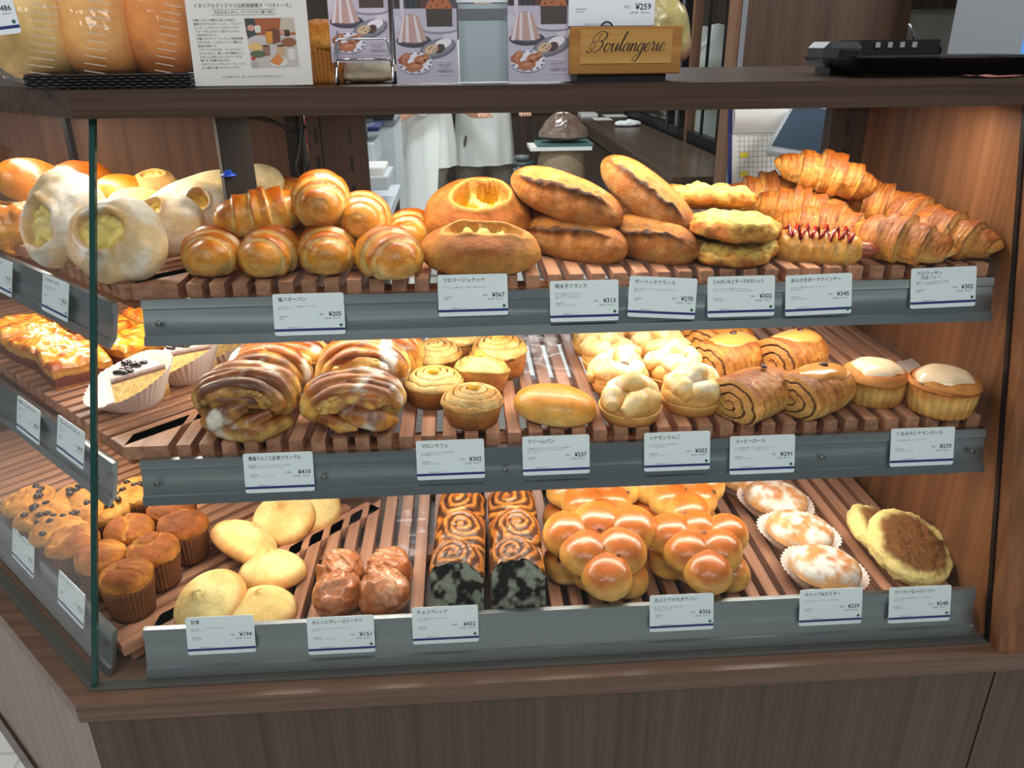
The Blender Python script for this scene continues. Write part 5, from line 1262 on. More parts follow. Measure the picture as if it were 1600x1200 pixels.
# ================================================================== things standing on the counter top
M_VC = bread_mat('printed_colours', .45, .4, 0, .0, 10, .0, 10)
ACR = clear('acrylic_sheet', (250, 252, 252), 1.0, 0.0)
def ell(mb, cx, cy, rx, ry, z, c, rot=0.0, n=28, a0=0, a1=TAU):
    a = np.linspace(a0, a1, n, endpoint=(a1 - a0 < TAU - .01)); x, y = rx * np.cos(a), ry * np.sin(a); cr, sr = math.cos(rot), math.sin(rot)
    mb.add(np.stack([cx + x * cr - y * sr, cy + x * sr + y * cr, 0 * a + z], -1), [tuple(range(len(a)))], lin(c))
def pol(mb, pts, z, c): mb.add([(x, y, z) for x, y in pts], [tuple(range(len(pts)))], lin(c))
def leaflet_print(W, H):
    """table of Christmas cakes; unit: 670 wide, y measured from the bottom edge"""
    mb = MB(); k = W / 670.0
    def X(x): return (x - 835) * k - W / 2
    def Y(y): return (905 - y) * k
    top = 905 - H / k
    pol(mb, [(X(835), 0), (X(1505), 0), (X(1505), H), (X(835), H)], .0004, (196, 188, 206))
    pol(mb, [(X(835), Y(160)), (X(1505), Y(160)), (X(1505), H), (X(835), H)], .0005, (92, 84, 96))
    for i, c in enumerate(((58, 44, 40), (84, 52, 40), (48, 52, 58), (40, 58, 62), (70, 46, 44), (96, 58, 44))):
        pol(mb, [(X(850 + i * 58), Y(150)), (X(900 + i * 58), Y(150)), (X(900 + i * 58), H), (X(850 + i * 58), H)], .0006, c)
    pol(mb, [(X(905), Y(230)), (X(945), Y(230)), (X(945), H), (X(905), H)], .0007, (214, 206, 220))
    ell(mb, X(860), Y(300), 60 * k, 70 * k, .0006, (206, 202, 216)); ell(mb, X(1440), Y(420), 90 * k, 60 * k, .0006, (214, 206, 220))
    ell(mb, X(1035), Y(480), 190 * k, 66 * k, .0008, (70, 66, 78)); ell(mb, X(1035), Y(468), 150 * k, 48 * k, .0009, (96, 92, 104))
    pol(mb, [(X(860), Y(490)), (X(930), Y(490)), (X(1060), Y(500)), (X(1180), Y(475)), (X(1150), Y(400)), (X(1085), Y(232)), (X(1010), Y(212)), (X(930), Y(235)), (X(885), Y(400))], .0010, (196, 158, 152))
    for x0, x1, xt0, xt1 in ((868, 905, 930, 950), (950, 985, 962, 990), (1075, 1120, 1040, 1062)):
        pol(mb, [(X(x0), Y(492)), (X(x1), Y(496)), (X(xt1), Y(225)), (X(xt0), Y(228))], .0011, (226, 214, 220))
    ell(mb, X(1320), Y(372), 190 * k, 40 * k, .0008, (150, 142, 160)); ell(mb, X(1320), Y(360), 180 * k, 32 * k, .0009, (206, 200, 214))
    pol(mb, [(X(1185), Y(340)), (X(1455), Y(340)), (X(1458), Y(165)), (X(1180), Y(165))], .0010, (74, 62, 58))
    ell(mb, X(1318), Y(165), 142 * k, 112 * k, .0011, (184, 108, 70), 0, 24, 0, math.pi)
    for x, y in ((1260, 90), (1300, 130), (1360, 100), (1400, 150), (1230, 140), (1330, 75)): ell(mb, X(x), Y(y), 12 * k, 10 * k, .0012, (92, 48, 34), 0, 8)
    ell(mb, X(1290), Y(556), 200 * k, 92 * k, .0012, (112, 110, 124), .25); ell(mb, X(1290), Y(548), 180 * k, 76 * k, .0013, (142, 140, 152), .25)
    ell(mb, X(1345), Y(512), 100 * k, 48 * k, .0014, (236, 232, 240), .35); ell(mb, X(1310), Y(560), 60 * k, 44 * k, .0015, (86, 64, 58), .5); ell(mb, X(1220), Y(566), 76 * k, 44 * k, .0016, (214, 186, 150), .3)
    for x, y in ((1200, 560), (1240, 580), (1225, 545), (1270, 560)): ell(mb, X(x), Y(y), 9 * k, 7 * k, .0017, (96, 70, 56), 0, 8)
    ell(mb, X(1040), Y(700), 192 * k, 112 * k, .0018, (222, 218, 230)); ell(mb, X(1040), Y(698), 170 * k, 96 * k, .0019, (236, 234, 242))
    for i in range(14):
        a = i / 14 * TAU; ell(mb, X(1040) + 168 * k * math.cos(a), Y(698) + 94 * k * math.sin(a), 16 * k, 12 * k, .0020, (120, 116, 150), 0, 8)
    for x, y, rx, ry, r in ((930, 650, 70, 40, .6), (910, 690, 60, 34, -.5), (1100, 670, 74, 46, .2), (1030, 740, 96, 50, .15), (1150, 650, 50, 34, .8)): ell(mb, X(x), Y(y), rx * k, ry * k, .0021, (184, 116, 84), r); ell(mb, X(x) + 6 * k, Y(y) + 8 * k, rx * .5 * k, ry * .4 * k, .0022, (206, 140, 104), r)
    wt = lin((236, 234, 242)); dk = lin((84, 76, 96))
    [pol(mb, [(X(1262 + i * 16), Y(692 - 6 * (i % 2))), (X(1274 + i * 16), Y(692 - 4 * (i % 2))), (X(1274 + i * 16), Y(684 - 4 * (i % 2))), (X(1262 + i * 16), Y(686 - 6 * (i % 2)))], .0023, (226, 224, 236)) for i in range(12)]; put_text(mb, '大切な人と過ごす', X(1285), Y(732), 26 * k, .0023, width=150 * k, C=dk); put_text(mb, 'クリスマス', X(1305), Y(762), 22 * k, .0023, width=100 * k, C=dk)
    pol(mb, [(X(1270), Y(775)), (X(1450), Y(775)), (X(1450), Y(779)), (X(1270), Y(779))], .0023, (84, 76, 96))
    put_text(mb, 'ご予約承り中です', X(1275), Y(800), 22 * k, .0023, width=180 * k, C=dk); [pol(mb, [(X(1262 + i * 16), Y(826 - 6 * (i % 2))), (X(1274 + i * 16), Y(826 - 4 * (i % 2))), (X(1274 + i * 16), Y(818 - 4 * (i % 2))), (X(1262 + i * 16), Y(820 - 6 * (i % 2)))], .0023, (226, 224, 236)) for i in range(12)]
    # keep only what lies on the sheet
    for V in mb.v: V[:, 0] = np.clip(V[:, 0], -W / 2, W / 2); V[:, 1] = np.clip(V[:, 1], 0, H)
    return mb
def stand_frame(pxl, pyl, pxr, pyr, Y, lean):
    """matrix of a sheet standing on the counter: bottom centre origin"""
    a = on_y(pxl, pyl, Y); b_ = on_y(pxr, pyr, Y); c = (a + b_) / 2; c[2] = TOPZ1 + .002
    up = np.array([0, math.sin(lean), math.cos(lean)]); W = np.linalg.norm(b_ - a)
    return frame(c, (1, 0, 0), up), W
def sheet_thing(name, label, cat, M):
    o = bpy.data.objects.new(name, None); COL.objects.link(o); o.empty_display_size = .02; o.matrix_world = M; return tag(o, label, cat)
# acrylic notice
M, W = stand_frame(303, 133, 492, 131, 1.045, .10)
nt_ = sheet_thing('notice_stand', 'clear acrylic stand with white notice about panettone, Japanese text and photo', 'notice', M)
Hn = W * .80
MB().box((-W / 2 + .002, 0, 0), (W / 2 - .002, Hn, .0006)).build('paper_notice', M_PAPER, nt_, False)
mb = MB(); mb.add([(-W / 2 - .003, 0, .0035), (W / 2 + .003, 0, .0035), (W / 2 + .003, Hn + .02, .0035), (-W / 2 - .003, Hn + .02, .0035)], [(0, 1, 2, 3)]); mb.add([(-W / 2 - .003, -.001, .0035), (W / 2 + .003, -.001, .0035), (W / 2 + .003, -.001, -.05), (-W / 2 - .003, -.001, -.05)], [(0, 1, 2, 3)])
mb.build('acrylic_sheet', ACR, nt_, False)
mb = MB(); kx = W / 1450.0
def NX(x): return (x - 790) * kx
def NY(y): return (1020 - y) * kx * .95
put_text(mb, 'イタリアのクリスマス伝統発酵菓子「パネトーネ」', NX(175), NY(108), 52 * kx, .0008, width=1130 * kx, res=2)
put_text(mb, '大切なあの人へ、クリスマスの贈り物に。', NX(405), NY(178), 40 * kx, .0008, width=725 * kx, res=1)
for i, t in enumerate(('卵黄とバターを贅沢に使った生地に、', '厳選されたサルタナレーズン、オレンジ', 'ピール、シトロンピールなどのドライ', 'フルーツをふんだんに加えてふんわり', 'と焼きあげました。', '元種(リエヴィト・マードレ)で熟成発酵', 'させるため、ふんわりソフトで豊かな', '風味が特徴です。', 'イタリアの人たちは、クリスマスシー', 'ズンになると、親しい人や家族などと、', 'お互いにお気に入りのパネトーネを', '贈りあう習慣があります。', '小分けにカットすればパーティーなど', '人の集まる場にもぴったりです。')):
    put_text(mb, t, NX(150 + i * 3), NY(265 + i * 42.5), 31 * kx, .0008)
put_text(mb, '※ご予約承ります。詳しくはスタッフまでおたずねください。', NX(420), NY(925), 26 * kx, .0008, width=720 * kx)
for yy in (130, 192): MB().box((NX(380), NY(yy + 3), .0006), (NX(1130), NY(yy), .0008)).build('rule_line', M_INK, nt_, False)
mb.build('printed_text', M_INK, nt_, False)
mb = MB()
pol(mb, [(NX(780), NY(815)), (NX(1350), NY(805)), (NX(1330), NY(230)), (NX(752), NY(235))], .0008, (206, 196, 192))
pol(mb, [(NX(760), NY(430)), (NX(1338), NY(430)), (NX(1330), NY(230)), (NX(752), NY(235))], .0009, (176, 98, 58))
pol(mb, [(NX(752), NY(235)), (NX(870), NY(235)), (NX(880), NY(420)), (NX(770), NY(470))], .0010, (70, 72, 74)); pol(mb, [(NX(1180), NY(232)), (NX(1330), NY(230)), (NX(1335), NY(400)), (NX(1150), NY(400))], .0010, (206, 190, 172))
ell(mb, NX(820), NY(345), 45 * kx, 34 * kx, .0011, (216, 160, 140)); ell(mb, NX(1185), NY(395), 30 * kx, 30 * kx, .0011, (214, 158, 136))
for x0, y0, x1, y1, c in ((860, 330, 935, 400, (226, 224, 220)), (1205, 380, 1270, 445, (66, 44, 38)), (930, 555, 1020, 670, (150, 118, 96)), (1100, 555, 1195, 670, (206, 172, 134)), (1228, 610, 1312, 725, (226, 218, 212))):
    pol(mb, [(NX(x0 + 6), NY(y1)), (NX(x1 - 6), NY(y1)), (NX(x1), NY(y0)), (NX(x0), NY(y0))], .0012, c); ell(mb, NX((x0 + x1) / 2), NY(y0), (x1 - x0) / 2 * kx, 12 * kx, .0013, (90, 66, 56) if c[0] < 210 else (236, 232, 228))
pol(mb, [(NX(980), NY(520)), (NX(1060), NY(535)), (NX(1155), NY(510)), (NX(1150), NY(370)), (NX(1060), NY(350)), (NX(985), NY(380))], .0012, (124, 70, 50)); pol(mb, [(NX(985), NY(515)), (NX(1060), NY(530)), (NX(1065), NY(385)), (NX(990), NY(385))], .0013, (226, 150, 60))
ell(mb, NX(850), NY(565), 85 * kx, 44 * kx, .0012, (232, 190, 120)); ell(mb, NX(1250), NY(515), 90 * kx, 50 * kx, .0012, (150, 96, 66)); ell(mb, NX(1110), NY(750), 110 * kx, 50 * kx, .0012, (226, 222, 210))
pol(mb, [(NX(1000), NY(745)), (NX(1110), NY(790)), (NX(1170), NY(720)), (NX(1100), NY(640))], .0013, (224, 140, 72)); ell(mb, NX(870), NY(650), 90 * kx, 40 * kx, .0012, (96, 112, 84)); ell(mb, NX(815), NY(770), 44 * kx, 34 * kx, .0013, (186, 176, 178)); ell(mb, NX(810), NY(700), 26 * kx, 20 * kx, .0013, (196, 66, 60))
mb.build('printed_photo', M_VC, nt_, False)
# leaflets
for (l, r, Yd, name, lab, lift) in ((521, 613, 1.075, 'a', 'cake leaflet propped on the chrome wire easel', .024), (621, 717, 1.050, 'b', 'cake leaflet in acrylic, left of the grey-blue sign', 0.0), (795, 892, 1.050, 'c', 'cake leaflet in acrylic, between grey-blue sign and wooden box', 0.0)):
    M, W = stand_frame(l, 131, r, 131, Yd, .12)
    if lift: M = Matrix.Translation((0, .004, lift)) @ M
    o = sheet_thing('leaflet_stand' if not lift else 'leaflet', lab, 'leaflet', M)
    H = W * 1.5
    MB().box((-W / 2, 0, -.0006), (W / 2, H, .0003)).build('sheet', M_PAPER, o, False)
    leaflet_print(W, H).build('printed_picture', M_VC, o, False)
    if not lift:
        m2 = MB(); m2.add([(-W / 2 - .002, -.001, .004), (W / 2 + .002, -.001, .004), (W / 2 + .002, H + .01, .004), (-W / 2 - .002, H + .01, .004)], [(0, 1, 2, 3)]); m2.add([(-W / 2 - .002, -.001, .006), (W / 2 + .002, -.001, .006), (W / 2 + .002, -.001, -.05), (-W / 2 - .002, -.001, -.05)], [(0, 1, 2, 3)]); m2.build('acrylic_sheet', ACR, o, False)
# wire easel
M, W = stand_frame(527, 131, 618, 129, 1.055, 0)
ez = sheet_thing('wire_easel', 'small chrome wire easel with black rubber feet', 'easel', M)
hw = W / 2; zf = .034
MB().tube([(-hw, .004, .0), (-hw + .002, zf, .006)] + [(-hw + .004, zf + .014, .008), (-hw + .008, zf + .017, .008), (hw - .010, zf + .017, .008), (hw - .006, zf + .014, .008)] + [(hw - .004, zf, .006), (hw - .002, .004, 0)], .0016, None, 8).build('front_wire', M_STEEL, ez)
MB().tube([(-hw + .003, zf - .006, .006), (hw - .005, zf - .006, .006)], .0014, None, 8).build('cross_wire', M_STEEL, ez)
for sx in (-1, 1):
    MB().tube([(sx * hw * .95, .10, -.055), (sx * hw * .95, zf - .004, -.01), (sx * hw * .95, .002, .022)], .0016, None, 8).build('side_wire', M_STEEL, ez)
    MB().tube([(sx * (hw - .001), -.001, .004), (sx * (hw - .001), .014, .003)], .0028, None, 10).build('rubber_foot', M_BLACK, ez)
# white wrapped package behind the easel
p = on_y(575, 120, 1.13); p[2] = TOPZ1
P, C = bun(.042, .03, .030, 301, lin((244, 238, 224)), lin((240, 226, 196)), lin((236, 214, 170)), lump=.2, lf=40)
tag(MB().grid(P, C).build('wrapped_package', B_SOFT, None, True, p), 'small cream-white package lying behind the wire easel', 'package')
# grey-blue sign with small white card on top
M, W = stand_frame(719, 130, 795, 130, 1.075, .08)
sg = sheet_thing('sign_holder', 'blank grey-blue sign panel with white strip card on top', 'sign', M)
MB().box((-W / 2, 0, -.003), (W / 2, .090, 0)).build('panel', plain('pale_blue_grey', (168, 184, 190), .3), sg, False)
MB().box((-W / 2, .072, -.003), (W / 2, .084, .002)).build('silver_clip', M_STEEL, sg, False)
MB().box((-W / 2 - .014, .091, .001), (W / 2 + .008, .125, .002)).build('white_card', M_WHITE, sg, False)
mb = MB(); put_text(mb, '詳細原材料表示はこちら→', -W / 2 - .004, .0985, .0022, .0023); mb.build('printed_text', M_INK, sg, False)
# wooden box "Boulangerie"
ZC = TOPZ1
a = on_y(893, 128, 1.035); b_ = on_y(1060, 122, 1.035); bw = b_[0] - a[0] + .004
bx0 = (a[0] + b_[0]) / 2
wb = thing('wooden_box', 'honey-coloured wooden box lettered Boulangerie in black script', 'box', (bx0, 1.038, ZC))
M_PINE = wood('pine', (150, 100, 44), (190, 138, 70), 'X', 1.0, .5, 40); M_PINE2 = wood('pine_plaque', (168, 122, 58), (206, 160, 88), 'X', 1.0, .5, 30)
mb = MB(); t = .006; hb = .064; z0 = .010; dp = .085
MB().box((-bw / 2, 0, z0), (bw / 2, t, hb), bev=.0012).build('front_board', M_PINE, wb, False)
MB().box((-bw / 2, dp - t, z0), (bw / 2, dp, hb), bev=.0012).build('back_board', M_PINE, wb, False)
for sx in (-1, 1): MB().box((sx * bw / 2 - (t if sx > 0 else 0), t, z0), (sx * bw / 2 + (t if sx < 0 else 0), dp - t, hb), bev=.0012).build('side_board', M_PINE, wb, False)
MB().box((-bw / 2 + t, t, z0), (bw / 2 - t, dp - t, z0 + .005)).build('bottom_board', M_PINE, wb, False)
MB().box((-bw / 2 + .010, .006, 0), (bw / 2 - .016, dp - .008, z0)).build('base', M_BLACK, wb, False)
pq = MB().box((-bw / 2 + .012, -.0012, z0 + .012), (bw / 2 - .012, 0, hb - .003), bev=.0004).build('plaque', M_PINE2, wb, False)
LET = {  # handwriting strokes in x-height units (x, y), joined as drawn
 'B': ([[(-.55, .10), (-.35, -.12), (.05, .0), (.45, .8), (.75, 1.7), (.95, 2.15)], [(.25, 1.2), (-.1, 1.0), (-.15, 1.6), (.35, 2.15), (1.0, 2.3), (1.75, 2.05), (1.75, 1.5), (1.25, 1.2), (.8, 1.18)], [(.8, 1.18), (1.35, 1.15), (1.55, .7), (1.2, .15), (.6, -.05), (.15, .1), (-.3, .5), (-.2, .95)]], 1.95),
 'o': ([[(.75, .85), (.35, .95), (.1, .5), (.2, .05), (.55, .0), (.85, .45), (.75, .85), (.95, .75), (1.2, .8)]], 1.05),
 'u': ([[(0, .6), (.25, .95), (.2, .3), (.35, 0), (.65, .15), (.95, .95), (.9, .3), (1.0, .02), (1.3, .4)]], 1.2),
 'l': ([[(-.1, .3), (.35, 1.0), (.75, 2.0), (.65, 2.25), (.45, 1.8), (.3, .5), (.4, .02), (.75, .4)]], .72),
 'a': ([[(.85, .8), (.5, .95), (.12, .5), (.2, .02), (.55, .15), (.9, .95), (.85, .3), (.95, .02), (1.25, .4)]], 1.15),
 'n': ([[(0, .55), (.22, .95), (.2, .0), (.3, .5), (.6, .95), (.8, .75), (.78, .2), (.9, .0), (1.2, .4)]], 1.12),
 'g': ([[(.85, .8), (.5, .95), (.12, .5), (.25, .02), (.6, .2), (.9, .95), (.75, -.4), (.4, -1.1), (-.05, -1.15), (-.15, -.8), (.4, -.35), (1.2, .35)]], 1.1),
 'e': ([[(.0, .35), (.5, .5), (.7, .8), (.45, .98), (.12, .55), (.2, .05), (.55, .0), (.95, .4)]], .88),
 'r': ([[(0, .5), (.25, 1.1), (.35, .9), (.6, .85), (.5, .3), (.65, .0), (.95, .4)]], .88),
 'i': ([[(0, .5), (.25, .95), (.22, .3), (.35, 0), (.65, .4)], [(.42, 1.45), (.47, 1.5)]], .6)}
def smooth(pts, n=7):
    p = np.array([pts[0]] + list(pts) + [pts[-1]], float); out = []
    for i in range(1, len(p) - 2):
        for t_ in np.linspace(0, 1, n, endpoint=False):
            q0, q1, q2, q3 = p[i - 1], p[i], p[i + 1], p[i + 2]
            out.append(.5 * ((2 * q1) + (-q0 + q2) * t_ + (2 * q0 - 5 * q1 + 4 * q2 - q3) * t_ ** 2 + (-q0 + 3 * q1 - 3 * q2 + q3) * t_ ** 3))
    out.append(p[-2]); return np.array(out)
mb = MB(); cx = .5
strokes = []
for ch in 'Boulangerie':
    st, adv = LET[ch]
    for s_ in st:
        q = smooth(s_); q[:, 0] += cx + .42 * q[:, 1]; strokes.append(q)
    cx += adv
xs = np.concatenate([q[:, 0] for q in strokes]); tw = bw * .70; k = tw / np.ptp(xs); zc = z0 + .012 + .019
for q in strokes:
    d = np.gradient(q, axis=0); th = np.abs(np.arctan2(d[:, 1], d[:, 0])); wd = .00028 + .00052 * np.clip(-d[:, 1] / (np.linalg.norm(d, axis=1) + 1e-9), 0, 1)
    n_ = np.stack([-d[:, 1], d[:, 0]], -1); n_ /= np.linalg.norm(n_, axis=1)[:, None] + 1e-9
    c_ = np.stack([(q[:, 0] - xs.min()) * k - tw / 2, (q[:, 1] - .5) * k * 1.25], -1)
    A_ = c_ + n_ * wd[:, None]; B_ = c_ - n_ * wd[:, None]; m_ = len(q)
    V = [(x, -.0016, zc + y) for x, y in A_] + [(x, -.0016, zc + y) for x, y in B_]
    mb.add(V, [(i, m_ + i, m_ + i + 1, i + 1) for i in range(m_ - 1)])
mb.build('script_lettering', M_INK, pq, False)
# price card clipped in the box
c = on_y(956, 8, 1.052); c[2] = ZC + hb + .022
pc = card(frame(c, (1, 0, 0), (0, .1, 1)), 'white price card reading 259 yen clipped above the wooden box', '', [], '小麦 卵 乳', '259', '240', dot=False)
pc.scale = (1.16, 1.16, 1.16)
rg = MB(); rg.tube([(.0075 * math.cos(a), 0, .0075 * math.sin(a)) for a in np.linspace(-.4, math.pi + .4, 20)], .0011, None, 8)
rp = on_y(948, 45, 1.044); tag(rg.build('ring_clip', M_BLACK, None, True, rp), 'black wire ring clip holding the card above the wooden box', 'clip')
# wrapped cake inside the box
P, C = bun(.040, .026, .085, 311, lin((206, 190, 120)), lin((176, 162, 96)), lin((190, 130, 104)), lump=.25, lf=45)
P[..., 0] *= 1 + .0 * P[..., 2]
q = on_y(1030, 40, 1.09); tag(MB().grid(P, C).build('wrapped_cake', B_WET, None, True, (q[0], 1.085, ZC + .017)), 'green and brown wrapped cake standing inside the wooden box', 'wrapped cake')
# card terminal
a = on_y(1266, 105, 1.22); b_ = on_y(1434, 104, 1.22); w = b_[0] - a[0]
tm = thing('card_terminal', 'black card payment terminal lying on the counter, buttons on its edge', 'card terminal', ((a[0] + b_[0]) / 2, 1.20, ZC), (0, 0, R_(-4)))
M_TERM = plain('terminal_plastic', (24, 25, 28), .38)
MB().prism([(-w / 2 + .05, -.03), (w / 2 - .004, -.034), (w / 2, .04), (-w / 2 + .05, .045)], .008, .046).build('body', M_TERM, tm, False)
MB().box((-w / 2, -.036, .010), (-w / 2 + .056, .046, .044), bev=.008).build('printer_cover', plain('terminal_grey', (58, 60, 64), .4), tm, False)
MB().box((-w / 2 + .020, -.042, .012), (-w / 2 + .046, -.034, .036), bev=.003).build('latch', M_TERM, tm, False)
for i in range(4): MB().box((-.012 + i * .017, -.0352, .036), (-.006 + i * .017, -.033, .043)).build('key', plain('grey_key', (170, 172, 176), .4), tm, False)
MB().tube([(w / 2 - .03, -.01, .046), (w / 2 - .046, -.02, .066)], .0016, None, 8).build('stylus', M_STEEL, tm)
MB().tube([(w / 2 - .002, -.02, .040), (w / 2 + .008, -.01, .034), (w / 2 + .010, .0, .02), (w / 2, .01, .01)], .004, None, 8).build('corner_guard', M_TERM, tm)
for sx in (-w / 2 + .012, w / 2 - .02): MB().box((sx, -.03, 0), (sx + .02, .03, .012)).build('foot', M_BLACK, tm, False)
# black tray
a = on_y(1334, 110, 1.075); tray = thing('black_tray', 'large flat black tray at the right end of the counter', 'tray', (a[0] + .16, 1.17, ZC))
def trayring(hw_, hd, z, r=.02): return [(x, y, z) for x, y in rrect(2 * hw_, 2 * hd, r, 6)]
rings = [trayring(.135, .075, .004), trayring(.158, .098, .022, .03), trayring(.160, .100, .024, .03), trayring(.156, .096, .024, .03), trayring(.133, .073, .007)]
n_ = len(rings[0]); mb = MB().grid(np.array(rings), None, True, False); mb.add(np.array(rings[0]), [tuple(range(n_))[::-1]]); mb.add(np.array(rings[-1]), [tuple(range(n_))])
mb.build('moulded_tray', plain('tray_black', (20, 20, 22), .5, bump=.3, bscale=400), tray, False)
MB().prism(rrect(.250, .13, .01), 0, .004).build('rubber_base', M_BLACK, tray, False)
MB().prism(rrect(.255, .135, .02), .024, .0255, lin((30, 31, 34))).build('grip_mat', plain('rubber_mat', (30, 31, 35), .65, bump=.6, bscale=500), tray, False)
q = on_y(1550, 117, 1.045); tag(MB().grid(np.array([[(x, y, .0008 + .003 * noise(np.array([x, y, 0.]), 60, 3)) for x in np.linspace(-.035, .035, 12)] for y in np.linspace(-.012, .02, 8)]), lin((196, 120, 110)), False, False).build('red_slip', plain('red_white_paper', (190, 120, 112), .6, var=.3, vscale=60), None, True, (q[0], q[1], ZC)), 'thin red and white paper slip under the black tray', 'paper slip')
# woven basket tray with bagged loaves at the left
BT = [on_y(8, 141, 1.03), on_y(298, 133, 1.03)]
bk = thing('woven_basket', 'black woven basket tray holding the bagged loaves at the left', 'basket', (-.38, 1.16, ZC))
mb = MB(); M_WEAVE = plain('black_weave', (26, 25, 26), .45)
x0, x1, y0, y1 = -.56 + .38, -.25 + .23 + .12, -.118, .16
x0, x1 = BT[0][0] + .40, BT[1][0] + .375
for j in range(5):
    z = .003 + j * .0032
    for (ax_, bx_) in (((x0, y0), (x1, y0)), ((x1, y0), (x1, y1)), ((x1, y1), (x0, y1)), ((x0, y1), (x0, y0))):
        nn = 60; pts = []
        for i, s_ in enumerate(np.linspace(0, 1, nn)):
            o_ = .0014 * (1 if (i // 2 + j) % 2 else -1); px_, py_ = ax_[0] + (bx_[0] - ax_[0]) * s_, ax_[1] + (bx_[1] - ax_[1]) * s_
            pts.append((px_ + (o_ if ax_[0] == bx_[0] else 0), py_ + (o_ if ax_[1] == bx_[1] else 0), z))
        mb.tube(pts, .0017, None, 5)
wv = mb.build('woven_rim', M_WEAVE, bk)
MB().box((x0, y0, .0005), (x1, y1, .003)).build('base', M_WEAVE, bk, False)
M_BAG = clear('cellophane', (254, 254, 254), 1.0, .06, .03, bump=.6, bscale=30)
M_STRIPE = plain('bag_stripe', (206, 190, 170), .5)
def bagged(px, py, Y, rx, ry, h, seed, cols, lab, tilt=0):
    p = on_y(px, py, Y); root = thing('bagged_loaf', lab, 'bagged bread', (p[0], p[1], ZC + .004), (0, 0, tilt), 'loaves in cellophane bags')
    P, C = bun(rx, ry, h, seed, *cols, lump=.08, hb=.35, nu=64, nv=50, sq=2.6); P[..., 2] += .004
    MB().grid(P, C).build('loaf', bread_mat('bagged_loaf_crust', .45, .4, 0, .12, 45, .1, 160, 1.0, 1.0, .06), root)
    P2, _ = bun(rx * 1.14, ry * 1.14, h * 1.18, seed + 1, lump=.16, hb=.3, nu=48, nv=36, sq=3.0, lf=26)
    bg_ = MB().grid(P2).build('cellophane_bag', M_BAG, root, False)
    mb = MB()
    for i in range(15):
        z = h * (.06 + .065 * i); w_ = rx * .26; xx = rx * .10 + z * .30; yy = -ry * 1.16 * math.sqrt(max(.05, 1 - ((z / (h * 1.18) - .3) / .75) ** 2 * .6))
        mb.add([(xx - w_, yy - .001, z), (xx + w_, yy - .001, z - .004), (xx + w_, yy - .001, z - .0028), (xx - w_, yy - .001, z + .0012)], [(0, 1, 2, 3)])
    s_ = mb.build('printed_stripes', M_STRIPE, bg_, False); s_['kind'] = 'stuff'
    return root
GL = (lin((246, 180, 100)), lin((244, 184, 108)), lin((220, 150, 82)))
bagged(70, 120, 1.105, .052, .048, .125, 321, (lin((252, 216, 140)), lin((250, 212, 138)), lin((226, 184, 112))), 'pale yellow loaf in a striped cellophane bag, leftmost of three', .2)
bagged(172, 120, 1.11, .050, .046, .130, 322, GL, 'orange-brown loaf in a striped cellophane bag, middle of three', -.1)
bagged(262, 120, 1.115, .040, .045, .125, 323, (lin((240, 150, 66)), lin((236, 150, 72)), lin((196, 116, 56))), 'orange loaf in a cellophane bag beside the acrylic notice', .1)
bagged(120, 40, 1.17, .050, .04, .165, 324, (lin((150, 86, 46)), lin((150, 88, 48)), lin((140, 80, 44))), 'dark brown loaf in cellophane standing behind the front bags', .3)
bagged(225, 40, 1.18, .050, .04, .165, 325, (lin((160, 92, 48)), lin((158, 90, 46)), lin((140, 80, 44))), 'brown loaf in cellophane behind the middle and right bags', -.2)
p = on_y(508, 118, 1.12); mf_ = mk_muffin('small orange panettone in pleated paper behind the notice', (p[0], p[1], ZC), (0, 0, 0), .032, .045, .040, 331, 0, (196, 130, 66), ((240, 170, 80), (226, 140, 56)))
mf_['category'] = 'panettone'; mf_['group'] = 'counter cakes'; mf_.name = 'small_panettone'
M_ = frame(on_y(2, 18, 1.02) + np.array([-.030, 0, 0]), (1, 0, 0), (0, .1, 1))
card(M_, 'price card at the left picture edge in front of the bagged loaves', '', [], '小麦 卵 乳', '486', '450', roll=6)
# ================================================================== behind the case: staff area
def box_px(l, t, r, b, Y, depth=.02):
    """corner points of an upright rectangle seen at depth Y"""
    a = on_y(l, b, Y); c = on_y(r, t, Y); return (min(a[0], c[0]), Y, a[2]), (max(a[0], c[0]), Y + depth, c[2])
# rear panel of the angled section with its black frame
lo, hi = box_px(155, 185, 447, 320, 1.62)
pn = cpart(MB().box((lo[0] - .02, 1.62, DECK), (hi[0], 1.64, TOPZ0)), 'rear_panel', wood('rear_laminate', (74, 48, 34), (112, 76, 54), 'Z', 1.0, .5, 30))
lo2, hi2 = box_px(447, 185, 463, 320, 1.61)
cpart(MB().box((hi[0], 1.60, DECK), (hi2[0], 1.64, TOPZ0)), 'rear_frame', M_BLACKM)
lo3, hi3 = box_px(463, 185, 470, 320, 1.61); cpart(MB().box((hi2[0], 1.605, DECK), (hi3[0], 1.64, TOPZ0)), 'rear_frame', M_POST)
cpart(MB().box((lo[0] - .028, 1.60, DECK), (lo[0] - .02, 1.64, TOPZ0)), 'rear_frame', M_BLACK)
cpart(MB().box((-1.5, 1.66, DECK), (lo[0] - .028, 1.68, TOPZ0)), 'rear_panel', wood('rear_laminate', (74, 48, 34), (112, 76, 54), 'Z'))
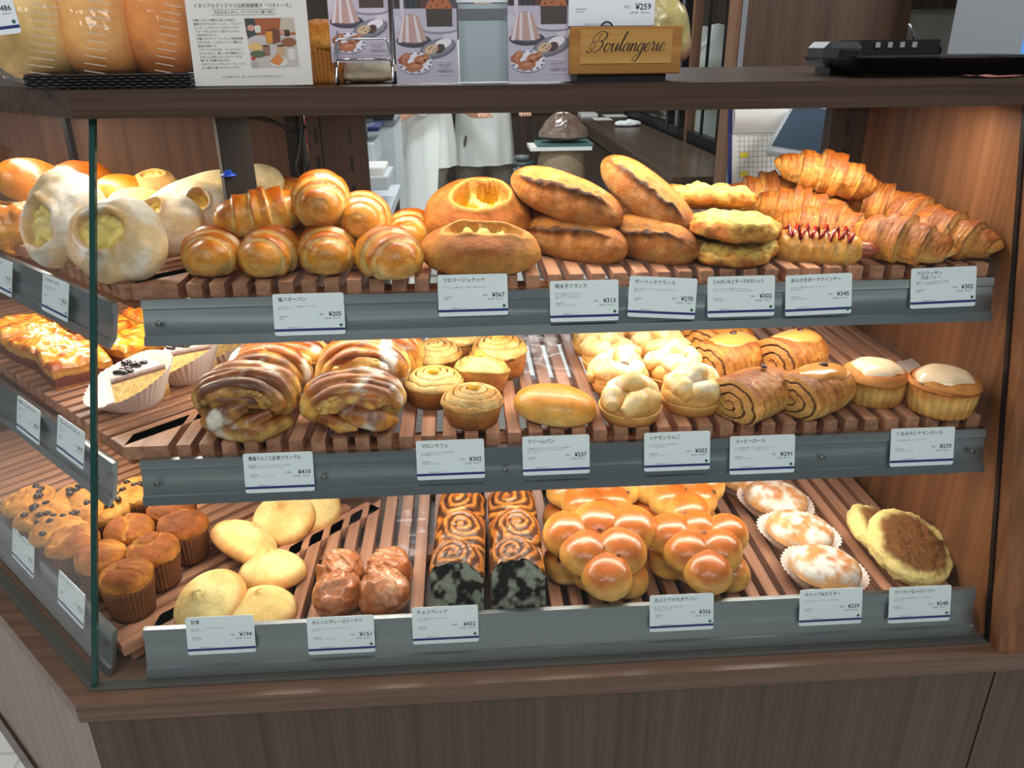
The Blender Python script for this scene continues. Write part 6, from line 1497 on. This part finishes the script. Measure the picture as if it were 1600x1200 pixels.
# black power cable
def bez(pts, n=8): return smooth3(pts, n)
def smooth3(pts, n=8):
    p = np.array([pts[0]] + list(pts) + [pts[-1]], float); out = []
    for i in range(1, len(p) - 2):
        for t_ in np.linspace(0, 1, n, endpoint=False):
            q0, q1, q2, q3 = p[i - 1], p[i], p[i + 1], p[i + 2]
            out.append(.5 * ((2 * q1) + (-q0 + q2) * t_ + (2 * q0 - 5 * q1 + 4 * q2 - q3) * t_ ** 2 + (-q0 + 3 * q1 - 3 * q2 + q3) * t_ ** 3))
    out.append(p[-2]); return np.array(out)
cb_ = MB(); cb_.tube(smooth3([on_y(x, y, 1.46 + .01 * i) for i, (x, y) in enumerate(((385, 182), (420, 188), (447, 200), (463, 206), (476, 199), (488, 190), (494, 198), (489, 240), (470, 290), (474, 330)))]), .0035, None, 8)
tag(cb_.build('power_cable', M_BLACK), 'thick black power cable looping beside the rear uprights', 'cable')
cb_ = MB(); cb_.tube(smooth3([on_y(x, y, 1.47) for x, y in ((470, 180), (472, 205), (468, 240), (464, 262), (472, 285), (480, 320))]), .0028, None, 8)
tag(cb_.build('power_cable', M_BLACK), 'thin black power cable hanging straight down behind the post', 'cable')
# packets glimpsed through the gap
def lump_thing(name, lab, cat, px, py, Y, rx, ry, h, cols, seed, mat=None, lump=.15, sq=3.5):
    p = on_y(px, py, Y) - np.array([0, 0, h / 2]); P, C = bun(rx, ry, h, seed, *[lin(c) for c in cols], lump=lump, hb=.5, sq=sq, lf=10)
    return tag(MB().grid(P, C).build(name, mat or B_SOFT, None, True, p), lab, cat)
sf = thing('storage_rack', 'steel rack standing behind the rear uprights', 'rack', (on_y(480, 240, 2.3)[0], 2.3, FLOOR))
for zz in (.55, .80, on_y(480, 254, 2.3)[2] - FLOOR, 1.30): MB().box((-.20, -.06, zz - .012), (.05, .14, zz)).build('rack_shelf', M_STEEL, sf, False)
for sx in (-.19, .04):
    for sy in (-.05, .13): MB().box((sx - .01, sy - .01, 0), (sx + .01, sy + .01, 1.32)).build('rack_post', M_STEEL, sf, False)
rz = on_y(480, 254, 2.3)[2]
lump_thing('red_packet', 'red and white packet glimpsed behind the rear uprights', 'packet', 473, 215, 2.3, .035, .03, .10, ((190, 40, 44), (196, 50, 52), (180, 40, 40)), 401)
lump_thing('white_packet', 'white packet next to the red one behind the uprights', 'packet', 484, 196, 2.33, .03, .03, .09, ((226, 220, 206), (220, 210, 196), (206, 190, 170)), 402)
lump_thing('orange_packet', 'orange packet below the red one behind the uprights', 'packet', 476, 239, 2.28, .035, .03, .045, ((206, 150, 76), (196, 140, 70), (160, 110, 60)), 403)
# weighing scale, white label machine and trays on a white table
def unit(name, lab, cat, parts, Y):
    lo_, hi_ = box_px(*parts[0][1], Y); c = np.array([(lo_[0] + hi_[0]) / 2, Y, lo_[2]]); root = thing(name, lab, cat, c)
    for (pn_, rc, mat, dy, dep) in parts:
        l_, h_ = box_px(*rc, Y + dy, dep); MB().box(np.array(l_) - c, np.array(h_) - c, bev=min(.004, dep / 4)).build(pn_, mat, root, False)
    return root
M_MW = plain('machine_white', (206, 212, 218), .4); M_MG = plain('machine_grey', (120, 126, 132), .4); M_NAVY = plain('navy_plastic', (24, 40, 96), .4)
unit('label_printer', 'tall white machine body beside the staff', 'machine', (('body', (596, 196, 616, 632), M_MW, 0, .35), ('grey_head', (550, 186, 617, 198), M_MG, -.02, .3), ('black_screen', (548, 170, 614, 187), M_BLACK, -.04, .06), ('foot', (598, 620, 618, 640), M_MG, 0, .3)), 2.9)
unit('weighing_scale', 'white weighing scale with steel pan behind the upright', 'scale', (('body', (553, 224, 583, 262), M_MW, 0, .25), ('steel_pan', (550, 196, 573, 204), M_STEEL, -.02, .25), ('dark_column', (550, 206, 566, 226), M_BLACKM, 0, .15), ('navy_lid', (574, 198, 592, 206), M_NAVY, .05, .2)), 2.6)
unit('white_tray', 'white plastic tray with papers low beside the machine', 'tray', (('tray', (570, 276, 606, 298), M_MW, 0, .22), ('papers', (568, 262, 600, 277), M_PAPER, .03, .15)), 2.4)
unit('blue_folder', 'dark blue folder standing behind the slotted upright', 'folder', (('cover', (552, 240, 572, 300), M_NAVY, 0, .02), ('spine', (550, 240, 554, 300), M_BLUE, -.01, .03)), 2.1)
tb = thing('work_table', 'white work table under the scale and label machine', 'table', (on_y(580, 300, 2.7)[0], 2.7, FLOOR))
tz = on_y(580, 300, 2.5)[2] - FLOOR - .03
MB().box((-.07, -.45, tz - .03), (.09, .12, tz)).build('table_top', M_MW, tb, False)
for sx in (-.05, .07):
    for sy in (-.42, .09): MB().box((sx - .015, sy - .015, 0), (sx + .015, sy + .015, tz - .03)).build('leg', M_STEEL, tb, False)

# ---- staff: two people in white jackets, seen from hip to knee under the counter
def skin_mesh(name, joints, edges, mat, parent, sub=2, root=0):
    me = bpy.data.meshes.new(name); me.from_pydata([j[0] for j in joints], edges, [])
    o = bpy.data.objects.new(name, me); COL.objects.link(o)
    md = o.modifiers.new('skin', 'SKIN'); md.use_smooth_shade = True
    for i, j in enumerate(joints):
        sv = me.skin_vertices[0].data[i]; sv.radius = j[1] if isinstance(j[1], tuple) else (j[1], j[1]); sv.use_root = (i == root)
    ss = o.modifiers.new('sub', 'SUBSURF'); ss.levels = sub; ss.render_levels = sub
    dg = bpy.context.evaluated_depsgraph_get(); m2 = bpy.data.meshes.new_from_object(o.evaluated_get(dg)); m2.name = name
    bpy.data.objects.remove(o); m2.materials.clear(); m2.materials.append(mat)
    m2.polygons.foreach_set('use_smooth', np.ones(len(m2.polygons), bool))
    r = bpy.data.objects.new(name, m2); COL.objects.link(r); r.parent = parent; return r
M_SKIN = plain('skin', (206, 156, 128), .5); M_JACK = plain('white_cotton', (226, 228, 224), .75, var=.06, vscale=8, bump=.5, bscale=12)
M_TROU = plain('khaki_trousers', (112, 104, 92), .8, var=.12, vscale=8, bump=.4, bscale=14); M_HAIR = plain('dark_hair', (34, 26, 24), .5); M_SHOE = plain('white_shoe', (220, 220, 218), .5)
def person(px, Y, lab, rz, stride, apron, tall=1.62, hem=.72):
    c = on_y(px, 250, Y); k = tall / 1.62
    root = thing('person', lab, 'person', (c[0], Y, FLOOR), (0, 0, rz))
    J = [((0, 0, .92 * k), (.135, .10)), ((0, 0, 1.12 * k), (.12, .095)), ((0, 0, 1.30 * k), (.15, .10)), ((0, 0, 1.38 * k), (.06, .055)), ((0, -.01, 1.45 * k), (.05, .05)), ((0, -.02, 1.53 * k), (.078, .095)), ((0, -.015, 1.58 * k), (.06, .075))]
    E_ = [(0, 1), (1, 2), (2, 3), (3, 4), (4, 5), (5, 6)]
    for s in (-1, 1):
        b0 = len(J)
        J += [((s * .17, 0, 1.28 * k), .045), ((s * .235, -.02, 1.08 * k), .036), ((s * .16, -.22, .98 * k), .032), ((s * .13, -.29, .98 * k), (.038, .022))]
        E_ += [(2, b0), (b0, b0 + 1), (b0 + 1, b0 + 2), (b0 + 2, b0 + 3)]
        b1 = len(J)
        J += [((s * .09, 0, .82 * k), .085), ((s * .10, -s * stride * .5, .47 * k), .058), ((s * .10, -s * stride, .10 * k), .04), ((s * .11, -s * stride - .10, .04), (.045, .035))]
        E_ += [(0, b1), (b1, b1 + 1), (b1 + 1, b1 + 2), (b1 + 2, b1 + 3)]
        # fingers
        hx, hy, hz = J[b0 + 3][0]
        for q in range(5):
            i0 = len(J); dx = (q - 2) * .016 if q < 4 else -s * .04
            J += [((hx + dx, hy - .045, hz - .004), .009), ((hx + dx * 1.1, hy - .075 + .004 * abs(q - 1.5), hz - .022), .008)]
            E_ += [(b0 + 3, i0), (i0, i0 + 1)]
    skin_mesh('body', J, E_, M_SKIN, root)
    skin_mesh('trousers', [((0, 0, .96 * k), (.155, .12)), ((0, 0, .86 * k), (.15, .12)), ((-.095, 0, .74 * k), .10), ((-.10, stride * .5, .46 * k), .082), ((-.10, stride, .14 * k), .075), ((.095, 0, .74 * k), .10), ((.10, -stride * .5, .46 * k), .082), ((.10, -stride, .14 * k), .075)], [(0, 1), (1, 2), (2, 3), (3, 4), (1, 5), (5, 6), (6, 7)], M_TROU, root)
    # jacket: flared ring loft
    def loft(rows, mat, nm, fold=.012, open_=False, nu=48, seed=1):
        a = np.linspace(0, TAU, nu, endpoint=False) if not open_ else np.linspace(math.pi * 1.02, TAU - .02, nu)
        P = np.array([[(rx * math.cos(t) + ox, ry * math.sin(t) + oy + fold * (z_ < 1.0 * k) * math.sin(t * 9 + z_ * 6 + seed), z_) for t in a] for rx, ry, z_, ox, oy in rows])
        return MB().grid(P, None, not open_, False).build(nm, mat, root)
    loft([(.19, .145, hem * k, 0, 0), (.185, .14, (hem + .12) * k, 0, 0), (.165, .125, 1.02 * k, 0, 0), (.17, .12, 1.2 * k, 0, 0), (.20, .125, 1.32 * k, 0, 0), (.11, .09, 1.39 * k, 0, 0), (.075, .075, 1.41 * k, 0, -.005)], M_JACK, 'jacket')
    for s in (-1, 1):
        skin_mesh('sleeve', [((s * .12, 0, 1.31 * k), .085), ((s * .18, 0, 1.27 * k), .080), ((s * .235, -.02, 1.09 * k), .066), ((s * .20, -.14, 1.01 * k), .054)], [(0, 1), (1, 2), (2, 3)], M_JACK, root)
        P, _ = bun(.055, .135, .085, 11, lump=.02); MB().grid(P + np.array([s * .105, -s * stride - .05, .0])).build('shoe', M_SHOE, root)
    if apron:
        loft([(.25, .17, .30 * k, -.04, -.05), (.23, .165, .55 * k, -.02, -.03), (.20, .155, .85 * k, 0, -.01), (.178, .138, 1.02 * k, 0, -.004)], M_JACK, 'apron', .010, True, seed=3)
    # cap, hair and face
    P, C = bun(.088, .085, .15, 5, lump=.02); P[..., 2] += 1.50 * k; P[..., 1] += .034; MB().grid(P, lin((34, 26, 24))).build('hair', M_HAIR, root)
    P, C = bun(.096, .118, .09, 6, lump=.03); P[..., 2] += 1.585 * k; P[..., 1] += .0; MB().grid(P).build('cap', M_JACK, root)
    for s in (-1, 1):
        P, _ = bun(.007, .005, .006, 7, lump=0, nu=12, nv=8); MB().grid(P + np.array([s * .030, -.112, 1.535 * k])).build('eye', M_INK, root)
    P, _ = bun(.012, .016, .034, 8, lump=0, nu=14, nv=10); MB().grid(P + np.array([0, -.116, 1.495 * k])).build('nose', M_SKIN, root)
    P, _ = bun(.024, .006, .010, 9, lump=0, nu=14, nv=8); MB().grid(P + np.array([0, -.108, 1.475 * k])).build('mouth', plain('lips', (176, 96, 88), .5), root)
    return root
person(672, 4.7, 'person in white jacket and long apron stepping left', R_(-70), .16, True, 1.60, .70)
person(757, 5.0, 'person in white jacket and khaki trousers standing behind', R_(20), .03, False, 1.60, .66)

# ---- right-hand back counter, paper sack, cloth
ca = on_z(1064, 267, .88); x0c = .955
bcn = thing('back_counter', 'long dark brown back counter running away along the right', 'counter', (x0c + .2, 5.2, FLOOR))
def bp(lo_, hi_, nm, mat): return MB().box(np.array(lo_) - np.array([x0c + .2, 5.2, FLOOR]), np.array(hi_) - np.array([x0c + .2, 5.2, FLOOR])).build(nm, mat, bcn, False)
M_BC = wood('back_counter_laminate', (70, 56, 46), (98, 80, 66), 'Y', 1.0, .25, 20); M_BCF = wood('back_cabinet_laminate', (66, 52, 43), (92, 74, 61), 'Z', 1.0, .45, 20)
bp((x0c, 3.62, .80), (x0c + .42, 7.2, .88), 'worktop', M_BC)
for i in range(5): bp((x0c + .03, 4.45 + i * .55, FLOOR + .05), (x0c + .05, 4.45 + i * .55 + .53, .77), 'cabinet_door', M_BCF)
bp((x0c + .05, 4.4, FLOOR), (x0c + .40, 7.2, .80), 'carcass', M_BCF); bp((x0c + .06, 3.64, FLOOR), (x0c + .40, 3.68, .80), 'end_panel', M_BCF)
cl = on_z(980, 197, .88)
P, C = bun(.10, .07, .045, 411, lin((232, 234, 234)), lin((224, 226, 226)), lin((206, 150, 126)), lump=.35, lf=22)
tag(MB().grid(P, C).build('folded_cloth', M_JACK, None, True, cl), 'white crumpled cloth on the back counter', 'cloth')
for k_, (x, y, w_, lab) in enumerate(((940, 186, .07, 'white paper slip nearest the cloth on the back counter'), (960, 181, .09, 'white paper sheet far along the back counter'), (918, 181, .07, 'white tray of papers at the far end of the back counter'))):
    p = on_z(x, y, .88); tag(MB().box((-w_, -.10, 0), (w_, .10, .004 + .02 * (k_ == 2))).build('paper_sheet', M_PAPER, None, False, p), lab, 'paper')
sk = thing('paper_sack', 'brown paper sack full of bags standing by the back counter', 'sack', (on_y(876, 300, 4.7)[0], 4.7, FLOOR))
zs = on_y(876, 235, 4.6)[2] - FLOOR
P, C = bun(.145, .12, zs, 421, lin((164, 142, 116)), lin((150, 128, 102)), lin((130, 110, 88)), lump=.08, hb=.5, sq=6); MB().grid(P, C).build('sack', B_SOFT, sk)
MB().box((-.19, -.12, zs), (.16, .12, zs + .02)).build('paper_stack', M_PAPER, sk, False); MB().box((-.15, -.11, zs + .02), (.17, .11, zs + .035)).build('green_folder', plain('green_card', (70, 110, 104), .5), sk, False)
P, C = bun(.14, .10, .17, 422, lin((112, 84, 70)), lin((124, 98, 84)), lin((150, 130, 120)), lump=.2, hb=.2, sq=1.5); MB().grid(P + np.array([.01, 0, zs + .035]), C).build('wrapped_bundle', B_WET, sk)
# dark rear cabinets and floor-level hoses
rc_ = thing('rear_cabinet', 'tall dark brown cabinet at the far end of the staff area', 'cabinet', (.6, 7.4, FLOOR))
MB().box((-.62, .0, 0), (.34, .45, 2.2)).build('carcass', M_DARKWOOD, rc_, False)
for i in range(3): MB().box((-.60 + i * .31, -.02, .75), (-.31 + i * .31, 0, 2.15), bev=.003).build('door', wood('rear_cabinet_door', (70, 56, 44), (96, 80, 64), 'Z', 1.0, .4, 14), rc_, False); MB().box((-.60 + i * .31, -.02, .06), (-.31 + i * .31, 0, .72), bev=.003).build('door', M_DARKWOOD, rc_, False)
for (x, y, Y, lab, c, rr_) in ((797, 252, 5.2, 'grey round canister on the kitchen floor behind the staff', (120, 122, 120), .075), (815, 243, 5.5, 'dark green canister behind the grey one', (44, 66, 58), .09)):
    p = on_y(x, y, Y); root = thing('canister', lab, 'canister', (p[0], Y, FLOOR)); hh = p[2] - FLOOR
    P = np.array([[(r_ * math.cos(t), r_ * math.sin(t), z_) for t in np.linspace(0, TAU, 24, endpoint=False)] for r_, z_ in ((0, 0), (rr_, 0), (rr_, hh * .9), (rr_ * .9, hh * .94), (0, hh * .94))]); MB().grid(P).build('body', plain('canister_%d' % c[0], c, .5), root)
    P = np.array([[(r_ * math.cos(t), r_ * math.sin(t), z_) for t in np.linspace(0, TAU, 24, endpoint=False)] for r_, z_ in ((0, hh * .94), (rr_ * .6, hh * .94), (rr_ * .55, hh), (0, hh * 1.01))]); MB().grid(P).build('lid', M_MG, root)
# window wall on the right with black frames, pale display forms outside
wf = thing('glazed_partition', 'black-framed glazed partition behind the back counter', 'partition', (1.42, 4.6, FLOOR))
def yat(px, X): k = ray(px, 150); return X * k[1] / k[0]
def wpost(px, w, nm, mat): Yp = yat(px, 1.42); MB().box((-w / 2, Yp - 4.6 - w / 2, 0), (w / 2, Yp - 4.6 + w / 2, 2.6)).build(nm, mat, wf, False)
for px, w, mat in ((1050, .05, M_BLACKM), (1060, .02, M_MG), (1068, .045, M_BLACKM), (1081, .05, wood('window_wood', (92, 64, 48), (120, 88, 66), 'Z')), (1100, .015, M_BLACK), (1134, .06, M_BLACKM)): wpost(px, w, 'mullion', mat)
MB().box((-.02, yat(1140, 1.42) - 4.6, 0), (.03, 2.4, .82)).build('sill', M_BLACKM, wf, False)
mb = MB(); mb.add([(0, yat(1134, 1.42) - 4.6, .82), (0, 2.4, .82), (0, 2.4, 2.6), (0, yat(1134, 1.42) - 4.6, 2.6)], [(0, 1, 2, 3)]); mb.build('pane', M_GLASS, wf, False)
M_MANN = plain('pale_fabric', (206, 206, 200), .7, var=.12, vscale=8)
for (x, Y, lab, s) in ((1112, 5.4, 'pale draped dress form outside the glazed partition', 1.0), (1092, 6.2, 'second pale dress form farther outside the partition', .9)):
    p = on_y(x, 150, Y); root = thing('dress_form', lab, 'dress form', (p[0], Y, FLOOR))
    rows = [(0, .50), (.20, .52), (.22, .62), (.21, .72), (.17, .85), (.15, 1.0), (.19, 1.15), (.18, 1.25), (.07, 1.33), (.05, 1.42), (0, 1.43)]
    P = np.array([[(r_ * math.cos(t) * s, r_ * .7 * math.sin(t) * s, z_) for t in np.linspace(0, TAU, 28, endpoint=False)] for r_, z_ in rows]); MB().grid(P).build('torso', M_MANN, root)
    MB().tube([(0, 0, .0), (0, 0, .52)], .02, None, 10).build('pole', M_STEEL, root); P = np.array([[(r_ * math.cos(t), r_ * math.sin(t), z_) for t in np.linspace(0, TAU, 24, endpoint=False)] for r_, z_ in ((0, 0), (.17, 0), (.16, .02), (0, .025))]); MB().grid(P).build('base', M_STEEL, root)
# wood column, concrete wall, white board at the right
def wall_px(l, r, Y, nm, mat, z1=3.0, z0=FLOOR, dep=.1):
    a = on_y(l, 60, Y)[0]; b2 = on_y(r, 60, Y)[0]; return struct(MB().box((a, Y, z0), (b2, Y + dep, z1)).build(nm, mat, None, False))
wall_px(1164, 1416, 3.2, 'wall_right', wood('column_laminate', (54, 37, 27), (82, 60, 45), 'Z', 1.0, .5, 22))
wall_px(1148, 1156, 3.19, 'trim_1', wood('trim_wood', (92, 64, 46), (116, 84, 62), 'Z')); wall_px(1156, 1164, 3.185, 'trim_2', M_MG)
wall_px(1416, 1700, 3.35, 'wall_concrete', M_CONC)
a = on_y(1416, 14, 3.3); wall_px(1410, 1560, 3.3, 'trim_3', M_DARKWOOD, 3.0, on_y(1450, 14, 3.3)[2], .04)
wb_ = unit('sliding_door', 'tall white door-like panel at the right picture edge', 'door', (('board', (1550, -400, 1760, 640), plain('white_paint', (222, 230, 234), .4), 0, .03), ('groove', (1571, -400, 1574, 640), M_MG, -.002, .004), ('blue_strip', (1597, 30, 1606, 640), plain('blue_strip', (90, 150, 220), .4), -.003, .005)), 2.9)
for o_ in wb_.children: pass
# clipboard with schedule and tilted touch-screen near the croissants
Mc = frame(on_y(1200, 275, 1.95), (1, .05, 0), (0, .25, 1)); cbd = sheet_thing('schedule_pad', 'paper schedule pad with grid and yellow marks behind the croissants', 'schedule', Mc)
wpx = .0017; wC = 110 * wpx; hC = 190 * wpx
MB().box((-wC / 2, -hC * .6, -.004), (wC / 2, hC * .55, 0)).build('board', M_PAPER, cbd, False); MB().box((-wC / 2 - .008, -hC * .6, -.006), (-wC / 2, hC * .55, .002)).build('blue_spine', M_BLUE, cbd, False)
mb = MB(); mb.grid(np.array([[(x, hC * .55 - .075 * (1 - v) , .003 + .018 * math.sin(v * math.pi)) for x in (-wC / 2, wC / 2)] for v in np.linspace(0, 1, 9)]), None, False, False); mb.build('curled_cover', M_PAPER, cbd)
mb = MB()
for i in range(22): mb.box((-wC / 2 + .012, hC * .30 - i * .0125, .0002), (wC / 2 - .006, hC * .30 - i * .0125 + .0007, .0005))
for i in range(14): mb.box((-wC / 2 + .02 + i * .0115, -hC * .58, .0002), (-wC / 2 + .0207 + i * .0115, hC * .31, .0005))
mb.build('printed_grid', plain('grey_ink', (130, 136, 146), .6), cbd, False)
mb = MB()
for zz in (.045, .0, -.045, -.09, -.13): mb.box((-wC / 2 + .021, zz, .0005), (-wC / 2 + .042, zz + .013, .0008))
mb.build('yellow_marks', plain('yellow_marker', (236, 216, 60), .6), cbd, False)
Ms = frame(on_y(1266, 205, 1.86), (.62, -.78, -.05), (.55, .42, .80)); ts = sheet_thing('touch_screen', 'white-framed touch screen leaning back behind the topmost croissant', 'screen', Ms)
Ms2 = Ms
M_SCR = plain('dark_screen', (74, 92, 112), .15, 0, .6)
MB().box((-.085, -.07, -.02), (.085, .075, 0), bev=.004).build('housing', M_MW, ts, False); MB().box((-.072, -.052, 0), (.072, .062, .001)).build('display', M_SCR, ts, False); MB().box((-.03, -.22, -.04), (.03, -.06, -.015), bev=.004).build('stand', M_MW, ts, False)
